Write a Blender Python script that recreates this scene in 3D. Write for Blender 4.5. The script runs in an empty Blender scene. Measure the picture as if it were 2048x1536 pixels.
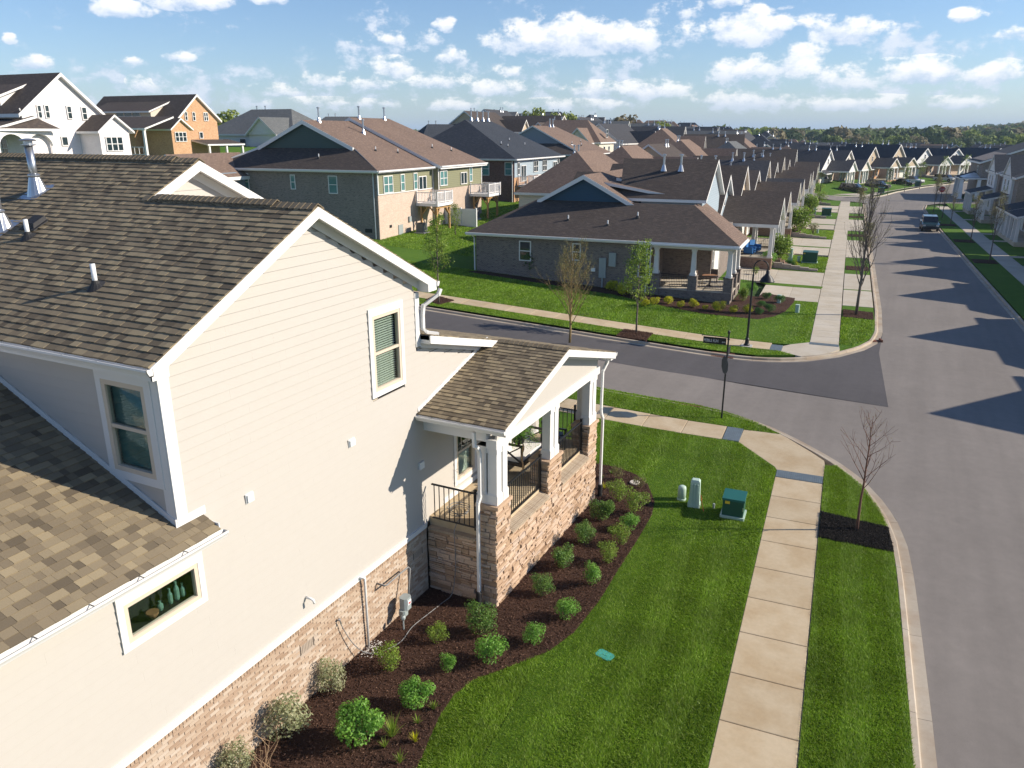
import bpy, bmesh, math, random
import numpy as np
from mathutils import Vector, Matrix
R = random.Random(7)
PI = math.pi
sc = bpy.context.scene
COL = sc.collection
# ---------------------------------------------------------------- camera
CAM_H, PITCH, YAW = 11.1, math.atan(501/1550), math.radians(26.7)
cam = bpy.data.cameras.new('camera'); cam.lens = 36*1550/2048; cam.sensor_width = 36
cam.clip_start = 0.1; cam.clip_end = 30000
cob = bpy.data.objects.new('camera', cam); COL.objects.link(cob)
cob.location = (0, 0, CAM_H); cob.rotation_euler = (PI/2-PITCH, 0, YAW)
sc.camera = cob
# ---------------------------------------------------------------- sun, sky, exposure
SUN_EL, SUN_AZ = math.radians(27.8), math.radians(26.0)      # azimuth counted from +X towards +Y
sun = bpy.data.lights.new('sun', 'SUN'); sun.energy = 5.0; sun.angle = math.radians(0.53); sun.color = (1.0, .90, .76)
sob = bpy.data.objects.new('sun', sun); COL.objects.link(sob)
to_sun = Vector((math.cos(SUN_EL)*math.cos(SUN_AZ), math.cos(SUN_EL)*math.sin(SUN_AZ), math.sin(SUN_EL)))
sob.rotation_euler = to_sun.to_track_quat('Z', 'Y').to_euler(); sob.location = (60, 30, 60)
sc.view_settings.view_transform = 'Standard'; sc.view_settings.look = 'None'
sc.view_settings.gamma = 1; sc.view_settings.use_curve_mapping = False
sc.view_settings.exposure = 0.5
world = bpy.data.worlds.new('World'); sc.world = world; world.use_nodes = True

def build_world():
    nt = world.node_tree; N = nt.nodes; L = nt.links; N.clear()
    def n(t, **k):
        x = N.new(t)
        for a, b in k.items(): setattr(x, a, b)
        return x
    def put(s, v):
        if hasattr(v, 'bl_idname') or isinstance(v, bpy.types.NodeSocket): L.new(v, s)
        else: s.default_value = v
    def ma(op, a, b=0.0, c=0.0, clamp=False):
        x = n('ShaderNodeMath', operation=op, use_clamp=clamp)
        put(x.inputs[0], a); put(x.inputs[1], b); put(x.inputs[2], c)
        return x.outputs[0]
    def ramp(v, a, b, lo=0.0, hi=1.0):
        x = n('ShaderNodeMapRange', interpolation_type='SMOOTHSTEP')
        put(x.inputs[0], v); put(x.inputs[1], a); put(x.inputs[2], b); put(x.inputs[3], lo); put(x.inputs[4], hi)
        return x.outputs[0]
    sky = n('ShaderNodeTexSky', sky_type='NISHITA', sun_disc=False, altitude=200, air_density=1.0, dust_density=0.3, ozone_density=3.0)
    sky.sun_elevation = SUN_EL; sky.sun_rotation = PI/2-SUN_AZ
    tc = n('ShaderNodeTexCoord'); sp = n('ShaderNodeSeparateXYZ'); L.new(tc.outputs['Generated'], sp.inputs[0])
    X, Y, Z = sp.outputs
    # bearing from the street direction and elevation, in radians
    az = ma('SUBTRACT', ma('ARCTAN2', X, Y), -YAW)
    el = ma('ARCSINE', Z)
    cv = n('ShaderNodeCombineXYZ'); L.new(az, cv.inputs[0]); L.new(ma('MULTIPLY', el, 1.5), cv.inputs[1])
    def noise(scale, detail, rough, off=0.0, lac=2.1):
        mp = n('ShaderNodeMapping'); L.new(cv.outputs[0], mp.inputs[0]); mp.inputs[1].default_value = (off, off*.7, off*.3)
        x = n('ShaderNodeTexNoise'); L.new(mp.outputs[0], x.inputs[0])
        x.inputs['Scale'].default_value = scale; x.inputs['Detail'].default_value = detail; x.inputs['Roughness'].default_value = rough; x.inputs['Lacunarity'].default_value = lac
        return x.outputs[0]
    fine = noise(34, 9, .62)
    mid = noise(11, 4, .55, 3.1)
    warp = ma('MULTIPLY', ma('SUBTRACT', noise(16, 3, .5, 9.0), .5), .05)
    # cumulus banks: bearing, elevation of the flat base, half width, height, strength (all in radians)
    banks = CLOUD_BANKS
    dens = None; shade = None
    for (a0, e0, w, hgt, k) in banks:
        dx = ma('DIVIDE', ma('ADD', ma('SUBTRACT', az, a0), warp), w)
        dy = ma('DIVIDE', ma('SUBTRACT', el, e0), hgt)
        up = ma('SUBTRACT', dy, .42)
        low = ma('MULTIPLY', ma('MINIMUM', up, 0.0), 1.35)
        yy = ma('ADD', ma('MAXIMUM', up, 0.0), low)
        r2 = ma('ADD', ma('MULTIPLY', dx, dx), ma('MULTIPLY', ma('MULTIPLY', yy, yy), 1.7))
        b = ma('MULTIPLY', ma('SUBTRACT', 1.0, r2), k)
        b = ma('MAXIMUM', b, 0.0)
        s = ma('MULTIPLY', b, dy)
        dens = b if dens is None else ma('MAXIMUM', dens, b)
        shade = s if shade is None else ma('ADD', shade, s)
        tot = b if (a0, e0) == banks[0][:2] else ma('ADD', tot, b)
    rel = ma('DIVIDE', shade, ma('ADD', tot, .02))
    # scattered small clouds everywhere, thicker towards the horizon
    horizon = ramp(el, .02, .22, .30, .0)
    wide = ma('MULTIPLY', ma('SUBTRACT', ma('ADD', mid, horizon), .56), 2.6)
    lowcut = ramp(el, .012, .035)
    dens = ma('MAXIMUM', dens, ma('MULTIPLY', ma('MAXIMUM', wide, 0.0), ma('MULTIPLY', lowcut, .55)))
    m = ma('ADD', ma('MULTIPLY', dens, .95), ma('MULTIPLY', ma('SUBTRACT', fine, .5), 2.3))
    mask = ramp(m, .20, .62)
    mask = ma('MULTIPLY', mask, ramp(dens, .02, .30))
    thick = ramp(m, .35, 1.15)
    lit = ma('ADD', ma('MULTIPLY', ramp(rel, .0, .75), .65), ma('MULTIPLY', ramp(fine, .36, .62), .45), clamp=True)
    cc = n('ShaderNodeMix', data_type='RGBA'); put(cc.inputs[0], lit)
    cc.inputs[6].default_value = (.42, .53, .72, 1); cc.inputs[7].default_value = (1, .97, .93, 1)
    tint = n('ShaderNodeMix', data_type='RGBA', blend_type='MULTIPLY'); tint.inputs[0].default_value = 1; L.new(sky.outputs[0], tint.inputs[6]); tint.inputs[7].default_value = (.82, .90, 1.04, 1)
    b1 = n('ShaderNodeBackground'); L.new(tint.outputs[2], b1.inputs[0]); b1.inputs[1].default_value = .10
    b2 = n('ShaderNodeBackground'); L.new(cc.outputs[2], b2.inputs[0]); b2.inputs[1].default_value = .95
    mx = n('ShaderNodeMixShader'); L.new(ma('MULTIPLY', mask, ma('ADD', ma('MULTIPLY', thick, .25), .72)), mx.inputs[0]); L.new(b1.outputs[0], mx.inputs[1]); L.new(b2.outputs[0], mx.inputs[2])
    out = n('ShaderNodeOutputWorld'); L.new(mx.outputs[0], out.inputs[0])

CLOUD_BANKS = [  # bearing right of the view axis, base elevation, half width, height, strength
    (0.0631, 0.0897, 0.1119, 0.0413, 1.00),
    (0.1310, 0.0892, 0.0554, 0.0376, 1.00),
    (0.0006, 0.0888, 0.0400, 0.0326, 0.80),
    (0.2056, 0.0976, 0.0474, 0.0243, 0.60),
    (0.1896, 0.1242, 0.0379, 0.0215, 0.45),
    (0.2758, 0.0934, 0.0547, 0.0408, 1.10),
    (0.2523, 0.1096, 0.0278, 0.0227, 0.80),
    (0.3072, 0.1054, 0.0269, 0.0224, 0.80),
    (0.3769, 0.0918, 0.0508, 0.0309, 0.90),
    (0.3386, 0.1093, 0.0292, 0.0166, 0.50),
    (0.2448, 0.1340, 0.0337, 0.0167, 0.80),
    (0.3392, 0.0797, 0.0353, 0.0182, 0.70),
    (0.2793, 0.0545, 0.0583, 0.0323, 0.75),
    (0.3336, 0.0578, 0.0474, 0.0345, 0.70),
    (0.3779, 0.0412, 0.0685, 0.0344, 0.65),
    (0.4620, 0.0498, 0.0502, 0.0264, 1.00),
    (0.4262, 0.0608, 0.0330, 0.0156, 0.60),
    (0.5251, 0.0481, 0.0372, 0.0224, 0.90),
    (0.4951, 0.1077, 0.0212, 0.0155, 0.80),
    (0.5357, 0.0905, 0.0218, 0.0144, 0.70),
    (-0.4345, 0.1167, 0.0469, 0.0221, 0.95),
    (-0.3587, 0.1274, 0.0647, 0.0226, 1.00),
    (-0.2788, 0.1368, 0.0367, 0.0121, 0.80),
    (-0.5197, 0.0618, 0.0298, 0.0159, 1.00),
    (-0.3856, 0.0752, 0.0320, 0.0112, 0.75),
    (-0.4201, 0.0436, 0.0170, 0.0159, 0.80),
    (-0.4276, 0.0724, 0.0123, 0.0072, 0.60),
    (-0.1382, 0.0977, 0.0275, 0.0141, 0.70),
    (-0.0750, 0.1123, 0.0171, 0.0175, 0.70),
    (-0.0983, 0.0992, 0.0277, 0.0177, 0.60),
    (-0.1816, 0.0970, 0.0181, 0.0082, 0.50),
    (-0.0741, 0.0776, 0.0367, 0.0192, 0.75),
    (-0.1428, 0.0617, 0.0365, 0.0229, 0.75),
    (-0.1671, 0.0465, 0.0364, 0.0195, 0.70),
    (-0.2249, 0.0498, 0.0388, 0.0180, 0.65),
    (-0.0868, 0.0498, 0.0471, 0.0184, 0.70),
    (-0.2851, 0.0398, 0.0347, 0.0143, 0.65),
    (-0.0206, 0.0415, 0.0475, 0.0223, 0.75),
    (-0.0024, 0.0623, 0.0303, 0.0159, 0.60),
    (0.1002, 0.0413, 0.0401, 0.0173, 0.80),
    (0.1599, 0.0381, 0.0525, 0.0209, 0.85),
    (0.0523, 0.0260, 0.0878, 0.0138, 0.60),
    (-0.0572, 0.0260, 0.0954, 0.0138, 0.55),
    (0.2704, 0.0290, 0.0804, 0.0181, 0.70),
    (0.3904, 0.0241, 0.0846, 0.0163, 0.65),
    (0.4897, 0.0240, 0.0717, 0.0133, 0.60),
    (-0.2236, 0.0293, 0.0788, 0.0110, 0.45),
    (-0.5429, 0.0864, 0.0088, 0.0113, 0.80),
    (0.3152, 0.1303, 0.0142, 0.0066, 0.50),
]
build_world()

# ---------------------------------------------------------------- the lie of the land
# street frame: s across the main street (to the right), t along it; the street runs 3.9 degrees off the house
SA = math.radians(3.9); SC, SS = math.cos(SA), math.sin(SA)
def smooth(x, a, b):
    t = min(1, max(0, (x-a)/(b-a))); return t*t*(3-2*t)
def land(s, t):
    u = -5-s; sp = u if u > 12 else math.log1p(math.exp(u)) if u > -20 else 0
    h = .06*sp*smooth(t, 22, 31) + .05*max(0, -40-s)*smooth(t, 22, 31) + .03*min(max(0, t-60), 90)*smooth(-s, 15, 36)
    return min(h, 9.0) if s > -150 else min(h, 9.0)
def S(s, t, z=None):
    """street coordinates -> world; z counts from the ground there"""
    return Vector((s*SC-t*SS, s*SS+t*SC, land(s, t)+(z or 0)))
def Z(s, t, z):
    return Vector((s*SC-t*SS, s*SS+t*SC, z))
def to_street(x, y): return (x*SC+y*SS, -x*SS+y*SC)
def hxy(x, y): return land(*to_street(x, y))
# ---------------------------------------------------------------- materials
MATS = {}
class NT:
    def __init__(self, name):
        self.m = bpy.data.materials.new(name); self.m.use_nodes = True
        self.t = self.m.node_tree; self.N = self.t.nodes; self.L = self.t.links
        self.p = self.N['Principled BSDF']; self.out = self.N['Material Output']
    def n(self, t, **k):
        x = self.N.new(t)
        for a, b in k.items(): setattr(x, a, b)
        return x
    def put(self, s, v):
        if isinstance(v, bpy.types.NodeSocket): self.L.new(v, s)
        else: s.default_value = v
    def ma(self, op, a, b=0.0, clamp=False):
        x = self.n('ShaderNodeMath', operation=op, use_clamp=clamp); self.put(x.inputs[0], a); self.put(x.inputs[1], b); return x.outputs[0]
    def coord(self, kind='Object', scale=(1, 1, 1), rot=(0, 0, 0)):
        if kind == 'World':
            g = self.n('ShaderNodeNewGeometry').outputs['Position']
        else: g = self.n('ShaderNodeTexCoord').outputs[kind]
        mp = self.n('ShaderNodeMapping'); self.L.new(g, mp.inputs[0]); mp.inputs['Scale'].default_value = scale; mp.inputs['Rotation'].default_value = rot
        return mp.outputs[0]
    def noise(self, v, scale, detail=4, rough=.55):
        x = self.n('ShaderNodeTexNoise'); self.L.new(v, x.inputs[0]); x.inputs['Scale'].default_value = scale; x.inputs['Detail'].default_value = detail; x.inputs['Roughness'].default_value = rough
        return x.outputs[0]
    def ramp(self, v, stops):
        x = self.n('ShaderNodeValToRGB'); self.put(x.inputs[0], v); e = x.color_ramp.elements
        while len(e) < len(stops): e.new(.5)
        for i, (p, c) in enumerate(stops): e[i].position = p; e[i].color = (*c, 1) if len(c) == 3 else c
        return x.outputs[0]
    def mix(self, f, a, b, mode='MIX'):
        x = self.n('ShaderNodeMix', data_type='RGBA', blend_type=mode); self.put(x.inputs[0], f)
        self.put(x.inputs[6], a if not isinstance(a, tuple) else (*a, 1)[:4]); self.put(x.inputs[7], b if not isinstance(b, tuple) else (*b, 1)[:4])
        return x.outputs[2]
    def color(self, v): self.put(self.p.inputs['Base Color'], v if not isinstance(v, tuple) else (*v, 1)[:4])
    def bump(self, h, strength=.3, dist=.01, normal=None):
        b = self.n('ShaderNodeBump'); self.put(b.inputs['Height'], h); b.inputs['Strength'].default_value = strength; b.inputs['Distance'].default_value = dist
        if normal is not None: self.L.new(normal, b.inputs['Normal'])
        self.L.new(b.outputs[0], self.p.inputs['Normal']); return b.outputs[0]
    def rough(self, v, spec=None):
        self.put(self.p.inputs['Roughness'], v)
        if spec is not None: self.p.inputs['Specular IOR Level'].default_value = spec
    def attr(self, name): return self.n('ShaderNodeAttribute', attribute_name=name).outputs['Fac']
    def val(self, v, amount):          # brightness scaled by v around 1
        return v
def vary(q, col, v, lo, hi):
    """colour times a factor running lo..hi with v in 0..1"""
    f = q.n('ShaderNodeMapRange'); q.put(f.inputs[0], v); f.inputs[3].default_value = lo; f.inputs[4].default_value = hi
    c = q.n('ShaderNodeCombineColor')
    for i in range(3): q.L.new(f.outputs[0], c.inputs[i])
    return q.mix(1.0, col, c.outputs[0], 'MULTIPLY')
def paint(name, col, rough=.5, metal=0, grain=.06, nscale=3.0, spec=.4):
    q = NT(name); v = q.noise(q.coord('World'), nscale, 5, .6)
    q.color(vary(q, col, v, 1-grain*1.6, 1+grain*1.6)); q.rough(rough, spec); q.p.inputs['Metallic'].default_value = metal
    MATS[name] = q.m; return q.m
def tone_mat(name, cols, rough=.85, fine=60, bump=.25, lo=.82, hi=1.18, big=.0, dist=.004):
    """pieces whose colour follows their own 'tone' (0..1), with grain"""
    q = NT(name); n = len(cols)
    t = q.attr('tone'); c = q.ramp(t, [(i/(n-1) if n > 1 else 0, cols[i]) for i in range(n)])
    w = q.coord('World'); f = q.noise(w, fine, 3, .6); c = vary(q, c, f, lo, hi)
    if big: c = vary(q, c, q.noise(w, .9, 3, .5), 1-big, 1+big)
    q.color(c); q.rough(rough, .25); q.bump(f, bump, dist); MATS[name] = q.m; return q.m
def shingle_uv(name, a, b, c):
    """roof shingles on roofs too far off to tell the tabs apart"""
    q = NT(name); uv = q.coord('UV')
    bt = q.n('ShaderNodeTexBrick', offset=.37, offset_frequency=2, squash=1.0); q.L.new(uv, bt.inputs[0])
    bt.inputs['Scale'].default_value = 1; bt.inputs['Brick Width'].default_value = .34; bt.inputs['Row Height'].default_value = .145
    bt.inputs['Mortar Size'].default_value = .009; bt.inputs['Mortar Smooth'].default_value = .4; bt.inputs['Bias'].default_value = -.1
    bt.inputs['Color1'].default_value = (*a, 1); bt.inputs['Color2'].default_value = (*b, 1); bt.inputs['Mortar'].default_value = (*[x*.45 for x in a], 1)
    n1 = q.noise(q.coord('UV', (1.2, 6.9, 1)), 2.3, 3, .7); n2 = q.noise(q.coord('World'), .35, 3, .5)
    col = q.mix(q.ramp(n1, [(.42, (0, 0, 0)), (.6, (1, 1, 1))]), bt.outputs[0], c); col = vary(q, col, n2, .86, 1.14)
    col = vary(q, col, q.noise(q.coord('World'), 45, 2, .6), .85, 1.15)
    q.color(col); q.rough(.92, .2)
    # each course stands proud at its lower edge
    s = q.n('ShaderNodeSeparateXYZ'); q.L.new(uv, s.inputs[0]); fr = q.ma('FRACT', q.ma('DIVIDE', s.outputs[1], .145))
    q.bump(q.ma('ADD', q.ma('MULTIPLY', fr, -1.0), q.ma('MULTIPLY', n1, .6)), .9, .012); MATS[name] = q.m; return q.m
def brick_uv(name, a, b, c, mortar, fac=.55, scale=1.0):
    q = NT(name); uv = q.coord('UV')
    bt = q.n('ShaderNodeTexBrick', offset=.5); q.L.new(uv, bt.inputs[0])
    bt.inputs['Scale'].default_value = 1/scale; bt.inputs['Brick Width'].default_value = .215; bt.inputs['Row Height'].default_value = .076
    bt.inputs['Mortar Size'].default_value = .009; bt.inputs['Mortar Smooth'].default_value = .2; bt.inputs['Bias'].default_value = 0
    bt.inputs['Color1'].default_value = (*a, 1); bt.inputs['Color2'].default_value = (*b, 1); bt.inputs['Mortar'].default_value = (*mortar, 1)
    n1 = q.noise(q.coord('UV', (3.1, 9.5, 1)), 1.1, 4, .75)
    col = q.mix(q.ramp(n1, [(fac, (0, 0, 0)), (fac+.09, (1, 1, 1))]), bt.outputs[0], c); col = vary(q, col, q.noise(uv, .8, 3), .84, 1.16)
    q.color(col); q.rough(.9, .2); q.bump(bt.outputs[1], -.6, .008); MATS[name] = q.m; return q.m
def siding_uv(name, col, rows=.178, grain=.05):
    q = NT(name); uv = q.coord('UV'); s = q.n('ShaderNodeSeparateXYZ'); q.L.new(uv, s.inputs[0])
    fr = q.ma('FRACT', q.ma('DIVIDE', s.outputs[1], rows)); n = q.noise(q.coord('UV', (.6, 8, 1)), 2, 3)
    lap_shade = q.ma('LESS_THAN', fr, .06); c = vary(q, col, n, 1-grain, 1+grain); c = q.mix(lap_shade, c, tuple(x*.55 for x in col))  # darker line along each lap: its shade is put into the colour
    q.color(c); q.rough(.6, .3); q.bump(q.ma('MULTIPLY', fr, -1.0), .7, .014); MATS[name] = q.m; return q.m
def ground(name, stops, scales=(.35, 4.0, 60.0), w=(.4, .35, .25), rough=.95, bump=.6, dist=.03, coordrot=0, stretch=1.0, spec=.15):
    q = NT(name); p = q.coord('World', (1, stretch, 1), (0, 0, coordrot))
    a = q.noise(p, scales[0], 4, .6); b = q.noise(p, scales[1], 4, .6); c = q.noise(p, scales[2], 3, .7)
    v = q.ma('ADD', q.ma('ADD', q.ma('MULTIPLY', a, w[0]), q.ma('MULTIPLY', b, w[1])), q.ma('MULTIPLY', c, w[2]))
    q.color(q.ramp(v, stops)); q.rough(rough, spec); q.bump(q.ma('ADD', q.ma('MULTIPLY', b, .5), c), bump, dist); MATS[name] = q.m; return q.m
def leaf(name, cols, trans=.35, rough=.5, spec=.35):
    q = NT(name); t = q.attr('tone'); n = len(cols)
    c = q.ramp(t, [(i/(n-1), cols[i]) for i in range(n)])
    q.color(c); q.rough(rough, spec)
    tr = q.n('ShaderNodeBsdfTranslucent'); q.L.new(vary(q, c, 1.0, 1.5, 1.5), tr.inputs[0])
    mx = q.n('ShaderNodeMixShader'); mx.inputs[0].default_value = trans
    q.L.new(q.p.outputs[0], mx.inputs[1]); q.L.new(tr.outputs[0], mx.inputs[2]); q.L.new(mx.outputs[0], q.out.inputs[0])
    MATS[name] = q.m; return q.m
def glassy(name, col, rough=.04):
    q = NT(name); q.color(vary(q, col, q.noise(q.coord('World'), .7, 2), .6, 1.5)); q.rough(rough, .8); MATS[name] = q.m; return q.m

paint('white_trim', (.72, .71, .69), .45, grain=.015)
paint('cream_siding', (.485, .452, .410), .6, grain=.02, nscale=7)
paint('tan_frame', (.62, .53, .42), .5, grain=.03)
paint('black_metal', (.018, .018, .02), .45, grain=.1)
paint('galvanised', (.45, .47, .50), .32, .85, grain=.15)
paint('white_pvc', (.78, .78, .77), .35, grain=.02)
paint('grey_pipe', (.22, .22, .22), .5, grain=.1)
paint('meter_grey', (.30, .34, .34), .5, grain=.1)
paint('rubber_black', (.022, .022, .024), .7, grain=.1)
paint('dark_interior', (.02, .02, .022), .9, grain=.0)
paint('blind_slat', (.66, .65, .58), .5, grain=.03)
paint('dark_timber', (.035, .028, .025), .55, grain=.2, nscale=14)
paint('cushion_white', (.72, .70, .67), .9, grain=.05)
paint('rope', (.45, .30, .17), .9, grain=.3, nscale=40)
paint('pot_black', (.015, .015, .016), .4)
paint('pot_blue', (.30, .42, .55), .4)
paint('cabinet_green', (.022, .085, .058), .38, grain=.1)
paint('pedestal_green', (.42, .54, .46), .55, grain=.07)
paint('lid_teal', (.02, .12, .105), .45, grain=.1)
paint('valve_teal', (.06, .36, .31), .5, grain=.12, nscale=12)
paint('label_yellow', (.75, .52, .05), .5)
paint('flag_orange', (.85, .17, .05), .7)
paint('disc_pale', (.62, .56, .48), .7, grain=.15, nscale=30)
paint('sign_black', (.012, .013, .015), .5)
paint('sign_white', (.75, .75, .76), .5)
paint('sign_red', (.42, .03, .03), .45)
paint('sign_back', (.03, .04, .05), .45)
paint('drain_rust', (.16, .06, .03), .8, grain=.4, nscale=30)
paint('deck_white', (.76, .74, .73), .5)
paint('deck_timber', (.42, .25, .10), .8, grain=.25, nscale=10)
paint('vinyl_fence', (.72, .73, .74), .5)
paint('condenser_grey', (.10, .105, .11), .6, grain=.2)
paint('concrete_pad', (.45, .43, .40), .9, grain=.1)
paint('patio_wood', (.33, .17, .09), .6, grain=.2, nscale=14)
paint('cover_blue', (.03, .16, .42), .6, grain=.15)
paint('bronze_metal', (.10, .07, .05), .5)
paint('plaster_grey', (.42, .40, .37), .8)
paint('door_brown', (.10, .05, .03), .5)
paint('garage_white', (.72, .70, .66), .5)
paint('tyre', (.012, .012, .012), .8)
paint('rim_grey', (.35, .35, .36), .3, .8)
paint('bark_grey', (.15, .12, .10), .9, grain=.3, nscale=18)
paint('bark_brown', (.11, .075, .05), .9, grain=.3, nscale=18)
paint('twig_red', (.17, .085, .06), .9, grain=.25, nscale=18)
paint('twig_olive', (.24, .17, .075), .9, grain=.25, nscale=18)
paint('asphalt_patch_edge', (.05, .05, .05), .9)
paint('stone_block', (.36, .31, .26), .95, grain=.25, nscale=9)
paint('cap_brick_dark', (.28, .20, .15), .95, grain=.2, nscale=9)
for nm, c in dict(car_black=(.008, .009, .011), car_white=(.75, .75, .75), car_silver=(.42, .44, .46), car_navy=(.012, .016, .03), car_green=(.012, .04, .045)).items():
    q = NT(nm); q.color(c); q.rough(.25, .5); q.p.inputs['Coat Weight'].default_value = .6; q.p.inputs['Coat Roughness'].default_value = .08; MATS[nm] = q.m
glassy('glass_dark', (.018, .032, .036)); glassy('glass_teal', (.10, .22, .215)); glassy('glass_green', (.16, .27, .22), .12); glassy('car_glass', (.01, .012, .015), .06)
q = NT('lamp_red'); q.color((.5, .02, .02)); q.rough(.3); MATS['lamp_red'] = q.m
q = NT('lamp_clear'); q.color((.7, .7, .68)); q.rough(.15); MATS['lamp_clear'] = q.m
# clear panes with things behind them
q = NT('clear_pane'); q.N.remove(q.p); tr = q.n('ShaderNodeBsdfTransparent'); tr.inputs[0].default_value = (.84, .9, .88, 1)
gl = q.n('ShaderNodeBsdfGlossy'); gl.inputs['Roughness'].default_value = .02; fr = q.n('ShaderNodeLayerWeight'); fr.inputs[0].default_value = .5
mx = q.n('ShaderNodeMixShader'); q.L.new(q.ma('ADD', q.ma('MULTIPLY', q.ma('POWER', fr.outputs['Facing'], 4.0), .75), .07), mx.inputs[0]); q.L.new(tr.outputs[0], mx.inputs[1]); q.L.new(gl.outputs[0], mx.inputs[2]); q.L.new(mx.outputs[0], q.out.inputs[0]); MATS['clear_pane'] = q.m

tone_mat('shingle_near', [(.085, .068, .048), (.14, .112, .076), (.20, .16, .106), (.26, .21, .135), (.33, .265, .165)], .95, 140, .5, .72, 1.28, .10)
tone_mat('brick_near', [(.30, .20, .135), (.38, .27, .19), (.44, .33, .24), (.49, .395, .305), (.54, .46, .385)], .95, 55, .4, .82, 1.16, .06)
tone_mat('stone_near', [(.36, .235, .15), (.47, .325, .215), (.54, .385, .27), (.58, .43, .315), (.52, .41, .33)], .95, 26, .7, .62, 1.22, .08, .012)
tone_mat('cap_brick', [(.36, .28, .20), (.43, .35, .26)], .95, 50, .3)
tone_mat('mulch', [(.045, .023, .016), (.080, .042, .028), (.125, .068, .047), (.20, .12, .085)], .95, 80, .4, .7, 1.3)
tone_mat('mulch_black', [(.010, .009, .009), (.02, .018, .017), (.034, .03, .028)], .95, 80, .4, .7, 1.3)
tone_mat('pebbles', [(.25, .22, .2), (.45, .42, .38), (.6, .57, .53)], .8, 40, .2)
paint('mortar', (.42, .34, .27), .95, grain=.15, nscale=20)
paint('stone_gap', (.16, .11, .075), .95)

shingle_uv('roof_brown', (.085, .066, .055), (.125, .098, .08), (.055, .047, .044))
shingle_uv('roof_tan', (.210, .145, .109), (.290, .203, .152), (.145, .104, .084))  # also stands for sunlit slopes of roofs whose shaded slopes use the brown
shingle_uv('roof_dark', (.061, .061, .067), (.093, .090, .096), (.040, .042, .048))
shingle_uv('roof_slate', (.045, .053, .068), (.072, .078, .093), (.030, .036, .045))
shingle_uv('roof_grey', (.130, .137, .137), (.182, .182, .182), (.098, .104, .104))
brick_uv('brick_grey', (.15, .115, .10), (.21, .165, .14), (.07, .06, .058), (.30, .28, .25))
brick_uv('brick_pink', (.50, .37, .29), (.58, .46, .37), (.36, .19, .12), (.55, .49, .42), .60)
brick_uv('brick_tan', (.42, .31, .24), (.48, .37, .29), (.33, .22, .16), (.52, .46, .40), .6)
brick_uv('brick_dusk', (.21, .17, .14), (.28, .225, .19), (.12, .10, .09), (.33, .30, .27))  # also the shaded copy of the green sided house's tan brick
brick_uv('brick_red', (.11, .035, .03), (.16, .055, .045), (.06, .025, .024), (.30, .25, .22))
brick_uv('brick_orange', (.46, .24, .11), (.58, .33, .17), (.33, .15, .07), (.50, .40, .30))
brick_uv('brick_char', (.10, .10, .11), (.20, .20, .20), (.05, .05, .055), (.32, .32, .31))
brick_uv('brick_white', (.76, .71, .69), (.80, .76, .74), (.72, .64, .61), (.74, .69, .67), .6)
brick_uv('brick_brown', (.20, .11, .07), (.27, .16, .105), (.13, .075, .05), (.30, .25, .21))
siding_uv('siding_green', (.225, .225, .135)); siding_uv('siding_deepgreen', (.05, .09, .085)); siding_uv('siding_blue', (.025, .075, .125)); siding_uv('siding_paleblue', (.33, .40, .45)); siding_uv('siding_white', (.74, .74, .72)); siding_uv('siding_cream', (.62, .56, .47)); siding_uv('siding_grey', (.22, .26, .30)); siding_uv('siding_beige', (.50, .40, .28))

# ground covers
ground('lawn_soil', [(.30, (.035, .075, .006)), (.5, (.06, .125, .010)), (.70, (.10, .18, .018))], (.5, 5, 70), (.38, .32, .3), bump=.8, dist=.03)
ground('lawn_far', [(.30, (.045, .105, .010)), (.5, (.078, .160, .014)), (.72, (.125, .215, .03))], (.22, 2.5, 40), (.42, .33, .25), bump=.8, dist=.04)
ground('field', [(.3, (.03, .06, .014)), (.5, (.045, .085, .02)), (.72, (.075, .11, .035))], (.01, .08, 1.5), bump=.5, dist=.3)
ground('mulch_soil', [(.3, (.034, .018, .013)), (.5, (.065, .034, .024)), (.72, (.12, .066, .044))], (.8, 18, 110), (.3, .35, .35), bump=1.0, dist=.03)
ground('mulch_soil_black', [(.3, (.008, .007, .007)), (.5, (.016, .014, .013)), (.72, (.035, .03, .027))], (.8, 18, 110), (.3, .35, .35), bump=1.0, dist=.03)
def asphalt(name, base, seed):
    q = NT(name); p = q.coord('World'); big = q.noise(p, .16, 5, .6); st = q.noise(q.coord('World', (1.4, .09, 1), (0, 0, -SA)), 1.0, 4, .6)
    sp = q.noise(p, 150, 2, .7); md = q.noise(p, 3.2, 5, .65)
    c = vary(q, base, big, .76, 1.26); c = vary(q, c, st, .84, 1.16); c = vary(q, c, md, .86, 1.14); c = vary(q, c, sp, .62, 1.38)
    q.color(c); q.rough(.88, .25); q.bump(sp, .4, .006); MATS[name] = q.m
asphalt('asphalt_old', (.205, .183, .164), 1); asphalt('asphalt_new', (.088, .082, .084), 2)
def concrete(name, base, warm):
    q = NT(name); p = q.coord('World'); a = q.noise(p, .9, 5, .62); b = q.noise(p, 9, 5, .6); s = q.noise(p, 160, 2, .7)
    c = q.mix(q.ramp(a, [(.4, (0, 0, 0)), (.66, (1, 1, 1))]), base, warm); c = vary(q, c, b, .88, 1.12); c = vary(q, c, s, .88, 1.12)
    # slabs were poured in lots: each has a cast of its own
    oi = q.n('ShaderNodeObjectInfo'); c = vary(q, c, oi.outputs['Random'], .93, 1.06)
    q.color(c); q.rough(.9, .25); q.bump(q.ma('ADD', q.ma('MULTIPLY', b, .4), q.ma('MULTIPLY', s, .5)), .35, .008); MATS[name] = q.m
concrete('concrete', (.50, .405, .275), (.43, .325, .20)); concrete('concrete_pale', (.50, .45, .37), (.45, .39, .30)); concrete('kerb_concrete', (.44, .38, .30), (.37, .29, .21))
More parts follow.
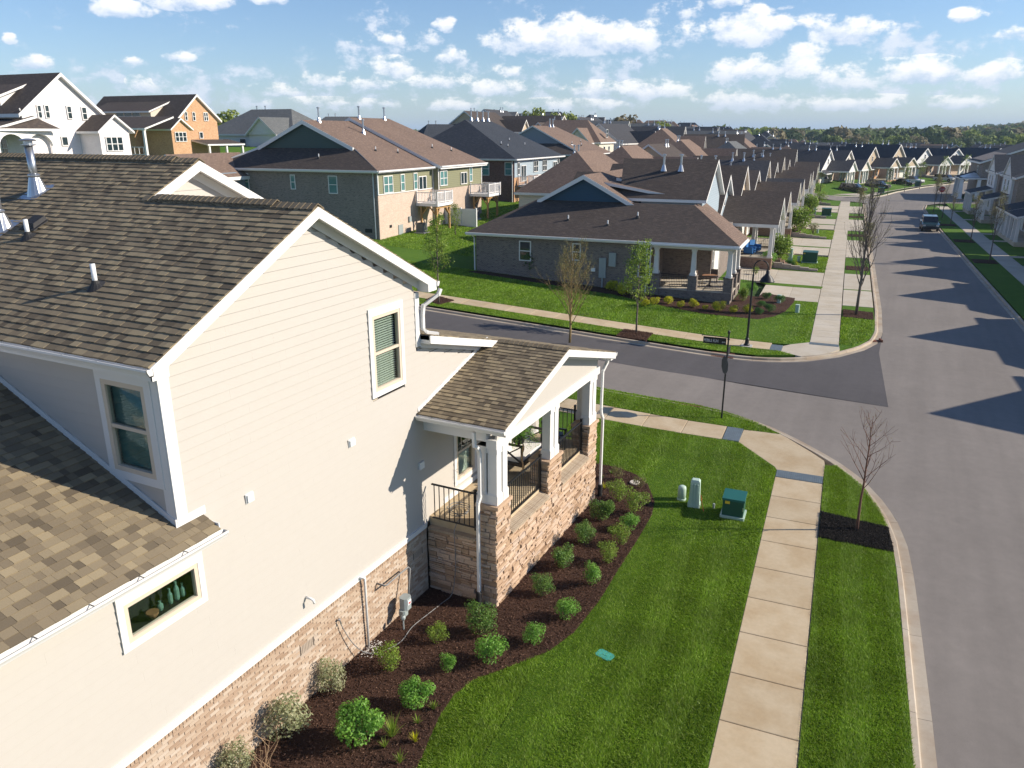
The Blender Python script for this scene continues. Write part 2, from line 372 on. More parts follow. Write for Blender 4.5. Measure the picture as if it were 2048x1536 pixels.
q = NT('tactile'); c = vary(q, (.13, .165, .19), q.noise(q.coord('World'), 6, 3), .75, 1.3); q.color(c); q.rough(.7, .3); MATS['tactile'] = q.m
# leaves
def grass_mat(name, cols):
    q = NT(name); t = q.attr('tone'); w = q.coord('World')
    c = q.ramp(t, [(i/(len(cols)-1), cols[i]) for i in range(len(cols))])
    c = vary(q, c, q.noise(w, .55, 4, .6), .36, 1.64); c = vary(q, c, q.noise(w, 3.2, 4, .65), .62, 1.4)
    q.color(c); q.rough(.55, .3); tr = q.n('ShaderNodeBsdfTranslucent'); q.L.new(vary(q, c, 1.0, 1.5, 1.5), tr.inputs[0]); mx = q.n('ShaderNodeMixShader'); mx.inputs[0].default_value = .30
    q.L.new(q.p.outputs[0], mx.inputs[1]); q.L.new(tr.outputs[0], mx.inputs[2]); q.L.new(mx.outputs[0], q.out.inputs[0]); MATS[name] = q.m
grass_mat('grass_blades', [(.085, .165, .006), (.15, .26, .012), (.23, .35, .03), (.40, .45, .13)])
leaf('leaf_dark', [(.03, .075, .018), (.07, .155, .03), (.15, .26, .045), (.28, .38, .08)])
leaf('leaf_bright', [(.045, .13, .018), (.10, .24, .03), (.18, .36, .05), (.30, .46, .09)])
leaf('leaf_yellow', [(.20, .22, .012), (.36, .37, .015), (.50, .48, .02), (.62, .58, .04)])
leaf('leaf_pale', [(.10, .13, .06), (.25, .28, .13), (.42, .42, .26), (.55, .52, .38)])
leaf('leaf_lime', [(.07, .13, .015), (.14, .22, .025), (.22, .32, .04), (.32, .40, .07)])
leaf('leaf_bud', [(.16, .13, .04), (.24, .20, .06), (.30, .26, .08)])
leaf('leaf_olive', [(.10, .10, .035), (.17, .165, .055), (.24, .22, .085)])
leaf('leaf_mid', [(.025, .06, .016), (.05, .105, .025), (.09, .16, .035)])
leaf('leaf_daylily', [(.03, .10, .02), (.06, .17, .03), (.10, .24, .04)])
leaf('wood_green', [(.06, .095, .03), (.12, .165, .05), (.19, .23, .075)], .2, .8)
leaf('wood_lime', [(.12, .165, .035), (.20, .25, .05), (.28, .32, .08)], .2, .8)
leaf('wood_brown', [(.12, .105, .06), (.19, .165, .09), (.26, .22, .13)], .2, .8)
leaf('wood_dark', [(.04, .065, .03), (.075, .11, .045), (.12, .155, .06)], .2, .8)
# ---------------------------------------------------------------- mesh helpers
class MB:
    """collects faces; build() links them as ONE mesh object"""
    def __init__(self): self.v = []; self.f = []; self.mi = []; self.tn = []; self.m = 0; self.tone = .5
    def face(self, pts, m=None, tone=None):
        i = len(self.v); self.v += [tuple(p) for p in pts]; self.f.append(tuple(range(i, i+len(pts))))
        self.mi.append(self.m if m is None else m); self.tn.append(self.tone if tone is None else tone)
    def mesh(self, V, F, m=None, tone=None):
        i = len(self.v); self.v += [tuple(p) for p in V]
        for f in F:
            self.f.append(tuple(a+i for a in f)); self.mi.append(self.m if m is None else m); self.tn.append(self.tone if tone is None else tone)
    def box(self, a, b, M=None, **k):
        x0, y0, z0 = a; x1, y1, z1 = b
        V = [Vector(p) for p in ((x0,y0,z0),(x1,y0,z0),(x1,y1,z0),(x0,y1,z0),(x0,y0,z1),(x1,y0,z1),(x1,y1,z1),(x0,y1,z1))]
        if M is not None: V = [M @ p for p in V]
        self.mesh(V, [(0,3,2,1),(4,5,6,7),(0,1,5,4),(1,2,6,5),(2,3,7,6),(3,0,4,7)], **k)
    def cbox(self, a, b, c=.01, **k):
        """box with its long edges chamfered: an octagon in plan"""
        x0, y0, z0 = a; x1, y1, z1 = b
        P = [(x0+c,y0),(x1-c,y0),(x1,y0+c),(x1,y1-c),(x1-c,y1),(x0+c,y1),(x0,y1-c),(x0,y0+c)]
        self.prism([(x, y, z0) for x, y in P], (0, 0, z1-z0), **k)
    def prism(self, poly, d, **k):
        """polygon (counter-clockwise seen against d) pushed along d"""
        n = len(poly); d = Vector(d); A = [Vector(p) for p in poly]; B = [p+d for p in A]
        self.mesh(A+B, [tuple(reversed(range(n))), tuple(range(n, 2*n))]+[(i, (i+1) % n, (i+1) % n+n, i+n) for i in range(n)], **k)
    def bar(self, a, b, w, h=None, up=(0, 0, 1), **k):
        a = Vector(a); b = Vector(b); h = h or w; d = (b-a).normalized(); u = Vector(up)
        if abs(d.dot(u)) > .95: u = Vector((1, 0, 0))
        s = d.cross(u).normalized()*w/2; u = s.cross(d).normalized()*h/2
        V = [a-s-u, a+s-u, a+s+u, a-s+u, b-s-u, b+s-u, b+s+u, b-s+u]
        self.mesh(V, [(0,1,2,3)[::-1],(4,5,6,7),(0,1,5,4),(1,2,6,5),(2,3,7,6),(3,0,4,7)], **k)
    def tube(self, pts, r, n=8, cap=True, **k):
        pts = [Vector(p) for p in pts]; rs = r if isinstance(r, (list, tuple)) else [r]*len(pts)
        V = []; F = []; ref = None
        for i, p in enumerate(pts):
            d = ((pts[i+1] if i+1 < len(pts) else p)-(pts[i-1] if i else p)).normalized()
            if ref is None: ref = Vector((1, 0, 0)) if abs(d.x) < .8 else Vector((0, 1, 0))
            a = d.cross(ref).normalized(); b = d.cross(a).normalized(); ref = b.cross(d) if False else ref
            V += [p+a*math.cos(2*PI*j/n)*rs[i]+b*math.sin(2*PI*j/n)*rs[i] for j in range(n)]
        for i in range(len(pts)-1):
            for j in range(n): F.append((i*n+j, i*n+(j+1) % n, (i+1)*n+(j+1) % n, (i+1)*n+j))
        if cap: F += [tuple(reversed(range(n))), tuple(range((len(pts)-1)*n, len(pts)*n))]
        self.mesh(V, F, **k)
    def lathe(self, prof, c=(0, 0, 0), n=16, **k):
        c = Vector(c); V = []; F = []
        for r, z in prof: V += [c+Vector((r*math.cos(2*PI*j/n), r*math.sin(2*PI*j/n), z)) for j in range(n)]
        for i in range(len(prof)-1):
            for j in range(n): F.append((i*n+j, i*n+(j+1) % n, (i+1)*n+(j+1) % n, (i+1)*n+j))
        F += [tuple(reversed(range(n))), tuple(range((len(prof)-1)*n, len(prof)*n))]
        self.mesh(V, F, **k)
    def data(self, name, mats, uv=True, smooth=False):
        me = bpy.data.meshes.new(name); me.from_pydata(self.v, [], self.f)
        for m in (mats if isinstance(mats, (list, tuple)) else [mats]): me.materials.append(MATS[m])
        nf = len(self.f)
        if nf:
            me.polygons.foreach_set('material_index', self.mi)
            at = me.attributes.new('tone', 'FLOAT', 'FACE'); at.data.foreach_set('value', self.tn)
            if uv: auto_uv(me)
            if smooth: me.polygons.foreach_set('use_smooth', [True]*nf)
        me.update(); return me
    def build(self, name, mats, parent=None, uv=True, smooth=False, **tags):
        return link(name, self.data(name, mats, uv, smooth), parent, **tags)
def auto_uv(me):
    """metres along and up each face, so patterns keep their real size"""
    n = len(me.loops); uvl = me.uv_layers.new(name='UVMap'); co = np.empty(len(me.vertices)*3); me.vertices.foreach_get('co', co); co = co.reshape(-1, 3)
    vi = np.empty(n, int); me.loops.foreach_get('vertex_index', vi)
    nf = len(me.polygons); nn = np.empty(nf*3); me.polygons.foreach_get('normal', nn); nn = nn.reshape(-1, 3)
    tot = np.empty(nf, int); me.polygons.foreach_get('loop_total', tot); N = np.repeat(nn, tot, 0)
    u = np.cross(np.array([0, 0, 1.]), N); l = np.linalg.norm(u, axis=1); flat = l < 1e-3
    u[flat] = (1, 0, 0); l[flat] = 1; u /= l[:, None]; v = np.cross(N, u); p = co[vi]
    uvl.data.foreach_set('uv', np.stack([(p*u).sum(1), (p*v).sum(1)], 1).ravel())
def link(name, data, parent=None, **tags):
    o = bpy.data.objects.new(name, data); COL.objects.link(o)
    if parent is not None: o.parent = parent
    for a, b in tags.items():
        if b is not None: o[a] = b
    return o
def thing(name, label, category, loc=(0, 0, 0), rz=0.0, group=None):
    return put(link(name, None, None, label=label, category=category, group=group), loc, rz)
def put(o, loc, rz=0.0, sc_=None):
    o.location = loc; o.rotation_euler = (0, 0, rz)
    if sc_ is not None: o.scale = (sc_,)*3 if not isinstance(sc_, tuple) else sc_
    return o
def piece(name, data, parent, loc=(0, 0, 0), rz=0.0): return put(link(name, data, parent), loc, rz)
KIDS = {}
def kids_of(o): return [c for c in COL.objects if c.parent == o]
def copy_tree(root, kids, loc, rz, label, group=None, scale=None):
    """copy a thing, its parts and their sub-parts; kids = [(part, [sub-parts])]"""
    r = root.copy(); COL.objects.link(r); put(r, loc, rz, scale); r['label'] = label
    if group: r['group'] = group
    for p, subs in kids:
        c = p.copy(); COL.objects.link(c); c.parent = r
        for q_ in subs:
            d = q_.copy(); COL.objects.link(d); d.parent = c
    return r
def tree_of(root):
    allc = {}
    for c in COL.objects:
        if c.parent: allc.setdefault(c.parent.name, []).append(c)
    return [(p, allc.get(p.name, [])) for p in allc.get(root.name, [])]
def structure(name, mb, mats, parent=None, **k): return mb.build(name, mats, parent, kind=None if parent else 'structure', **k)
def np_mesh(name, V, F, mats, tone=None, tri=3):
    """big triangle (or quad) soups straight from arrays"""
    me = bpy.data.meshes.new(name); nv, nf = len(V), len(F)
    me.vertices.add(nv); me.vertices.foreach_set('co', np.asarray(V, np.float32).ravel())
    me.loops.add(nf*tri); me.loops.foreach_set('vertex_index', np.asarray(F, np.int32).ravel())
    me.polygons.add(nf); me.polygons.foreach_set('loop_start', np.arange(0, nf*tri, tri, dtype=np.int32))
    for m in (mats if isinstance(mats, (list, tuple)) else [mats]): me.materials.append(MATS[m])
    if tone is not None:
        at = me.attributes.new('tone', 'FLOAT', 'FACE'); at.data.foreach_set('value', np.asarray(tone, np.float32))
    me.update(calc_edges=True); return me
NR = np.random.default_rng(11)
# ---------------------------------------------------------------- sheets on the land, in street coordinates
def cuts(a, b, step):
    n = max(1, int(math.ceil(abs(b-a)/step))); return [a+(b-a)*i/n for i in range(n+1)]
def strip(mb, s0, s1, t0, t1, z, step=1.0, m=None, tone=None):
    ss = cuts(s0, s1, step if s0 < -3 else 40); ts = cuts(t0, t1, step if s0 < -3 else 40)
    for i in range(len(ss)-1):
        for j in range(len(ts)-1):
            q = [(ss[i], ts[j]), (ss[i+1], ts[j]), (ss[i+1], ts[j+1]), (ss[i], ts[j+1])]
            mb.face([S(a, b, z) for a, b in q], m=m, tone=tone)
def flatpoly(mb, pts, z, m=None, skirt=0.0, tone=None):
    """a concave outline in street coordinates laid on the land, cut into triangles; skirt = edge depth"""
    bm = bmesh.new(); vs = [bm.verts.new((a, b, 0)) for a, b in pts]; f = bm.faces.new(vs)
    if f.normal.z < 0: f.normal_flip()
    bm.normal_update(); bmesh.ops.triangulate(bm, faces=bm.faces[:])
    for f in bm.faces:
        P = [v.co for v in f.verts]
        if f.normal.z < 0: P = P[::-1]
        mb.face([S(p.x, p.y, z) for p in P], m=m, tone=tone)
    bm.free()
    if skirt:
        ar = sum(pts[i][0]*pts[(i+1) % len(pts)][1]-pts[(i+1) % len(pts)][0]*pts[i][1] for i in range(len(pts)))
        pp = pts if ar > 0 else pts[::-1]
        for i in range(len(pp)):
            a, b = pp[i], pp[(i+1) % len(pp)]
            mb.face([S(*a, z-skirt), S(*b, z-skirt), S(*b, z), S(*a, z)], m=m, tone=tone)
def arc(c, r, a0, a1, n=10): return [(c[0]+r*math.cos(math.radians(a0+(a1-a0)*i/n)), c[1]+r*math.sin(math.radians(a0+(a1-a0)*i/n))) for i in range(n+1)]
def inside(poly, P):
    """which of the points P (n,2) lie in the outline"""
    x, y = P[:, 0], P[:, 1]; r = np.zeros(len(P), bool); n = len(poly)
    for i in range(n):
        (x0, y0), (x1, y1) = poly[i], poly[(i+1) % n]
        if y0 == y1: continue
        c = ((y0 > y) != (y1 > y)) & (x < (x1-x0)*(y-y0)/(y1-y0)+x0); r ^= c
    return r
# ---------------------------------------------------------------- foliage
def leaf_soup(P, D, size, tone, mat, name, droop=.3, aspect=.55):
    """one folded leaf (two triangles) at each P, facing about D"""
    n = len(P); D = D+NR.normal(0, .55, (n, 3)); D /= np.linalg.norm(D, axis=1)[:, None]+1e-9
    a = NR.normal(0, 1, (n, 3)); a[:, 2] -= droop; a -= (a*D).sum(1)[:, None]*D; a /= np.linalg.norm(a, axis=1)[:, None]+1e-9
    b = np.cross(D, a); L = (size*NR.uniform(.65, 1.3, n))[:, None]; W = L*aspect
    V = np.stack([P-a*L*.5, P+b*W*.5+D*L*.06, P+a*L*.5, P-b*W*.5+D*L*.06], 1).reshape(-1, 3)
    i = np.arange(n)*4; F = np.concatenate([np.stack([i, i+1, i+2], 1), np.stack([i, i+2, i+3], 1)])
    return np_mesh(name, V, F, mat, np.concatenate([tone, tone]))
def clump_points(n, blobs, fill=.5):
    """points in and on a heap of ellipsoids (x,y,z,rx,ry,rz)"""
    w = np.array([b[3]*b[4]+b[4]*b[5] for b in blobs]); k = NR.choice(len(blobs), n, p=w/w.sum()); B = np.array(blobs)[k]
    d = NR.normal(0, 1, (n, 3)); d /= np.linalg.norm(d, axis=1)[:, None]; r = 1-fill*NR.random(n)**1.7
    return B[:, :3]+d*B[:, 3:]*r[:, None], d, r
def tones(P, r, lo=0.1, hi=.9):
    t = .5+.33*np.sin(P[:, 0]*9+P[:, 1]*7+1.3)*np.sin(P[:, 2]*8+P[:, 1]*5); return np.clip(.5*t+.5*NR.random(len(P)), 0, 1)*(hi-lo)+lo
# ---------------------------------------------------------------- base land
KZ = .11                                     # the street lies this much below the lawns
mb = MB()
ax = sorted(set([-900, -600, -400, -300, -230, -180, -150, -130]+list(range(-120, 60, 4))+[64, 80, 110, 150, 220, 330, 500, 800, 1300, 2200, 4000, 7000, -1500, -2600, -5000]))
at_ = sorted(set([-60, -40, -24]+list(range(-12, 76, 3))+list(range(78, 180, 6))+[190, 215, 250, 300, 380, 480, 620, 800, 1000, 1300, 1800, 2600, 4000, 6500, 9000]))
idx = {}
for a in ax:
    for b in at_: idx[a, b] = len(mb.v); mb.v.append(tuple(S(a, b, -.28)))
for i in range(len(ax)-1):
    for j in range(len(at_)-1):
        mb.f.append((idx[ax[i], at_[j]], idx[ax[i+1], at_[j]], idx[ax[i+1], at_[j+1]], idx[ax[i], at_[j+1]])); mb.mi.append(0); mb.tn.append(.5)
structure('ground', mb, 'field')

# ---------------------------------------------------------------- streets
NEAR_KERB = [(2.82, 13.5), (2.84, 15), (2.86, 18.4), (2.86, 20.7), (2.8, 22.5), (2.58, 24.1), (2.22, 25.4), (1.7, 26.75), (1.06, 27.85), (0.31, 28.8), (-0.5, 29.7), (-1.4, 30.6), (-2.4, 31.3), (-3.5, 31.82)]      # outer edge of the gutter round our corner, from the right round to the left
NE_KERB = [(3.02, 53.5), (2.93, 49.2), (2.62, 46.8), (1.91, 44.9), (0.66, 42.9), (-0.93, 41.3), (-2.3, 40.58), (-3.73, 40.28)]
road = [(10.68, -30), (10.68, 108), (10.9, 128), (11.1, 138), (12.0, 146), (14.5, 150.5), (20, 151.8), (60, 151.8), (60, 157.5), (22, 157.5), (18.5, 162), (19.5, 172), (24, 190), (34, 215),
        (26, 219), (15.5, 195), (9.5, 177), (6.6, 165), (4.4, 159.6), (0, 158.6), (-60, 158.6), (-60, 150.6), (-1.5, 150.6), (1.4, 149.2), (2.9, 146.5), (3.08, 140), (3.08, 56)] + NE_KERB + [(-5, 40.25), (-5, 32.1)] + NEAR_KERB[::-1] + [(2.8, 10), (2.8, -30)]
mb = MB(); flatpoly(mb, road, -KZ)
strip(mb, -60, -5, 32.1, 40.25, -KZ, 2.0)
structure('road', mb, 'asphalt_old')
mb = MB(); flatpoly(mb, [(2.75, 35.26), (2.62, 44.6)]+[(a, b-.12) for a, b in NE_KERB[1:]]+[(-5, 40.15), (-5, 36.35)], -KZ+.006)
strip(mb, -60, -5, 36.35, 40.15, -KZ+.006, 1.0)
structure('road_patch', mb, 'asphalt_new')

# lawns: turf slabs that end in a cut edge against paving, beds and kerbs
def lawn(pts=None, mat='lawn_soil', rects=()):
    mb = MB()
    if pts: flatpoly(mb, pts, 0, skirt=.3)
    for r_ in rects: strip(mb, *r_, 0, 1.0)
    return structure('lawn', mb, mat)
STRIP2 = [(.42, -8), (2.4, -8), (2.41, 20), (2.40, 21.7), (2.30, 23.28), (2.12, 24.38), (1.65, 26.02), (.82, 27.49), (.44, 27.3)]
YARD = [(-40, -6), (-1.1, -6), (-1.1, 26.3), (-1.17, 26.54), (-2.63, 28.33), (-5, 28.38), (-5, 28.4), (-40, 28.4)]
lawn(STRIP2); mb = MB(); flatpoly(mb, [p for p in YARD if p[0] > -6]+[(-5, -6)], 0, skirt=.3); strip(mb, -40, -5, -6, 28.4, 0, 1.0); structure('lawn', mb, 'lawn_soil')
STRIP1 = [(-1.24, 29.86), (-2.4, 30.95), (-3.58, 31.62), (-5, 32.0), (-5, 29.92), (-3.2, 29.9), (-2.6, 29.78)]
mb = MB(); flatpoly(mb, STRIP1, 0, skirt=.3); strip(mb, -60, -5, 29.92, 32.0, 0, 1.0); structure('lawn', mb, 'lawn_soil')
mb = MB(); strip(mb, -60, -3.4, 41.12, 42.55, 0, 1.0); flatpoly(mb, [(-3.4, 42.55), (-3.4, 41.15), (-1.48, 42.0), (-2.2, 42.35)], 0, skirt=.3); structure('lawn', mb, 'lawn_far')
mb = MB(); strip(mb, -60, -6, 44.1, 58, 0, 1.5); flatpoly(mb, [(-6, 44.1), (-2.3, 44.1), (-1.9, 44.25), (-.92, 45.1), (-.92, 56.7), (-6, 56.7)], 0, skirt=.3); structure('lawn', mb, 'lawn_far')
mb = MB(); strip(mb, -120, -6, 58, 150, 0, 3.0); structure('lawn', mb, 'lawn_far')
for a, b in ((69.6, 79), (92.7, 101.8), (115.8, 125.2), (138.6, 149)):
    mb = MB(); flatpoly(mb, [(-6, a), (-.9, a), (-.75, b), (-6, b)], 0, skirt=.3); structure('lawn', mb, 'lawn_far')
for a, b in ((62.0, 63.0), (85.4, 86.1), (108.0, 108.7), (130.4, 131)):
    mb = MB(); flatpoly(mb, [(-4.6, a), (-.9, a), (-.8, b), (-5.4, b)], .012, skirt=.1); structure('lawn', mb, 'lawn_far')
    mb = MB(); flatpoly(mb, [(.65, a), (2.55, a), (2.55, b), (.65, b)], .012, skirt=.1); structure('lawn', mb, 'lawn_far')
for a, b in ((45.1, 56.3), (70, 79.5), (93, 102), (116, 125), (138, 146)):
    c = [(.62, a), (.64, b), (2.56, b), (2.57, max(a, 50))]
    if a < 46: c += [(2.25, 47.4), (1.3, 45.1), (.66, 44.2)]
    mb = MB(); flatpoly(mb, c, 0, skirt=.3); structure('lawn', mb, 'lawn_far')
mb = MB(); flatpoly(mb, [(11.25, -10), (13.3, -10), (13.4, 100), (13.55, 125), (13.7, 141), (12.6, 142), (11.6, 138.5), (11.3, 126), (11.25, 108)], 0, skirt=.3); structure('lawn', mb, 'lawn_far')
mb = MB(); flatpoly(mb, [(14.9, -10), (40, -10), (40, 150.5), (15.5, 150.5), (15.3, 141), (15.1, 120)], 0, skirt=.3); structure('lawn', mb, 'lawn_far')
mb = MB(); flatpoly(mb, [(20.2, 159), (60, 159), (60, 226), (36.3, 216), (26.2, 190), (21.4, 172)], 0, skirt=.3); structure('lawn', mb, 'lawn_far')

# kerb and gutter: each cast length a piece of its own, with a joint between
def kerb(path, left=True, cut=3.05, zoff=0.0, mat='kerb_concrete', label=None):
    """path = outer edge of the gutter pan; the kerb stands on its left"""
    root = link('kerb', None, None, kind='structure')
    P = [Vector((a, b)) for a, b in path]; L = [0]
    for i in range(1, len(P)): L.append(L[-1]+(P[i]-P[i-1]).length)
    def pt(d):
        d = min(max(d, 0), L[-1]); i = max(1, min(len(P)-1, next((k for k in range(len(L)) if L[k] >= d), len(L)-1)))
        f = (d-L[i-1])/max(1e-6, L[i]-L[i-1]); return P[i-1].lerp(P[i], f)
    def nrm(d):
        t = (pt(d+.25)-pt(d-.25)).normalized(); v = Vector((-t.y, t.x)); return v if left else -v
    prof = [(0, -KZ-.02), (0, -KZ+.012), (.26, -KZ-.004), (.285, -.02), (.31, .004), (.425, .010), (.44, -.01), (.44, -KZ-.1)]
    n = max(1, round(L[-1]/cut))
    for k in range(n):
        a, b = L[-1]*k/n+.006, L[-1]*(k+1)/n-.006; m = 5; mb = MB(); rings = []
        for i in range(m):
            d = a+(b-a)*i/(m-1); c = pt(d); v = nrm(d); rings.append([S(c.x+v.x*o, c.y+v.y*o, z+zoff) for o, z in prof])
        V = [p for r_ in rings for p in r_]; q = len(prof)
        fl = [tuple(i*q+j for j in ()) for i in ()]
        for i in range(m-1):
            for j in range(q-1):
                f = (i*q+j, i*q+j+1, (i+1)*q+j+1, (i+1)*q+j); fl.append(f if not left else f[::-1])
        e0 = tuple(range(q)); e1 = tuple(range((m-1)*q, m*q)); fl += [e0 if left else e0[::-1], e1[::-1] if left else e1]
        mb.mesh(V, fl); mb.build('kerb_length', mat, root)
    return root
kerb([(2.8, 6), (2.8, 12)]+[p for p in NEAR_KERB[:-1]]+[NEAR_KERB[-1], (-5, 32.1)])
kerb([(-5, 32.1), (-22, 32.1), (-40, 32.1)])
kerb([(-40, 40.25), (-12, 40.25), (-5, 40.25)]+NE_KERB[::-1]+[(3.08, 56), (3.08, 144)])
kerb([(11.9, 145.6), (11.1, 138), (10.9, 128), (10.68, 108), (10.68, 40)], cut=6)
kerb([(10.68, 40), (10.68, 4)])
kerb([(-30, 158.6), (0, 158.6), (4.4, 159.6), (6.6, 165), (9.5, 177), (15.5, 195), (26, 219)], cut=6, mat='concrete_pale')
kerb([(34, 215), (24, 190), (19.5, 172), (18.5, 162), (22, 157.5), (40, 157.5)], cut=6)

# pavements: every slab a piece
SLAB = {}
def slab_mesh(w, l, mat):
    k = (round(w, 2), round(l, 2), mat)
    if k not in SLAB:
        g = .007; mb = MB(); c = .012
        P = lambda e, z: [(g+e, g+e, z), (w-g-e, g+e, z), (w-g-e, l-g-e, z), (g+e, l-g-e, z)]
        V = P(0, -.12)+P(0, -.004)+P(c, .004); F = [(8, 9, 10, 11)]
        for i in range(4): F += [(i, (i+1) % 4, (i+1) % 4+4, i+4), (i+4, (i+1) % 4+4, (i+1) % 4+8, i+8)]
        mb.mesh(V, F); SLAB[k] = mb.data('slab', mat)
    return SLAB[k]
def walk(slabs, mat='concrete', bed=None):
    """slabs = [(s, t, width, length)]: each follows the slope under it"""
    root = link('sidewalk', None, None, kind='structure')
    for (a, b, w, l) in slabs:
        o = link('slab', slab_mesh(w, l, mat), root); o.location = S(a, b, .002)
        dz = land(a+w, b)-land(a, b); dy = land(a, b+l)-land(a, b); o.rotation_euler = (math.atan2(dy, l), -math.atan2(dz, w), SA)
    if bed:
        mb = MB()
        for r_ in bed: strip(mb, *r_, -.03, 1.0)
        mb.build('joint_sand', 'mortar', root)
    return root
w1 = walk([(-1.1, 25.68-1.555*(k+1), 1.51, 1.55) for k in range(15)], bed=[(-1.12, .43, 0, 25.7)])
walk([(-3.28-1.55*(k+1), 28.42, 1.55, 1.47) for k in range(16)], bed=[(-30, -3.3, 28.4, 29.9)])
walk([(-2.83-1.55*(k+1), 42.58, 1.55, 1.5) for k in range(22)], bed=[(-38, -2.85, 42.56, 44.1)])
walk([(-.91+.0017*max(0, 1.55*k-20), 45.15+1.555*k, 1.5, 1.55) for k in range(66)], 'concrete_pale', bed=[(-.9, .6, 45.1, 148)])
walk([(13.38+.002*max(0, 1.55*k-50), 2+1.555*k, 1.6, 1.55) for k in range(91)], 'concrete_pale', bed=[(13.4, 15, 2, 143)])
# corner landings
def landing(pts, mat): mb = MB(); flatpoly(mb, pts, .003, skirt=.15); return structure('sidewalk_landing', mb, mat)
landing([(-2.64, 28.4), (-2.62, 29.78), (-1.22, 29.86)]+[(a+.0, b) for a, b in [(-0.62, 29.1), (-0.07, 28.42), (0.4, 27.75)]]+[(.44, 27.28), (.42, 26.32), (-1.1, 26.32), (-1.18, 26.55)], 'concrete')
landing([(-2.22, 43.65), (-2.22, 42.42), (-1.48, 42.0)]+[(-1.2, 41.85), (-0.4, 42.5), (0.25, 43.3)]+[(.66, 44.15), (.6, 45.1), (-.91, 45.08), (-1.85, 44.2)], 'concrete_pale')
# ribbed warning plates set in the walk
def tactile(s0, s1, t0, t1, along):
    mb = MB(); mb.prism([(0, 0, -.05), (s1-s0, 0, -.05), (s1-s0, t1-t0, -.05), (0, t1-t0, -.05)], (0, 0, .056))
    n = 22 if along == 's' else 10; L_ = (s1-s0) if along == 's' else (t1-t0)
    n = int(L_/.068)
    for i in range(n):
        c = (i+.5)*L_/n
        if along == 's': mb.box((c-.017, .03, .006), (c+.017, t1-t0-.03, .014))
        else: mb.box((.03, c-.017, .006), (s1-s0-.03, c+.017, .014))
    o = mb.build('warning_plate', 'tactile', None, kind='structure'); o.location = S(s0, t0, .004); o.rotation_euler = (0, 0, SA)
tactile(-1.09, .41, 25.69, 26.3, 's'); tactile(-3.26, -2.64, 28.43, 29.86, 's'); tactile(-2.83, -2.23, 42.5, 43.75, 's'); tactile(-.91, .6, 44.62, 45.1, 's')
# driveways of the row across the side street, and their aprons to the kerb
for i, (a, b, s0) in enumerate(((56.75, 61.95, -4.9), (63.05, 69.5, -8.2), (80.1, 85.4, -6.0), (86.15, 92.6, -6.9), (102.9, 107.9, -6.0), (108.75, 115.7, -7.2), (126.2, 130.4, -6.2), (131, 137.4, -7))):
    root = link('driveway', None, None, kind='structure')
    c = (s0-.9)/2
    for x0, x1 in ((s0, c), (c, -.93)):
        o = link('slab', slab_mesh(x1-x0, b-a, 'concrete_pale'), root); o.location = S(x0, a, .008); o.rotation_euler = (0, -math.atan2(land(x1, a)-land(x0, a), x1-x0), SA)
    o = link('slab', slab_mesh(1.93, b-a+.8, 'concrete_pale'), root); o.location = S(.63, a-.4, .008); o.rotation_euler = (0, 0, SA)
# mulch beds
def bed(pts, mat, chips, cm, n, hump=.05):
    mb = MB(); flatpoly(mb, pts, .035, skirt=.1); structure('mulch_bed', mb, mat)
    lo = np.min(pts, 0); hi = np.max(pts, 0); Q = NR.uniform(lo, hi, (n, 2)); Q = Q[inside(pts, Q)]; m = len(Q)
    base = np.array([tuple(S(a, b, .04)) for a, b in Q]); d = NR.normal(0, 1, (m, 3)); d[:, 2] *= .4; d /= np.linalg.norm(d, axis=1)[:, None]
    e = NR.normal(0, 1, (m, 3)); e -= (e*d).sum(1)[:, None]*d; e /= np.linalg.norm(e, axis=1)[:, None]; u = np.cross(d, e)
    L_ = NR.uniform(.012, .042, m)[:, None]; w = NR.uniform(.004, .011, m)[:, None]; base[:, 2] += NR.uniform(0, .03, m)
    V = np.stack([base-d*L_-e*w, base-d*L_+e*w, base+d*L_, base+u*w*1.6], 1).reshape(-1, 3); i = np.arange(m)*4
    F = np.concatenate([np.stack(x, 1) for x in ((i, i+1, i+2), (i, i+3, i+1), (i+1, i+3, i+2), (i+2, i+3, i))]); tn = np.tile(NR.random(m)**1.3, 4)
    link('mulch', np_mesh('mulch', V, F, cm, tn), None, kind='stuff')
MAIN_BED = [(-5.95, 5), (-5.98, 9.0), (-6.02, 9.82), (-6.13, 10.4), (-6.25, 11.1), (-6.28, 11.8), (-6.1, 12.4), (-5.62, 13.01), (-4.95, 13.9), (-4.64, 14.8), (-4.47, 16.3), (-4.42, 17.9), (-4.34, 19.65), (-4.31, 21.23), (-4.43, 22.17), (-4.91, 23.31), (-5.47, 23.94), (-6.21, 24.24), (-6.83, 24.29), (-8.6, 24.2), (-10.2, 24.0), (-10.2, 5)]
bed(MAIN_BED, 'mulch_soil', 1, 'mulch', 52000)
bed([(.44, 21.77), (2.40, 21.69), (2.31, 23.2), (.44, 23.49)], 'mulch_soil_black', 1, 'mulch_black', 7000)
bed([tuple(p) for p in [(-10.88, 42.6), (-9.2, 42.65), (-9.2, 40.85), (-10.9, 40.83)]], 'mulch_soil', 1, 'mulch', 3000)
bed([tuple(p) for p in [(-23.78, 43.69), (-22.09, 43.13), (-22.32, 41.56), (-23.62, 42.08)]], 'mulch_soil', 1, 'mulch', 2500)
B_BED = [(-10.69, 50.04), (-9.34, 49.64), (-7.52, 49.34), (-5.84, 49.52), (-4.18, 49.55), (-3.31, 50.87), (-2.78, 52.62), (-2.45, 56.03), (-2.48, 57.48), (-3.45, 57.88), (-4.74, 58.56), (-4.9, 56.7), (-6.3, 57.0), (-6.4, 52.9), (-25, 52.9), (-25.5, 52.0), (-14, 51.2)]
